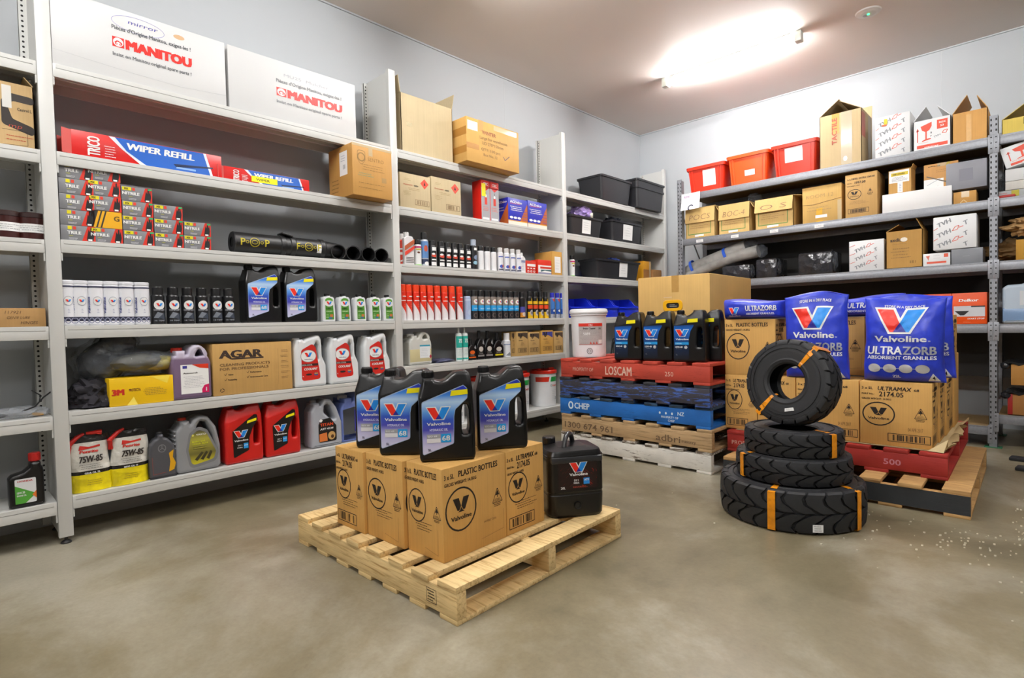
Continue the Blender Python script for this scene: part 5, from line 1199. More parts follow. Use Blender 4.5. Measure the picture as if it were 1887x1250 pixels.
# ================================================================== left racking, bay cut by the frame
y, w_, h_ = LY(-60, 66, 150, 268, .03)
def castrol(m, W, H):
    P = rnd([(.50*W, .34*H), (.98*W, .20*H), (1.0*W, .34*H), (.66*W, .44*H), (.60*W, .62*H), (.66*W, .72*H), (W, .70*H), (W, .82*H), (.6*W, .84*H), (.5*W, .70*H)], .02)
    m.pp(P, INK, 1); m.pt('Castrol L', .74*W, .58*H, .045*H, INK, W=.22*W, bold=.02); m.pr(.52*W, .60*H, .66*W, .95*H, M('#e4e2dc', .3, 'clear', alpha=.8), 2)
    m.pt('mp', .60*W, .30*H, .06*H, M('#b4442c', .6), W=.2*W, bold=-.01, sh=.2); m.line([(.5*W, .26*H), (.88*W, .26*H), (.88*W, .04*H), (.5*W, .02*H)], .0015, INK); m.scribble(.55*W, .08*H, .98*W, .2*H, 2, M('#b4442c', .6), .003, 4)
lput(None, open_box('carton', w_, .235, h_, M('#bfa172', .75, 'card'), {'back': (.05, 15), 'right': (.05, -40)}, [('front', castrol)]), y, Z0[1], .235, 'open brown oil carton with a black band print at the left edge of the picture', 'carton', None, .03)
JAR = M('#3a1512', .3)
def jar(q, r_, hb): q.pr(-r_*1.1, .30*hb, r_*1.0, .68*hb, PAPER, 1); q.scribble(-r_*.95, .36*hb, r_*.85, .62*hb, 3, M('#8a8a90', .5), .0022, 4)
for i, a in enumerate((12, 60)):
    yy_ = atx(a, 437, XF-.09).y; lput('jar', can(.058, .125, JAR, M('#2c1412', .4), jar, .16, 1.02, 'jar', 28), yy_, Z0[2], .116, ['dark red jar with a white label at the left edge of the picture', 'dark red jar with a white label next to the upright'][i], 'jar', 'dark red jars', .03)
def hose(m, W, H):
    g = M('#4a3826', .6); m.pt('117921', .46*W, .70*H, .16*H, g, W=.2*W, bold=-.01, sh=.2); m.pt('GENIE LUBE', .48*W, .42*H, .15*H, g, W=.30*W, bold=-.01, sh=.2); m.pt('HINGES', .66*W, .14*H, .16*H, g, W=.22*W, bold=-.005, sh=.2)
lbox(-60, 85, 558, 593, Z0[3], .2, M('#b08a58', .8, 'card'), [('front', hose)], 'flat brown carton with handwriting, at the left edge of the picture', 'carton', 'carton', off=.02)
def cords():
    r = empty('bagged_cable'); m = MB(); m.blob((-.03, 0, .02), (.12, .08, .03), M('#c8ccd2', .12, 'crinkle', s=26, b=1., alpha=.4), .3, 4, 3, 3, -.019); part('bag', m, r)
    m = MB(); m.tube([(-.12, -.06, .012), (-.05, -.07, .02), (.03, -.06, .05), (.06, -.07, .09), (.10, -.05, .12), (.12, -.03, .15), (.135, .02, .18)], .0035, BLACK, 8); m.tube([(.045, -.065, .07), (.05, -.06, .10), (.02, -.05, .125)], .003, BLACK, 8); part('cable', m, r)
    m = MB(); m.box(.02, .06, -.05, -.02, .004, .016, M('#d8a020', .5), .003); part('tag', m, r); return r
lput(None, cords, atx(60, 775, XF-.1).y-.02, Z0[4], .2, 'clear bag holding black cable at the left edge of the picture', 'cable', None, .03)
HO = [(0, 0), (1, 0), (1, .60), (.98, .72), (.93, .76), (.93, .84), (.62, .84), (.60, .74), (.42, .66), (.10, .62), (0, .56)]
def honda(m, w_, h_):
    raw(m, w_, h_, .075); m.pp(rnd(rect(.17*w_, .08*h_, .76*w_, .55*h_), .006), M('#d8d9da', .35), 1); m.pt('HONDA', .25*w_, .49*h_, .03*h_, M('#c02420', .4), W=.42*w_, bold=.05)
    m.pp([(.17*w_, .08*h_), (.45*w_, .08*h_), (.76*w_, .24*h_), (.17*w_, .43*h_)], M('#4d9a34', .4), 2); m.pp([(.64*w_, .22*h_), (.76*w_, .15*h_), (.76*w_, .30*h_)], M('#d87028', .4), 3); m.pt('10W-30', .22*w_, .27*h_, .04*h_, PAPER, W=.22*w_, lay=4); m.pt('ENGINE OIL', .22*w_, .22*h_, .03*h_, PAPER, W=.26*w_, lay=4)
y, w_, h_ = LY(17, 84, 840, 930, .02)
lput(None, bottle('oil_bottle', HO, .012, w_, .24, .075, BLK, (), (.775, .022, .84, 1.0, M('#b0201c', .35)), honda, .012), y, Z0[5], .075, 'small black oil bottle with a red cap and green label at the left edge', 'bottle')

# ================================================================== left racking, second bay
CB2 = M('#c9b792', .75, 'card')
y, w_, h_ = LY(741, 835, 186, 289, .02)
lput(None, open_box('carton', w_, .27, h_, CB2, {'left': (.12, 8), 'right': (.12, 12)}, [('front', lambda m, W, H: m.pr(.1*W, .45*H, .2*W, .52*H, TAPE, 1))], M('#8d7850', .85, 'card')), y, Z2[0], .27, 'tall plain beige carton with raised flaps on the top shelf beside the upright', 'carton', 'tall carton')
def salv(m, W, H):
    g = M('#8a6a40', .7); m.pt('WINTER', .28*W, .70*H, .08*H, M('#8a4a30', .6), W=.26*W, bold=.02); m.pt('Large for warehouse', .24*W, .58*H, .07*H, g, W=.52*W, bold=.01); m.pt('LID 270*150mm', .28*W, .46*H, .07*H, g, W=.4*W, bold=.01); m.pt('QTY: 100 pcs', .26*W, .32*H, .06*H, g, W=.36*W, bold=.01); m.pt('Box No: 12', .3*W, .2*H, .06*H, g, W=.26*W, bold=.01)
    m.line([(.68*W, .30*H), (.71*W, .22*H), (.80*W, .34*H)], .006, M('#6a5a5c', .6)); m.pr(.02*W, .72*H, .2*W, .92*H, PAPER, 2); m.pr(0, .42*H, .22*W, .30*H, M('#b07c34', .5), 1); m.pr(.22*W, .76*H, .30*W, H, M('#c08c40', .4), 2); m.pr(.5*W, .86*H, .95*W, .97*H, TAPE, 2)
def salv2(m, W, H): m.pr(0, .60*H, W, .78*H, M('#b07c34', .5), 1); m.pr(0, .20*H, W, .36*H, M('#b07c34', .5), 1)
y, w_, h_ = LY(861, 957, 233, 311, -.11)
lput(None, boxer('carton', w_, .30, h_, M('#cfa25c', .6, 'card'), [('front', salv), ('left', salv2)], .005), y, Z2[0]+.001, .30, 'brown taped carton with a tick mark, jutting out over the top shelf', 'carton', None, -.11)
def haz(m, W, H):
    g = M('#9a8458', .7); m.pp([(.66*W, .78*H), (.80*W, .92*H), (.94*W, .78*H), (.80*W, .62*H)], M('#d8503c', .5), 1); m.pp([(.77*W, .73*H), (.80*W, .84*H), (.83*W, .73*H)], INK, 2); m.pt('Chemwatch', .1*W, .66*H, .035*H, M('#b04a30', .6), W=.3*W); m.pp(ell(.52*W, .67*H, .08*W, .025*H, 12), M('#6a6048', .6), 1); m.scribble(.1*W, .78*H, .4*W, .86*H, 2, g, .002, 2); m.scribble(.25*W, .52*H, .7*W, .6*H, 2, g, .003, 3); m.scribble(.1*W, .36*H, .35*W, .5*H, 4, g, .002, 4)
    m.barcode(.48*W, .12*H, .95*W, .28*H, M('#7a6040', .6), .003, 16)
for i, (a, b_, t1_, b1_) in enumerate(((738, 794, 319, 382), (796, 850, 330, 394))):
    lbox(a, b_, t1_, b1_, Z2[1], .2, CB2, [('front', haz)], ['beige carton with a red diamond sign next to the upright', 'beige carton with a red diamond sign, the one farther from the upright'][i], 'carton', 'carton', 'beige cartons with red diamonds')
def crc(m, W, H):
    m.pr(0, .0, W, H, M('#a6a7ac', .35), 1); m.pr(0, .82*H, W, H, RED, 2)
    for k in (0, 1):
        u = (.02+.5*k)*W; m.pp([(u, .84*H), (u+.23*W, .74*H), (u+.46*W, .84*H)], RED, 2); m.pt('CRC', u+.1*W, .88*H, .07*H, WHITE, W=.26*W, bold=.05, lay=3); m.pr(u+.16*W, .40*H, u+.30*W, .58*H, M('#d03828', .4), 3); m.pp(ell(u+.23*W, .62*H, .05*W, .04*H, 12), PAPER, 3); m.line([(u+.23*W, .64*H), (u+.23*W, .72*H)], .004, INK, 3); m.scribble(u+.04*W, .24*H, u+.44*W, .36*H, 3, M('#d87060', .4), .005, k); m.pr(u+.04*W, .03*H, u+.4*W, .08*H, PAPER, 3)
    m.pr(.48*W, 0, .51*W, H, RED, 2); m.pr(.02*W, .60*H, .24*W, .92*H, YEL, 4)
y, w_, h_ = LY(888, 920, 335, 408, .03)
lput(None, boxer('box', w_, .11, h_, RED, [('front', crc)]), y, Z2[1], .11, 'tall red box with a grey printed front and yellow slip', 'box', None, .03)
ACB, ACO = M('#2b36b4', .35), M('#b8622c', .45)
def acd(m, W, H):
    m.pp([(.62*W, .18*H), (W, .18*H), (W, .86*H)], ACO, 1); m.pr(0, 0, W, .15*H, M('#e6e2d4', .45), 1); m.pr(0, .15*H, W, .18*H, M('#d89c20', .4), 2)
    m.pt('ACDelco', .10*W, .82*H, .09*H, WHITE, W=.62*W, bold=.06); m.pr(.10*W, .79*H, .62*W, .805*H, M('#d02c3c', .4), 2); m.scribble(.08*W, .52*H, .82*W, .72*H, 3, PAPER, .006, 3)
    for k in range(3): m.pp(ell((.16+.2*k)*W, .28*H, .09*W, .045*H, 12), PAPER, 2)
    for k in range(4): m.pr((.76-.02*k)*W, (.24+.1*k)*H, .98*W, (.255+.1*k)*H, M('#4a3aa0', .4), 2)
def acs(m, W, H): m.pp([(.1*W, 0), (W, 0), (W, .8*H)], ACO, 1); m.pt('ACDelco', .1*W, .82*H, .08*H, WHITE, W=.8*W, bold=.06); m.scribble(.1*W, .5*H, .8*W, .7*H, 2, PAPER, .005)
for i, (a, b_) in enumerate(((937, 972), (973, 1008))):
    lbox(a, b_, 363+i*6, 412+i*6, Z2[1], .15, ACB, [('front', acd), ('left', acs)], ['blue and orange display box next to the tall red box', 'blue and orange display box at the end towards the far upright'][i], 'box', 'box', 'blue and orange display boxes', off=.03)

def row(key, pxs, pb, z, pt_, cx_, r_, body, cap, draw, labels, group, cat='spray can', name='spray_can', capf=.2, capr=.8, off=.03):
    _, _, h_ = LY(cx_-5, cx_+5, pt_, pb, off+r_)
    ys = [atx(a, pb, XF-off-r_).y for a in pxs]
    if len(ys) > 1: r_ = min(r_, .496*min(b-a for a, b in zip(ys, ys[1:])))
    for i, a in enumerate(pxs):
        y = atx(a, pb, XF-off-r_).y
        lput(key, can(r_, h_, body, cap, draw, capf, capr, name), y, z, 2*r_, labels if isinstance(labels, str) else labels(i), cat, group if len(pxs) > 1 else None, off)
zz = Z2[2]
def redpack(q, r_, hb): q.pr(-r_*1.4, .40*hb, r_*1.4, .50*hb, PAPER, 1); q.pr(-r_*1.4, .60*hb, r_*1.4, .66*hb, PAPER, 1); q.pp([(-r_, .1*hb), (r_, .25*hb), (r_, .32*hb), (-r_, .17*hb)], PAPER, 1)
row('r1', [741.5], 489, zz, 432, 742, .03, M('#d8402c', .4), PAPER, redpack, 'red and white can half hidden by the upright on the middle shelf', None, off=.05)
def fluid(m, w_, h_): raw(m, w_, h_, .06); m.pp([(0, .42*h_), (w_, .66*h_), (w_, .8*h_), (0, .56*h_)], M('#b45a34', .4), 1); m.pp([(0, .26*h_), (w_, .50*h_), (w_, .60*h_), (0, .38*h_)], M('#d8402c', .4), 2); [m.pr(.1*w_, (.06+.05*k)*h_, .9*w_, (.08+.05*k)*h_, M('#5a5250', .5), 2) for k in range(4)]
y, w_, h_ = LY(746, 764, 428, 488, .03)
lput(None, bottle('fluid_bottle', [(0, 0), (1, 0), (1, .8), (.85, .88), (.3, .88), (0, .8)], .006, w_, h_, .05, M('#e2e0e0', .4), (), (.4, .02, .86, 1.0, WHITE), fluid, .006), y, zz, .05, 'white bottle with red and brown diagonal bands on the middle shelf', 'bottle', None, .03)
def greenbase(q, r_, hb): q.pr(-r_*1.5, 0, r_*1.5, .05*hb, M('#7cc83c', .4), 1); q.pr(-r_*1.5, .84*hb, r_*1.5, .92*hb, M('#c8306c', .4), 1); q.pr(-r_*1.0, .74*hb, r_*.9, .80*hb, M('#d0c020', .4), 1); q.pp(ell(-r_*.3, .62*hb, r_*.4, .05*hb, 10), M('#6a3a24', .4), 1)
row('wb', [770], 491, zz, 443, 770, .029, M('#e4e5e4', .4), BLACK, greenbase, 'white spray can with a black cap and green base on the middle shelf', None)
def silv(q, r_, hb): q.pr(-r_*1.5, .30*hb, r_*1.5, .93*hb, M('#5c86bc', .35), 1); q.pp(ell(-r_*.2, .66*hb, r_*.5, .12*hb, 14), M('#c45a3c', .4), 2); q.pr(-r_*1.5, .08*hb, r_*1.5, .26*hb, M('#26304c', .35), 1); q.pp(ell(0, .10*hb, r_*.6, .07*hb, 14), PAPER, 2)
row('bl', [782.5], 492, zz, 430, 783, .031, M('#c4ccd6', .3, metal=.3), BLACK, silv, 'tall blue spray can with a black cap on the middle shelf', None, capf=.22)
def bwr(q, r_, hb): q.pp(ell(0, .52*hb, r_*.9, .075*hb, 14), M('#cf4a34', .4), 1); q.pp(ell(-r_*.3, .60*hb, r_*.5, .05*hb, 10), PAPER, 2); q.pr(-r_*.7, .76*hb, r_*.7, .92*hb, PAPER, 1); q.pr(-r_*.9, .05*hb, r_*.9, .22*hb, PAPER, 1); q.pr(-r_*.8, .30*hb, r_*.8, .36*hb, PAPER, 1)
row('bw', (797.5, 812.5, 825, 837, 849, 861.5), 495, zz, 448, 820, .0285, M('#1a1a1c', .35), BLACK, bwr, lambda i: f'{ORD[i]} from the left of six black cans with red marks, middle shelf', 'black cans with red marks')
row('bg', [873], 497, zz, 442, 873, .029, M('#1c1c20', .35), M('#a8b4c4', .4), lambda q, r_, hb: (q.pr(-r_*.5, .8*hb, r_*.8, .9*hb, PAPER, 1), q.pp(ell(r_*.2, .5*hb, r_*.8, .1*hb, 12), M('#7c8ca8', .4), 1), q.pp(ell(0, .28*hb, r_*.8, .08*hb, 12), M('#8cb8cc', .4), 1)), 'black spray can with a pale grey cap on the middle shelf', None)
row('ww', (886, 898, 909.5), 499, zz, 455, 890, .0275, M('#e8e8ea', .4), M('#1a1a1c', .4), None, lambda i: f'{ORD[i]} from the left of three plain white cans with black caps', 'plain white cans with black caps')
def wcl(q, r_, hb): q.pr(-r_*1.2, .74*hb, r_*1.2, .80*hb, M('#5a6cb4', .4), 1); q.pp(ell(-r_*.3, .26*hb, r_*.6, .09*hb, 12), M('#3c50a8', .4), 1); q.pp(ell(r_*.4, .28*hb, r_*.4, .07*hb, 12), M('#d84a30', .4), 2); q.pr(-r_*1.2, .05*hb, r_*1.2, .14*hb, M('#5a5c6c', .4), 1)
row('wc', (922, 933.5, 944.5, 955.5), 502, zz, 459, 935, .0275, M('#e6e6ea', .4), M('#d4d2d0', .3), wcl, lambda i: f'{ORD[i]} from the left of four white cans with clear caps', 'white cans with clear caps')
def orange_(m, w_, h_): raw(m, w_, h_, .04); m.pr(.1*w_, .5*h_, .9*w_, .62*h_, M('#8a90b0', .4), 1); m.scribble(.1*w_, .1*h_, .9*w_, .5*h_, 5, M('#b4b8c8', .5), .003)
y, w_, h_ = LY(960, 969, 466, 503, .03)
lput(None, bottle('fluid_bottle', [(0, 0), (1, 0), (1, .72), (.6, .84), (.4, .84), (0, .72)], .004, w_, h_, .04, M('#e8e8ea', .4), (), (.5, .011, .84, 1.0, WHITE), orange_, .004), y, zz, .04, 'small white bottle beside the red tin on the middle shelf', 'bottle', None, .03)
def rtin(m, W, H): m.pr(.1*W, .55*H, .95*W, .75*H, PAPER, 1); [m.pp(ell((.2+.3*k)*W, .4*H, .1*W, .05*H, 10), PAPER, 1) for k in range(3)]; [m.ring((.2+.3*k)*W, .16*H, .1*W, .08*H, .004, PAPER, 1) for k in range(3)]
lbox(970, 988, 480, 503, zz, .06, M('#c8301f', .4), [('front', rtin)], 'small red and white box next to the open brown carton', 'box', 'box', off=.03)
def rtub(m, W, H): m.pr(0, 0, W, .62*H, PAPER, 1); m.pr(.15*W, .38*H, W, .52*H, M('#d04030', .4), 2); m.pp([(.2*W, .14*H), (.5*W, .26*H), (W, .2*H), (W, .32*H), (.2*W, .30*H)], M('#3c6468', .4), 2); m.pr(0, 0, W, .12*H, M('#8c8ca8', .4), 2)
lbox(992, 1016, 480, 506, zz, .09, M('#d8301c', .4), [('front', rtub)], 'red topped box of tubs standing before the brown carton', 'box', 'box', off=.02)
def rcart(m, W, H): m.pr(.25*W, .1*H, .85*W, .78*H, PAPER, 1); m.scribble(.3*W, .2*H, .8*W, .7*H, 4, M('#9a9ca8', .5), .002); 
lbox(1018, 1036, 464, 507, zz, .22, M('#d0a050', .7, 'card'), [('front', rcart)], 'brown carton with a paper label, last on the middle shelf before the upright', 'carton', 'carton', off=.018)
# shelf four of the second bay
zz = Z2[3]
def redcan(q, r_, hb):
    q.pp([(-r_*1.5, 0), (r_*1.5, 0), (r_*1.1, .12*hb), (-r_*1.2, .60*hb), (-r_*1.5, .66*hb)], M('#e6e4e6', .35), 1); q.pr(-r_*.4, .80*hb, r_*.9, .83*hb, PAPER, 1); q.pr(-r_*.9, .66*hb, r_*.9, .685*hb, PAPER, 1); q.scribble(-r_*.1, .45*hb, r_*.9, .62*hb, 3, M('#f0907c', .4), .0025, 2)
row('rd', (742, 753.5, 767, 780, 793, 806, 819.5, 833, 847.5), 592, zz, 528, 780, .0328, M('#e2341c', .35), M('#f0441c', .35), redcan, lambda i: f'{ORD[i]} from the left in the row of nine red spray cans', 'red spray cans', capf=.18, capr=.97, off=.025)
row('lb', [861.5], 591, zz, 538, 861, .03, M('#a8bcdc', .35), BLACK, lambda q, r_, hb: (q.pr(-r_*1.4, .82*hb, r_*1.4, .86*hb, M('#d4e4f4', .4), 1), q.pp(ell(0, .3*hb, r_*.5, .12*hb, 12), M('#b8c8e0', .4), 1)), 'pale blue spray can beside the last red one', None)
def vcan(q, r_, hb):
    q.pr(-r_*1.5, .36*hb, r_*1.5, .60*hb, M('#2aa0e0', .35), 1); q.pr(-r_*1.5, .60*hb, r_*1.5, .97*hb, M('#8a8078', .35), 1); q.pp(ell(r_*.1, .76*hb, r_*.85, .115*hb, 18), PAPER, 2); q.ring(r_*.1, .76*hb, r_*.88, .12*hb, .002, M('#c8a070', .4), 3); q.vlogo(r_*.1, .73*hb, r_*.9, None, 4)
    q.pt('VALVOLINE', 0, .43*hb, .011, M('#c4e0f0', .4), W=r_*1.5, al='c', bold=.05); q.ring(-r_*.2, .17*hb, r_*.6, .1*hb, .004, M('#7a6a64', .4), 1); q.scribble(r_*.2, .05*hb, r_*1.1, .3*hb, 4, M('#8a8a8e', .4), .003)
row('vc', (874, 886, 897.5, 908.5, 919, 930, 940.5, 950.5), 590, zz, 538, 905, .0285, M('#242326', .35), BLACK, vcan, lambda i: f'{ORD[i]} from the left of eight black and blue spray cans', 'black and blue spray cans', off=.025)
def ycan(q, r_, hb): q.pr(-r_*1.5, .0, r_*1.5, .30*hb, M('#e0b41c', .4), 1); q.pr(-r_*1.5, .45*hb, r_*1.5, .62*hb, M('#e0481c', .4), 1); q.pr(-r_*1.5, .66*hb, r_*1.5, .80*hb, M('#e8b81c', .4), 1); q.pp(ell(0, .26*hb, r_*.7, .14*hb, 14), M('#b8b4b8', .4), 2); q.pp(ell(0, .26*hb, r_*.3, .07*hb, 10), M('#44444c', .4), 3); q.pp([(-r_*.2, .82*hb), (r_*.2, .82*hb), (0, .95*hb)], M('#e8c020', .4), 1)
row('yc', (976.5, 986.5, 996.5, 1006), 589, zz, 540, 990, .0262, M('#1c1a1a', .35), BLACK, ycan, lambda i: f'{ORD[i]} from the left of four yellow and orange spray cans', 'yellow and orange spray cans', off=.025)
row('pc', [962.5], 589, zz, 540, 962, .0275, M('#1c1a1a', .35), BLACK, lambda q, r_, hb: (q.pr(-r_*1.5, .28*hb, r_*1.5, .55*hb, M('#4a4a9c', .4), 1), q.pr(-r_*1.5, .06*hb, r_*1.5, .28*hb, M('#d88c28', .4), 1), q.pp(ell(0, .2*hb, r_*.7, .1*hb, 12), M('#d8c8b8', .4), 2)), 'spray can with a violet and orange label beside the yellow ones', None)
def bcan2(q, r_, hb): q.pr(-r_*1.5, .45*hb, r_*1.5, .97*hb, M('#3c78c4', .35), 1); q.pp([(-r_*.9, .95*hb), (r_*.9, .95*hb), (0, .78*hb)], M('#d04a3c', .4), 2); q.pr(-r_*1.5, .2*hb, r_*1.5, .45*hb, M('#1e4ca0', .35), 1); q.pp(ell(0, .36*hb, r_*.5, .06*hb, 10), PAPER, 2); q.scribble(-r_, .02*hb, r_, .18*hb, 3, M('#6a6a7c', .4), .004)
row('b3', (1018, 1027.5, 1036), 587, zz, 541, 1027, .0245, M('#b4b8c0', .35), M('#2a30b8', .4), bcan2, lambda i: f'{ORD[i]} from the left of three blue spray cans before the upright', 'blue spray cans', off=.025)
# shelf five of the second bay
zz = Z2[4]
def wj(m, w_, h_): raw(m, w_, h_, .12); m.pr(.44*w_, .2*h_, .90*w_, .58*h_, M('#e4e8ea', .4), 1); m.pr(.44*w_, .56*h_, .90*w_, .6*h_, M('#2c9cb8', .4), 2); m.pp([(.86*w_, .24*h_), (.92*w_, .30*h_), (.98*w_, .24*h_), (.92*w_, .17*h_)], M('#b03040', .4), 2); m.scribble(.48*w_, .25*h_, .86*w_, .5*h_, 5, M('#b4bcc4', .5), .002)
y, w_, h_ = LY(756, 797, 616, 676, .03)
lput(None, jerry('jerry_jug', w_, h_, .12, M('#cfcfc8', .3), M('#e4e4e0', .4), wj, (.52, M('#c9bf94', .25))), y, zz, .12, 'translucent white jug half full of pale liquid', 'jug', None, .03)
def pads(): m = MB(); m.blob((0, 0, .012), (.13, .09, .016), M('#5a5c78', .3, 'crinkle', s=20, b=.6), .3, 5, 3, 3, -.011); return m.build('bagged_pads')
y, _, _ = LY(798, 841, 660, 670, .05); lput(None, pads, y, zz, .18, 'flat dark plastic bag lying beside the translucent jug', 'bag', None, .04)
def seal(q, r_, hb): q.pr(-r_*1.5, .50*hb, r_*1.5, .92*hb, M('#2aa898', .35), 1); q.pt('732', 0, .68*hb, .03, PAPER, W=r_*1.3, al='c', bold=.06); q.pr(-r_*1.5, .06*hb, r_*1.5, .12*hb, M('#40b0a4', .4), 1); q.scribble(-r_*.9, .2*hb, r_*.9, .45*hb, 5, M('#a8c4c0', .5), .003)
def sealant():
    r = can(.0265, .225, M('#dfe6e4', .35), M('#e4e8e6', .35), seal, .03, .9, 'sealant_tube', 20)(); m = MB(); m.lathe([(.009, .224), (.008, .24), (.004, .29), (0, .291)], M('#e4e8e6', .35), 12); part('nozzle', m, r); return r
for i, a in enumerate((846.5, 857.5)): lput('seal', sealant, atx(a, 669, XF-.05).y, zz, .053, ['white and teal sealant tube nearer the translucent jug', 'white and teal sealant tube nearer the black bottles'][i], 'tube', 'white and teal sealant tubes', .025)
def blot(c): 
    def g(m, w_, h_): raw(m, w_, h_, .05); m.pr(.1*w_, .1*h_, .9*w_, .16*h_, M(c, .4), 1); m.pp(ell(.5*w_, .36*h_, .28*w_, .09*h_, 12), M('#c8c0b8' if c != '#d8601c' else '#d8601c', .4), 1); m.scribble(.15*w_, .18*h_, .85*w_, .28*h_, 2, M('#a8a4a0', .4), .003); m.pp([(.7*w_, .55*h_), (.95*w_, .5*h_), (.85*w_, .7*h_)], M('#8a8a8c', .4), 1)
    return g
BO = [(0, 0), (1, 0), (1, .42), (.8, .62), (.62, .70), (.62, .72), (.38, .72), (.38, .70), (.2, .62), (0, .42)]
for i, (a, b_, t_, c) in enumerate(((863, 879, 627, '#d8601c'), (880, 894, 612, '#8a8684'), (895, 910, 612, '#8a8684'), (911, 929, 616, '#d8c81c'))):
    y, w_, h_ = LY(a, b_, t_, 667-i*1.6, .03); lput(None, bottle('additive_bottle', BO, .008, w_, h_, .05, BLK, (), (.5, .013, .72, 1.0, BLACK), blot(c), .008), y, zz, .05, ['black bottle with orange print beside the teal tubes', 'black bottle with a tall cap, second in its row', 'black bottle with a tall cap, third in its row', 'black bottle with yellow print, before the white can'][i], 'bottle', 'black additive bottles', .03)
row('wx', [934], 661, zz, 617, 934, .034, M('#dfe1e6', .4), M('#e8e8ea', .4), lambda q, r_, hb: (q.pr(-r_*1.5, .72*hb, r_*1.5, .78*hb, M('#8c98b8', .4), 1), q.pp([(-r_, .1*hb), (0, .3*hb), (r_, .05*hb)], M('#8a8c94', .4), 1)), 'white spray can between the black bottles and the small cartons', None, capf=.3)
def vsm(c):
    def g(m, W, H): m.pp([(.1*W, .94*H), (.95*W, .94*H), (.95*W, .68*H), (.6*W, .80*H), (.1*W, .80*H)], M(c, .6, 'ink'), 1); m.vlogo(.34*W, .72*H, .34*W, INK, 2, .8); m.pt('Valvoline', .34*W, .62*H, .035*H, INK, W=.36*W, al='c'); m.scribble(.3*W, .42*H, .7*W, .56*H, 3, M('#6a5434', .6), .003, 2); m.barcode(.12*W, .14*H, .85*W, .32*H, INK, .003, 14)
    return g
CB3 = M('#bf9c62', .75, 'card')
lbox(973, 995, 603, 640, zz, .12, CB3, [], 'plain brown carton standing behind the small printed cartons', 'carton', 'carton', off=.15)
for i, (a, b_, t_, pb, c, off) in enumerate(((943, 953, 613, 658, '#4a3c30', .06), (953, 974, 614, 659, '#4a3c30', .03), (975, 995, 615, 657, '#4a3c30', .03), (998, 1020, 612, 655, '#3a4090', .03), (1022, 1040, 613, 653, '#4a3c30', .03))):
    lbox(a, b_, t_, pb, zz, .12, CB3 if i != 3 else M('#c99c4e', .7, 'card'), [('front', vsm(c))], ['small brown printed carton half hidden beside the white can', 'small brown printed carton, second of five', 'small brown printed carton standing before the plain one', 'small brown carton with a dark blue corner print', 'small brown printed carton next to the far upright'][i], 'carton', 'carton', 'small printed cartons', off=off)
# castrol pails on the bottom shelf
def pail():
    r = empty('oil_pail'); R_, h_ = .125, .36; m = MB(); Wt = M('#e4e6e8', .35)
    m.lathe([(0, 0), (R_*.94, 0), (R_*.95, .008), (R_, h_*.86), (R_, h_*.9)], Wt, 36); part('body', m, r)
    m = MB(); m.lathe([(R_+.003, h_*.86), (R_+.008, h_*.865), (R_+.008, h_*.93), (R_+.003, h_*.95), (R_*.9, h_*.95), (R_*.88, h_*.92), (0, h_*.92)], M('#d22a18', .35), 36); 
    m.lathe([(.022, h_*.92), (.022, h_*.99), (0, h_*.99)], M('#d22a18', .35), 16, cx=-.06, cy=-.03); m.box(.05, .11, -.03, -.0, h_*.92, h_*1.0, M('#d22a18', .35), .008); part('lid', m, r)
    m = MB(); m.frame(lambda u, v, n: (u, -n, v)); s0 = 0
    m.pp([(-.14, .235), (-.01, .235), (0, .28), (-.14, .28)], M('#c8301c', .35), 1); m.pp([(.01, .235), (.14, .235), (.14, .28), (.02, .28)], M('#1f9a44', .35), 1); m.pt('Castrol', .03, .19, .018, M('#c84030', .4), W=.07, bold=.04); m.ring(.018, .198, .01, .01, .003, M('#6a8c74', .4)); m.scribble(.02, .06, .1, .16, 6, M('#b4b8bc', .5), .002, 3); m.pr(.075, .06, .095, .09, M('#b8bcc4', .5), 2)
    m.warp(0, lambda p: ((R_*(.95+.05*p.z/.31)-p.y+.0008)*math.sin(p.x/R_), -(R_*(.95+.05*p.z/.31)-p.y+.0008)*math.cos(p.x/R_), p.z), .02); part('label', m, r); return r
for i, a in enumerate((1002, 951, 893, 828)):
    y = atx(a, 752, XF-.155).y; lput('pail', pail, y, Z2[5], .25, ['white oil pail with a red lid, the one fully visible beside the pallet stack', 'white oil pail with a red lid, second from the far end of the bottom shelf', 'white oil pail mostly hidden behind the right hand pallet bottle', 'white oil pail mostly hidden behind the nearest pallet bottle'][i], 'pail', 'white oil pails', .03, rz=-20)

# ================================================================== left racking, last bay
TUBB = M('#26262a', .4); INN = M('#151517', .6)
def ltub(pl, pr_, pt_, pb, z, d_, lb, label=None, double=False, off=.02, rz=0, key=None):
    y, w_, h_ = LY(pl, pr_, pt_, pb, off); return lput(None, tub('storage_tub', w_*.96, d_, h_, TUBB, .88, .01, 0, label, INN, double), y, z, d_, lb, 'tub', 'black tubs in the last bay', off, rz)
ltub(1108, 1168, 334, 378, Z3[0], .33, 'empty black tub on the top shelf of the last bay, left one', None, False, -.03, 0)
ltub(1174, 1228, 344, 394, Z3[0], .30, 'two black tubs nested together above the far end of the racking', None, True, -.07)
ltub(1049, 1114, 396, 432, Z3[1], .26, 'black tub with a white label under the purple plastic bag', (.36, .15, .64, .85))
ltub(1127, 1187, 412, 450, Z3[1], .26, 'black tub with a white label and dark cloth inside', (.35, .15, .68, .88))
ltub(1098, 1184, 482, 517, Z3[2], .26, 'wide black tub with a white label on the middle shelf of the last bay', (.50, .15, .70, .92))
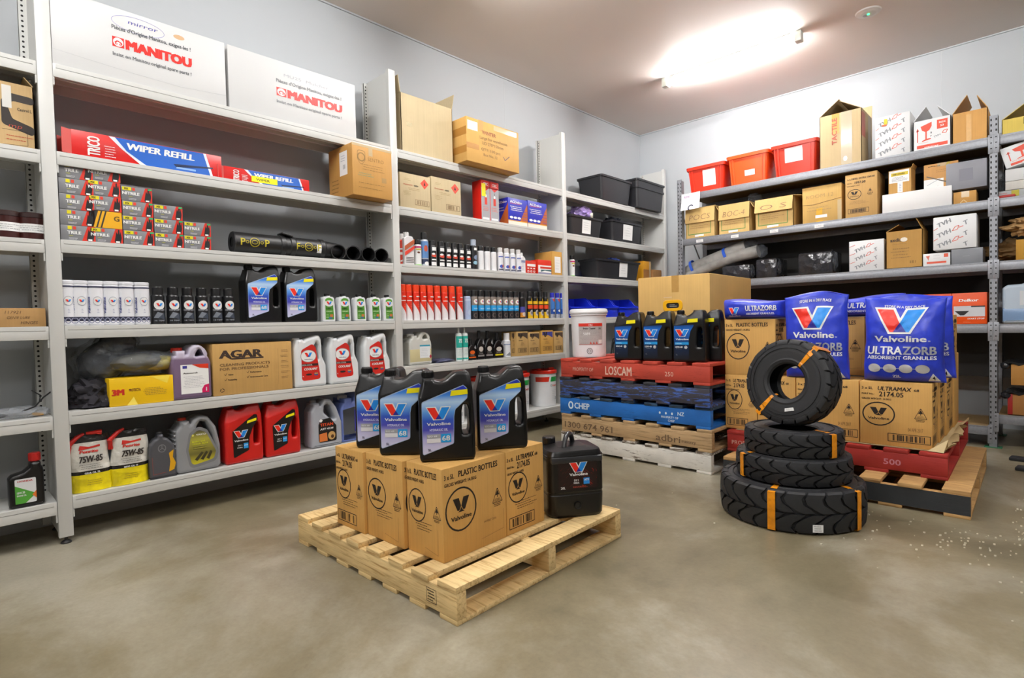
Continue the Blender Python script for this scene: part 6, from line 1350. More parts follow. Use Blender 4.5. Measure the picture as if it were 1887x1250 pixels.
def pbag(): m = MB(); m.blob((0, 0, .01), (.16, .1, .085), M('#b49cdc', .2, 'crinkle', s=18, b=.8), .3, 6, 4, 3); m.blob((.05, -.04, .0), (.08, .06, .05), M('#d4d2c0', .3, 'crinkle', s=18, b=.6), .2, 8, 3, 3); return m.build('plastic_bag')
y, _, h_ = LY(1049, 1104, 374, 400, .08); lput(None, pbag, y+.03, Z3[1]+.235, .2, 'purple and white plastic bag lying in the labelled black tub', 'bag', None, .05)
def rag(c, sd): return lambda: (lambda m: (m.blob((0, 0, 0), (.10, .08, .05), M(c, .85, 'crinkle', s=12, b=.6), .5, sd, 4, 3), m.build('cloth'))[1])(MB())
y, _, _ = LY(1122, 1144, 390, 412, .1); lput(None, rag('#1c2230', 3), y+.03, Z3[1]+.235, .16, 'dark blue cloth in the second labelled tub', 'cloth', None, .08)
y, _, _ = LY(1118, 1150, 470, 490, .1); lput(None, rag('#2c3f86', 9), y, Z3[2]+.2, .16, 'blue cloth heaped in the wide black tub', 'cloth', None, .08)
row('ws', [1054.5], 512, Z3[2], 473, 1054, .028, M('#e4e5e4', .4), BLACK, greenbase, 'white spray can with a green base alone beside the wide tub', None)
YB_ = M('#dc9c1c', .45)
def ybox(m, W, H): m.pr(0, 0, W, .6*H, M('#b0783c', .6), 1); m.pr(.75*W, .1*H, .95*W, H, TAPE, 2)
lbox(1186, 1200, 480, 518, Z3[2], .2, YB_, [('front', ybox)], 'yellow and brown box standing behind the wide black tub', 'box', 'box', off=.06)
lbox(1204, 1219, 497, 520, Z3[2], .2, M('#a87c4c', .75, 'card'), [], 'small brown box beside the upright at the corner of the room', 'box', 'box', off=.04)
BB = M('#1b34d8', .35)
def bin_():
    r = empty('parts_bin'); w_, d_, h_ = .40, .26, .20; m = MB(); t = .004
    m.box(-w_/2, w_/2, -d_/2+.02, d_/2, 0, t, BB); m.box(-w_/2, w_/2, d_/2-t, d_/2, 0, h_, BB); m.box(-w_/2, w_/2, -d_/2+.0, -d_/2+t, 0, h_*.52, BB, .001); m.box(-w_/2-.004, w_/2+.004, -d_/2-.012, -d_/2+.004, h_*.46, h_*.54, BB, .003)
    prof = [(-d_/2, 0), (d_/2, 0), (d_/2, h_), (-d_/2+.13, h_), (-d_/2+.09, h_*.86), (-d_/2+.05, h_*.62), (-d_/2, h_*.54)]
    for s in (-1, 1):
        x0, x1 = sorted((s*w_/2, s*(w_/2-t))); n = len(prof); m.add([(x0, a, b_) for a, b_ in prof]+[(x1, a, b_) for a, b_ in prof], [tuple(range(n))[::-1], tuple(range(n, 2*n))]+[(k, (k+1) % n, n+(k+1) % n, n+k) for k in range(n)], BB)
        for (a, b_), (c, d2) in zip(prof[2:], prof[3:]): m.tube([(s*w_/2, a, b_), (s*w_/2, c, d2)], .004, BB, 6)
    part('bin', m, r); return r
for i, a in enumerate((1078, 1127, 1172)):
    y = atx(a, 600, XF-.04).y; lput('bin', bin_, atx(1049, 600, XF-.03).y+.21+.43*i, Z3[3], .26, f'{ORD[i]} of the blue open fronted parts bins behind the white bucket, from the left', 'bin', 'blue parts bins', .02)
def tap(): m = MB(); m.tube([(-.06, 0, .0), (-.05, -.01, .1), (-.02, 0, .16), (.03, 0, .17), (.05, -.01, .1), (.04, 0, .02)], .009, BLACK, 8); m.tube([(-.02, 0, .0), (0, .01, .1), (.02, 0, .16)], .006, BLACK, 8); return m.build('black_hose')
put(None, tap, (XF-.1, atx(1132, 655, XF-.1).y, Z3[4]+.012), 90, 'bent black hose on the shelf behind the engine oil bottles', 'hose')
# ================================================================== far racking
ZR = ZB+[.152]
RC_ = M('#d8341c', .35); OC_ = M('#e8541c', .35)
def crate(pl, pr_, pt_, pb, mat, lb, lab):
    x, w_, h_ = RX(pl, pr_, pt_, pb, .03); rput(None, tub('crate', w_*1.04, .4, h_, mat, .86, .012, 2, lab, M('#8a1c10', .5), rimh=.03), x, ZR[0], .4, lb, 'crate', 'red and orange crates')
crate(1266, 1334, 303, 352, RC_, 'red plastic crate with a large white label at the left end of the top shelf', (.42, .22, .78, .82))
crate(1340, 1415, 288, 344, OC_, 'orange plastic crate with a small white label between the two red ones', (.42, .28, .68, .46))
crate(1422, 1505, 270, 330, RC_, 'red plastic crate next to the tall taped carton', (.28, .42, .70, .86))
TC = M('#c2ab82', .7, 'card')
def tact(m, W, H):
    m.pr(.30*W, .62*H, .48*W, H, M('#e88c28', .35, 'ink'), 1); m.pt('TACTILE', .42*W, .42*H, .12*W, M('#a83c24', .5), rot=PI/2, W=.5*H, bold=.02, lay=3); m.pr(.52*W, .02*H, .78*W, H, M('#d8cdb4', .12, 'clear', alpha=.5), 2); m.pp(ell(.64*W, .45*H, .06*W, .06*H, 8), M('#eeeae0', .2), 3); m.pp(ell(.62*W, .12*H, .05*W, .05*H, 8), M('#eeeae0', .2), 3)
def tact2(m, W, H): m.pr(.0*W, .5*H, .35*W, .95*H, M('#b8604c', .5), 1); m.pr(.6*W, 0, .9*W, H, M('#9c8660', .4), 1)
x, w_, h_ = RX(1511, 1588, 214, 312, .03)
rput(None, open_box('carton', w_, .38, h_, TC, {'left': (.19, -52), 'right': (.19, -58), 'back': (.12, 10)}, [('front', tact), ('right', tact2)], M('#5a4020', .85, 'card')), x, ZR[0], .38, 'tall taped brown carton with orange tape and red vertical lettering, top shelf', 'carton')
TW = M('#dfe0e0', .45, 'paint'); TG = M('#8b8e92', .5); TRD = M('#d8604c', .5)
def tvh(m, W, H, s=1.0, seed=0):
    st = .072*s; 
    for j in range(-1, int(H/(st*1.1))+2):
        for i in range(-1, int(W/(st*2.1))+2):
            u = i*st*2.15+.4*st+(seed*.3)*st; v = j*st*1.08+.012
            if .005 < u < W-st*.55 and u+st*1.15 >= W and .005 < v and v+st*.6 < H: m.pt('T', u, v, st*.42, TG, bold=.06, rot=.42, sh=.2)
            if 0 < u and u+st*1.15 < W and .005 < v and v+st*.8 < H: m.pt('TVH', u, v, st*.42, TG, W=st*1.2, bold=.06, rot=.42, sh=.2)
            u2 = u+st*1.18; v2 = v+st*.62
            if 0 < u2-.0*st and u2+st*.95 < W and v2 > 0 and v2+st*.5 < H: m.line([(u2, v2), (u2+st*.25, v2+st*.42), (u2+st*.55, v2+st*.5), (u2+st*.42, v2+st*.12), (u2, v2)], st*.06, TRD); m.line([(u2+st*.55, v2+st*.3), (u2+st*.9, v2+st*.42)], st*.07, TRD)
            elif -st*.9 < u2 < 0 and v2 > 0 and v2+st*.6 < H: m.line([(.003, v2+st*.2), (u2+st*.95, v2+st*.42)], st*.06, TRD)
def tvhy(m, W, H): tvh(m, W, H); m.pr(.26*W, .80*H, .36*W, .93*H, M('#c8c020', .5), 4); m.pr(.2*W, .76*H, .34*W, .80*H, M('#d86838', .5), 4)
rbox(1613, 1677, 218, 294, ZR[0], .34, TW, [('front', tvhy)], 'white patterned carton with a yellow mark on the top shelf', 'carton', 'carton')
def frag(m, W, H):
    R2 = M('#dc4e34', .5)
    m.pp([(.20*W, .80*H), (.50*W, .90*H), (.50*W, .76*H), (.44*W, .64*H), (.37*W, .60*H), (.37*W, .36*H), (.48*W, .36*H), (.48*W, .33*H), (.24*W, .28*H), (.24*W, .31*H), (.33*W, .35*H), (.33*W, .60*H), (.24*W, .66*H)], R2, 1)
    m.line([(.12*W, .28*H), (.12*W, .7*H)], .006, R2); m.pp([(.08*W, .64*H), (.16*W, .66*H), (.12*W, .76*H)], R2, 1); m.pr(.64*W, .62*H, .92*W, .92*H, R2, 1); m.pt('BOX', .70*W, .80*H, .055*H, WHITE, W=.17*W, bold=.05, lay=3); m.pt('53', .73*W, .69*H, .055*H, WHITE, W=.09*W, bold=.05, lay=3)
    m.pr(.10*W, .06*H, .92*W, .17*H, R2, 1); m.scribble(.25*W, .06*H, .8*W, .1*H, 1, PAPER, .005); m.pt('TVH', .56*W, .34*H, .06*H, TG, W=.18*W, rot=.3, bold=.05, sh=.2); m.line([(.78*W, .46*H), (.82*W, .54*H), (.92*W, .55*H), (.88*W, .45*H), (.78*W, .46*H)], .005, TRD); m.scribble(.1*W, .22*H, .5*W, .27*H, 1, M('#e8a89c', .5), .004); m.line([(.48*W, .5*H), (.50*W, .56*H), (.46*W, .56*H)], .004, INK); m.pp([(.46*W, .4*H), (.5*W, .44*H), (.48*W, .46*H)], INK, 2)
x, w_, h_ = RX(1683, 1752, 223, 278, .03)
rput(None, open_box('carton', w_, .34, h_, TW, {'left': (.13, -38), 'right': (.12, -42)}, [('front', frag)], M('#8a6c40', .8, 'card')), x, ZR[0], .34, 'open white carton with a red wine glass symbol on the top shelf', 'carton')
x, w_, h_ = RX(1755, 1820, 206, 262, .03)
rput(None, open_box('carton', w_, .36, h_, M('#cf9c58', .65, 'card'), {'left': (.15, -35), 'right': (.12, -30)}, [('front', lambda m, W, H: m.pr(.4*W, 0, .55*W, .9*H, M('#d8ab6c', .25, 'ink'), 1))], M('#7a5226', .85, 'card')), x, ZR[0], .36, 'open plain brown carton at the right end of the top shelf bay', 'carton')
x, w_, h_ = RX(1846, 1960, 214, 242, .03)
def yb(m, W, H): m.pp(rect(.36*W, .5*H, .48*W, .95*H), M('#6a5a20', .6), 1, (rect(.37*W, .54*H, .47*W, .91*H),)); m.scribble(.375*W, .56*H, .465*W, .9*H, 3, M('#6a5a20', .6), .005)
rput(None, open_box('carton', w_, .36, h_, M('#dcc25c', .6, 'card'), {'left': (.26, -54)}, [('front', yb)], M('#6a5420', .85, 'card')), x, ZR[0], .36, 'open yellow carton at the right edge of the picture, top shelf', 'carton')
# paper sign hanging at the beam end
m = MB(); n_ = 8
V = []
for j in range(n_+1):
    for i in range(5): V.append((XP[0]+.03+.20*i/4, YF-.014-.03*(j/n_)**2+.01*math.sin(i), 2.272-.17*j/n_))
m.add(V, [(j*5+i, j*5+i+1, (j+1)*5+i+1, (j+1)*5+i) for j in range(n_) for i in range(4)], M('#e6e6e8', .4))
m.frame(lambda u, v, n: (XP[0]+.03+u, YF-.0155-.03*((2.272-v)/.17)**2-n-.004, v)); m.pt('ROW', .03, 2.225, .022, M('#a070a0', .5), W=.06, lay=4)
m.pp([(.112+.032*math.cos(a), 2.118+.032*math.sin(a)) for a in [PI*.2+k*PI*1.1/12 for k in range(13)]]+[(.112+.021*math.cos(a), 2.118+.021*math.sin(a)) for a in [PI*1.3-k*PI*1.1/12 for k in range(13)]], M('#1a1c3c', .5), 6)
o = m.build('row_sign'); o['label'] = 'white paper row sign hanging from the left end of the top beam'; o['category'] = 'sign'
# second shelf
CY = M('#d2b070', .7, 'card')
GN = M('#5c8a48', .6)
def pocs(t, yl=True):
    def g(m, W, H):
        a = rect(.08*W, .12*H, .86*W, .62*H); m.pp(a, GN, 1, (rect(.10*W, .145*H, .84*W, .595*H),)); m.scribble(.14*W, .3*H, .8*W, .56*H, 4, M('#a87c50', .6), .004, 5); m.pr(.32*W, .04*H, .62*W, .11*H, PAPER, 3)
        if yl: m.pr(.45*W, .0, .62*W, .045*H, M('#d8ac1c', .5), 3)
    def fl(m, W, H): m.pt(t, .14*W, .18*H, .36*H, M('#8a6a50', .7), W=.7*W, bold=-.015, sh=.15)
    return g, fl
for i, (a, b_, t_, pb, txt, ang, fl_h, lb) in enumerate(((1264, 1318, 383, 439, 'POCS', 174, .5, 'open brown carton under the row sign with its flap hanging down'), (1325, 1382, 377, 432, 'BOC-4', 175, .52, 'brown carton second from the left, its flap hanging down'), (1392, 1462, 368, 424, 'O S', 168, .46, 'brown carton third from the left with a sagging flap'), )):
    x, w_, h_ = RX(a, b_, t_, pb, .04); g, fl = pocs(txt)
    rput(None, open_box('carton', w_, .32, h_, CY, {'front': (h_*fl_h, ang, fl), 'right': (.07, 150 if i < 2 else 100)}, [('front', g)], t=.004), x, ZR[1], .32, lb, 'carton', 'brown cartons with hanging flaps', .04)
def room(m, W, H):
    m.line([(0, .52*H), (.3*W, .50*H), (.7*W, .56*H), (W, .60*H)], .004, M('#6a4a24', .7)); m.pt('ROOM 12', .10*W, .68*H, .10*H, M('#a88c5c', .7), W=.7*W, bold=-.015); m.pr(.36*W, .1*H, .52*W, .38*H, M('#dca81c', .5), 1); m.pr(.36*W, .0*H, .53*W, .05*H, M('#dca81c', .5), 1); m.pr(.34*W, .12*H, .64*W, .2*H, PAPER, 3); m.scribble(.06*W, .3*H, .9*W, .46*H, 2, M('#a88c5c', .7), .004, 2); m.pr(.9*W, 0, W, .55*H, TAPE, 2)
rbox(1479, 1551, 345, 412, ZR[1], .34, M('#cfa862', .65, 'card'), [('front', room)], 'closed brown carton with yellow tape, fourth from the left on its shelf', 'carton', 'carton', off=.04)
def valx(m, W, H):
    m.pt('3 x 5L', .06*W, .87*H, .03*H, INK, W=.12*W); m.pt('DIESEL EXTRA 15W-40', .2*W, .87*H, .04*H, INK, W=.72*W, bold=.03); m.pt('PART No.:', .06*W, .785*H, .02*H, INK, W=.16*W); m.pt('1997.00', .30*W, .77*H, .055*H, INK, W=.34*W, bold=.03); m.pt('GROSS WEIGHT: 14.5KG', .06*W, .72*H, .02*H, INK, W=.4*W)
    ringlogo(m, .29*W, .53*H, .22*W, .12*H); tri_mark(m, .68*W, .5*H, .2*W); m.scribble(.1*W, .3*H, .75*W, .38*H, 3, M('#8a6a40', .6), .002, 2); m.barcode(.08*W, .09*H, .74*W, .2*H, INK)
rbox(1558, 1617, 321, 401, ZR[1], .30, M('#caa164', .7, 'card'), [('front', valx)], 'tall brown oil carton with an oval logo on the second shelf of the far racking', 'carton', 'carton', off=.02)
o = rbox(1626, 1754, 353, 388, ZR[1], .16, M('#e4e3e1', .5, 'paint'), [], 'long flat white box under the two small cartons', 'box', 'box', off=.02)
zf = ZR[1]+RX(1626, 1754, 353, 388, .02)[2]+.0015
def lbl(m, W, H): m.pr(.03*W, .45*H, .9*W, .97*H, PAPER, 1); m.pr(.12*W, .74*H, .85*W, .88*H, M('#d0b81c', .5), 2); m.scribble(.15*W, .76*H, .82*W, .86*H, 1, INK, .012, 3); m.scribble(.1*W, .5*H, .85*W, .70*H, 4, M('#6a6a78', .6), .003, 2); m.pr(.40*W, .02*H, .62*W, .45*H, PAPER, 1); m.scribble(.45*W, .05*H, .58*W, .4*H, 5, M('#5a6aa8', .6), .003)
x, w_, h_ = RX(1638, 1681, 318, 361, .03)
rput(None, open_box('carton', w_, .13, h_, M('#c79a58', .7, 'card'), {'back': (.04, 20), 'right': (.03, 20)}, [('front', lbl)]), x, zf, .13, 'small open carton with shipping papers on the flat white box', 'carton', None, .03, rz=-3)
def crs(m, W, H): m.pr(0, 0, .58*W, .36*H, PAPER, 1); m.line([(.08*W, .5*H), (.66*W, .18*H)], .008, M('#6a6258', .6)); m.line([(.1*W, .12*H), (.5*W, .36*H)], .003, M('#8a98a8', .6)); m.scribble(.08*W, .86*H, .6*W, .93*H, 1, INK, .005); m.scribble(.3*W, .6*H, .9*W, .75*H, 2, M('#9a7444', .6), .003); m.pr(.4*W, .86*H, .75*W, H, TAPE, 2); m.pp([(.62*W, .85*H), (.8*W, H), (.7*W, H)], M('#b0a020', .5), 3)
rbox(1702, 1765, 306, 350, zf, .13, M('#c7955a', .65, 'card'), [('front', crs)], 'small carton with a crossed out paper on the flat white box', 'carton', 'carton', off=.03, rz=2)
rbox(1757, 1799, 353, 375, ZR[1], .2, M('#c0904e', .65, 'card'), [('front', lambda m, W, H: (m.pr(.35*W, .5*H, .7*W, H, TAPE, 2), m.line([(.3*W, .05*H), (.45*W, .3*H), (.6*W, .05*H)], .004, M('#e0c898', .6))))], 'small taped brown carton under the grey wrapped box', 'carton', 'carton', off=.03)
def greybox():
    r = empty('wrapped_box'); m = MB(); m.box(-.12, .12, -.09, .09, 0, .205, M('#85868d', .5), .004); m.face('front', .24, .18, .205); m.pr(.08, .06, .16, .15, M('#7a7a84', .5), 1); part('box', m, r)
    m = MB(); m.blob((-.14, -.01, .08), (.06, .08, .1), FILM, .4, 8, 3, 3); part('plastic_film', m, r); return r
x, _, _ = RX(1778, 1821, 302, 347, .03); rput(None, greybox, -.452, ZR[1]+.108, .18, 'grey box in loose clear film above the small taped carton', 'box', None, .03, rz=0)
rput(None, lambda: (lambda m: (m.blob((0, 0, .0), (.06, .07, .04), FILM, .4, 3, 4, 3), m.build('plastic_wrap'))[-1])(MB()), RX(1372, 1400, 355, 372, .1)[0], ZR[1]+.335, .14, 'scrap of clear plastic wrap on the brown cartons', 'plastic wrap', None, .1)
# price tags on the beam
for i, a in enumerate((1289, 1353.5, 1426, 1509)):
    p = aty(a, [444, 435.5, 426, 416.5][i], YF); m = MB(); m.box(-.036, .036, -.001, 0, -.014, .014, PAPER); m.frame(lambda u, v, n: (u, -.001-n, v)); m.scribble(-.03, -.01, .03, .01, 2, M('#9a9aa4', .6), .003, i); o = m.build('shelf_tag'); o.location = (p.x, YF+.0055, p.z); o['label'] = ['white shelf tag under the leftmost flapped carton', 'white shelf tag under the second flapped carton', 'white shelf tag under the third flapped carton', 'white shelf tag under the closed carton with yellow tape'][i]; o['category'] = 'tag'; o['group'] = 'shelf tags'
# third shelf
def roll():
    r = empty('wrapped_roll'); G = M('#a5a39e', .45, 'crinkle', s=9, b=.5); m = MB()
    m.tube([(-.42, 0, -.13), (-.2, 0, -.05), (.1, 0, .035), (.3, -.0, .095)], [.045, .06, .068, .07], G, 16); m.tube([(-.36, -.06, -.16), (-.1, -.04, -.09), (.2, -.04, -.0), (.42, -.03, .035)], [.03, .045, .055, .06], G, 14); part('roll', m, r)
    m = MB(); m.blob((.33, -.0, .10), (.075, .07, .065), FILM, .3, 2, 3, 3); m.blob((.44, -.03, .03), (.06, .065, .06), FILM, .3, 5, 3, 3); part('plastic_end', m, r)
    for x_, z_ in ((-.24, -.075), (.11, .02)): 
        m = MB(); T = Matrix.Translation((x_, -.012, z_)) @ Matrix.Rotation(math.radians(68), 4, 'Y'); m.lathe([(.062, -.014), (.066, -.014), (.066, .014), (.062, .014)], M('#2f62d8', .4), 20, T, sx=1.35, sy=1.15); part('blue_tape', m, r, 'blue tape band')
    return r
p = aty(1318, 478, YF+.16); put(None, roll, (p.x+.02, YF+.16, p.z+.0), 0, 'grey plastic wrapped roll with blue tape bands lying across the third shelf', 'roll')
DKW = M('#2a2b2f', .12, 'crinkle', s=14, b=.8)
def dk(w_, h_, d_, sd): return lambda: (lambda m: (m.box(-w_/2, w_/2, -d_/2, d_/2, 0, h_, DKW, .02), m.blob((w_*.45, -d_*.3, h_*.55), (w_*.13, .05, h_*.42), FILM, .35, sd, 3, 3), m.build('wrapped_box'))[-1])(MB())
for i, (a, b_, t_, pb, lb) in enumerate(((1330, 1382, 484, 512, 'black box in shiny plastic behind the large plain box'), (1392, 1432, 472, 508, 'black plastic wrapped box below the end of the grey roll'), (1470, 1535, 460, 502, 'black plastic wrapped box in the middle of the third shelf'))):
    x, w_, h_ = RX(a, b_, t_, pb, .06); rput(None, dk(w_, h_, .3, i), x, ZR[2], .3, lb, 'wrapped box', 'black wrapped boxes', .06)
rbox(1565, 1629, 444, 500, ZR[2], .28, TW, [('front', lambda m, W, H: tvh(m, W, H, .9, 1))], 'white patterned carton on the third shelf beside the tall brown one', 'carton', 'carton', off=.02)
def axd(m, W, H): m.pt('axdia', .12*W, .72*H, .09*H, M('#4a3c2c', .6), W=.32*W, bold=.05); m.pp(ell(.5*W, .76*H, .1*W, .06*H, 10), M('#e4dccc', .3), 3); m.scribble(.12*W, .62*H, .7*W, .68*H, 1, M('#8a6a40', .6), .002); [m.scribble(.12*W, (.5-.08*k)*H, .8*W, (.55-.08*k)*H, 1, M('#7a5c38', .6), .004, k) for k in range(4)]; m.barcode(.62*W, .1*H, .86*W, .2*H, M('#5a4628', .6), 0, 12)
x, w_, h_ = RX(1633, 1700, 425, 494, .02)
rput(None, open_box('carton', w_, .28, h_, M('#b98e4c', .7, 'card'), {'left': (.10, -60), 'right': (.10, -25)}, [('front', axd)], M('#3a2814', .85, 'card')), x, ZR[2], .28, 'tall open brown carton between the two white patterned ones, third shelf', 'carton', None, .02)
def frag2(m, W, H): m.pr(.14*W, .18*H, .86*W, .34*H, M('#d85a40', .5), 1); m.pr(.77*W, .64*H, .93*W, .92*H, M('#d85a40', .5), 1); m.pp([(.1*W, .8*H), (.26*W, .84*H), (.22*W, .6*H), (.2*W, .42*H), (.17*W, .6*H)], M('#e07860', .5), 1); m.scribble(.35*W, .5*H, .7*W, .9*H, 2, M('#c8c4c8', .5), .004)
x, w_, h_ = RX(1701, 1751, 465, 488, .02)
rput(None, boxer('box', w_, .24, h_, TW, [('front', frag2)]), x, ZR[2], .24, 'flat white box with a red stripe under the patterned carton', 'box', None, .02)
hz = h_
x2, w2, h2 = RX(1753, 1811, 457, 485, .02)
rput(None, boxer('box', w2, .24, h2, M('#7d8086', .45), [('front', lambda m, W, H: m.scribble(.35*W, .4*H, .66*W, .6*H, 1, M('#94979c', .4), .003))]), x2, ZR[2], .24, 'flat dark grey box beside the flat white box with the red stripe', 'box', None, .02)
x3, w3, h3 = RX(1720, 1800, 396, 459, .02)
rput(None, boxer('carton', w3, .26, h3-.006, TW, [('front', lambda m, W, H: tvh(m, W, H, 1.02, 0))], .006), x3, ZR[2]+max(hz, h2)+.003, .24, 'white patterned carton raised on the flat white and grey boxes', 'carton', None, .02)
# fourth shelf
def delk(m, W, H): m.pt('Delkor', .2*W, .72*H, .09*H, PAPER, W=.55*W, bold=.06, sh=.15); m.pr(.05*W, .24*H, .94*W, .58*H, M('#c8c8cc', .4), 1); m.pp([(.08*W, .42*H), (.5*W, .42*H), (.35*W, .28*H), (.24*W, .28*H)], M('#1c1c1e', .4), 2); m.pr(.55*W, .54*H, .94*W, .58*H, M('#2c2c30', .4), 2); m.pt('START STOP', .45*W, .15*H, .045*H, PAPER, W=.48*W, bold=.03); m.scribble(.3*W, .04*H, .6*W, .09*H, 1, M('#f0a070', .4), .003)
OB = M('#e2500c', .4)
w_ = .2
for i, (a, b_, tt) in enumerate(((1733, 1774, 'orange battery box half hidden by the cartons'), (1777, 1822, 'orange battery box fully in view beside the far racking upright'))):
    xr = aty(1819, 598, YF+.03).x-.103-(1-i)*.209; rput(None, boxer('battery_box', .206, .24, .235, OB, [('front', delk)]), xr, ZR[3], .26, tt, 'box', 'orange battery boxes', .03)
def clut(c1, c2, sd): return wrapped('bagged_parts', [((0, 0, .06), (.1, .08, .05), M(c1, .6, 'crinkle', s=20, b=.6)), ((.06, 0, .05), (.08, .08, .045), M(c2, .5))], FILM)
for i, (a, c1_, c2_, lb, z_) in enumerate(((1400, '#d8c43c', '#8a8c90', 'clear bag of yellow and grey parts behind the flat blue sack', .12), (1445, '#7c8290', '#b4b8c4', 'clear bag of grey parts behind the left upright sack', .12), (1575, '#8a8684', '#a8a4a0', 'clear plastic bag bulging above the sack between the upright sacks', .17), (1655, '#3a3432', '#5a5048', 'dark bagged parts behind the nearest blue sack', .05))):
    p = aty(a, 545, YF+.16); put(None, clut(c1_, c2_, i), (p.x, YF+.17, ZR[3]+.012+(.0 if i in (0, 1) else .0)), 0, lb, 'bagged parts', 'bagged parts on the fourth shelf'); 
    bpy.context.view_layer.update()
# right hand bay of the far racking
def rr(pl, pr_, pt_, pb, z, *a, **k): return rbox(pl, pr_, pt_, pb, z, *a, **k)
x = aty(1884, 300, YF+.05).x
o = rput(None, boxer('carton', .30, .2, .15, TW, [('front', frag)]), x+.06, ZR[1]+.225, .2, 'tilted white carton with a red glass symbol at the right edge', 'carton', None, .04); o.rotation_euler = (0, math.radians(-14), 0); o.location.z += .02
rput(None, boxer('box', .38, .24, .085, BOXW), x+.10, ZR[1]+.115, .24, 'flat white box under the tilted carton at the right edge', 'box', None, .03)
rput(None, boxer('box', .34, .22, .06, M('#c8c4bc', .5, 'card')), x+.08, ZR[1]+.053, .22, 'flat grey box in the middle of the pile at the right edge', 'box', None, .03)
rput(None, boxer('box', .42, .24, .05, M('#9a9c9c', .5), [('front', lambda m, W, H: (m.pr(.22*W, .1*H, .32*W, .95*H, M('#a89c14', .5), 1), m.scribble(.05*W, .2*H, .2*W, .8*H, 2, M('#b05a58', .5), .004)))]), x+.06, ZR[1], .24, 'flat silver box at the bottom of the pile at the right edge', 'box', None, .03)
rput(None, lambda: (lambda m: (m.blob((0, 0, .11), (.05, .06, .10), FILM, .4, 4, 4, 3, -.105), m.build('plastic_film'))[1])(MB()), aty(1852, 330, YF+.1).x+.02, ZR[1], .16, 'crumpled clear film between the upright and the pile of flat boxes', 'plastic film', None, .04)
rput(None, lambda: (lambda m: (m.box(-.06, .06, -.08, .08, 0, .02, M('#a01c14', .5), .006), m.build('red_box'))[1])(MB()), aty(1851, 360, YF+.05).x, ZR[1]+.0, .16, 'flat red packet on the shelf against the far racking upright', 'packet', None, .015)
def paper(sd): return lambda: (lambda m: (m.blob((0, 0, 0), (.14, .09, .065), M('#b08a58', .75, 'crinkle', s=7, b=1.0), .6, sd, 4, 2.2), m.build('crumpled_paper'))[1])(MB())
p = aty(1868, 428, YF+.15); put(None, paper(2), (p.x+.10, YF+.15, ZR[2]+.25), 20, 'crumpled brown packing paper above the brown box at the right edge', 'packing paper')
p = aty(1855, 470, YF+.25); put(None, paper(7), (p.x+.02, YF+.42, ZR[2]+.11), 0, 'dark crumpled packing paper at the back of the third shelf, right edge', 'packing paper')
rput(None, boxer('carton', .3, .22, .145, M('#b98a34', .7, 'card')), aty(1872, 500, YF+.04).x+.15, ZR[2], .22, 'brown carton under the crumpled packing paper at the right edge', 'carton', None, .03)
def bluecan(m, w_, h_): raw(m, w_, h_, .2); m.pr(.28*w_, .40*h_, .95*w_, .72*h_, M('#ced0d4', .4), 1); m.pt('AUTO TRANS', .42*w_, .66*h_, .025*h_, M('#55585c', .5), W=.4*w_); m.scribble(.34*w_, .42*h_, .9*w_, .64*h_, 6, M('#a8aaae', .5), .002, 3)
KO = [(0, .03), (.03, 0), (.97, 0), (1, .03), (1, .78), (.93, .85), (.62, .87), (.58, .99), (.42, 1), (.38, .90), (.30, .87), (.08, .86), (0, .79)]
x4 = aty(1845, 590, YF+.04).x
rput(None, bottle('fluid_drum', KO, [.02]*13, .34, .325, .2, M('#b6c4d2', .3), (), (.82, .03, .84, .93, M('#d8dce0', .4)), bluecan, .02, (.36, M('#7c98bc', .25))), x4+.175, ZR[3], .2, 'pale blue fluid drum at the right edge of the picture', 'drum', None, .03)
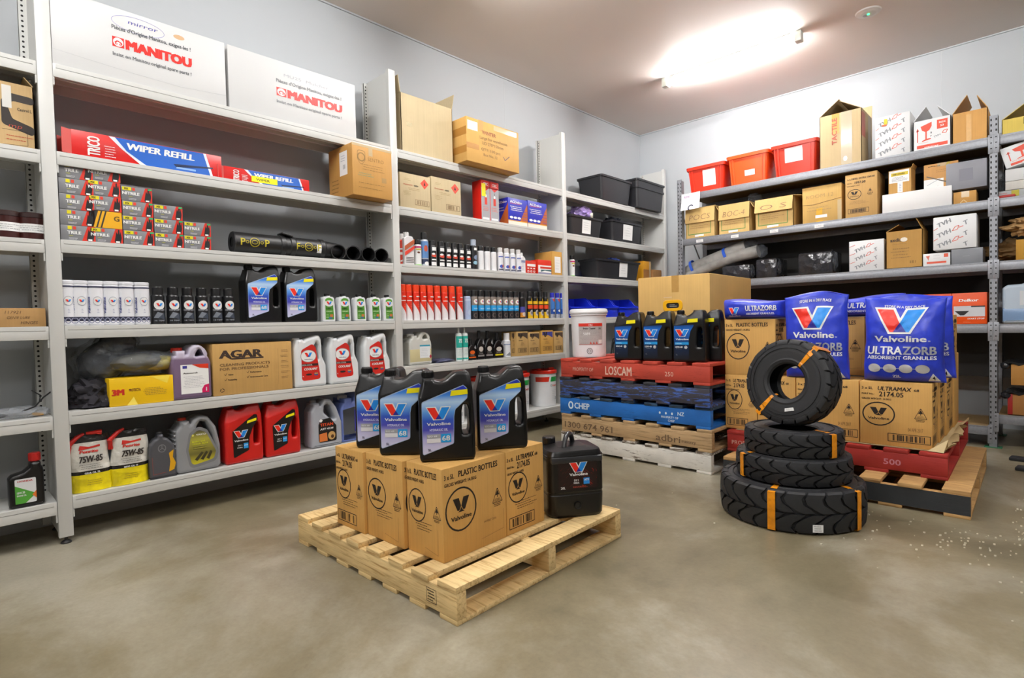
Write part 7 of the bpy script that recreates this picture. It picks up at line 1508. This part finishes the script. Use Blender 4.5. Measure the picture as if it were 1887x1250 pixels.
for i, (z_, c_, lb) in enumerate(((.249, '#a2713c', 'brown carton with a red edge in black film, lower one at the right edge'), (.249+.215, '#b07e3e', 'brown carton in black film on top of the red edged one'))):
    def bf():
        r = empty('wrapped_carton'); m = MB(); m.box(-.14, .25, -.1, .1, 0, .15, M(c_, .7, 'card'), .003)
        if i == 0: m.box(-.158, -.13, -.102, .1, 0, .15, M('#a0201c', .5), .003)
        part('carton', m, r); m = MB(); n_ = 12
        V = [(-.17+.44*k/n_, -.105-.01*math.sin(k*1.7), .15+.012*math.sin(k*2.1)) for k in range(n_+1)]+[(-.17+.44*k/n_, -.112-.012*math.sin(k*1.7+.5), .165+.01*math.sin(k*1.9)) for k in range(n_+1)]+[(-.17+.44*k/n_, .1, .172+.012*math.sin(k*1.3)) for k in range(n_+1)]+[(-.17+.44*k/n_, .1, .152) for k in range(n_+1)]
        m.add(V, [(j*13+k, j*13+k+1, (j+1)*13+k+1, (j+1)*13+k) for j in range(3) for k in range(n_)], M('#26272a', .12, 'crinkle', s=18, b=.9)); m.blob((-.17, -.09, .14), (.03, .03, .03), M('#26272a', .12, 'crinkle', s=18, b=.9), .3, i, 2); part('black_film', m, r); return r
    put(None, bf, (XP[1]+.235, YF+.13, z_+.0006), 0, lb, 'carton', 'film wrapped cartons')
# floor bars by the wooden pallet, granules spilt on the floor
for i, (a, y_, lb) in enumerate((((.04, 4.98, .46), 0, 'black flat bar on the floor, the one nearer the racking'), ((.08, 4.70, .50), 0, 'black flat bar on the floor, the one nearer the camera'))):
    m = MB(); x_, yy_, ln = a; m.box(-ln/2, ln/2, -.045, .045, 0, .022, M('#26282b', .5), .006); o = m.build('floor_bar'); o.location = (x_-.0+i*.02, yy_-i*.02, .0002); o.rotation_euler.z = -.12; o['label'] = lb; o['category'] = 'bar'; o['group'] = 'floor bars'
rg = random.Random(11); m = MB(); GRN = M('#cfc8b4', .8)
for k in range(260):
    a_ = rg.gauss(0, .45); b_ = abs(rg.gauss(0, .28)); x_ = -.35+a_*.9; y_ = 3.28-b_
    if rg.random() < .4: x_, y_ = -.12+abs(rg.gauss(0, .22)), 3.6+rg.gauss(0, .4)
    if math.hypot(x_+.951, y_-3.005) < .36 or (x_ < -.24 and y_ > 3.3): continue
    q = rg.uniform(.0015, .004); m.box(x_-q, x_+q, y_-q, y_+q, 0, q*1.3, GRN, 0, Matrix.Identity(4))
o = m.build('spilt_granules'); o['label'] = 'pale absorbent granules scattered on the floor before the wooden pallet'; o['category'] = 'granules'; o['kind'] = 'stuff'
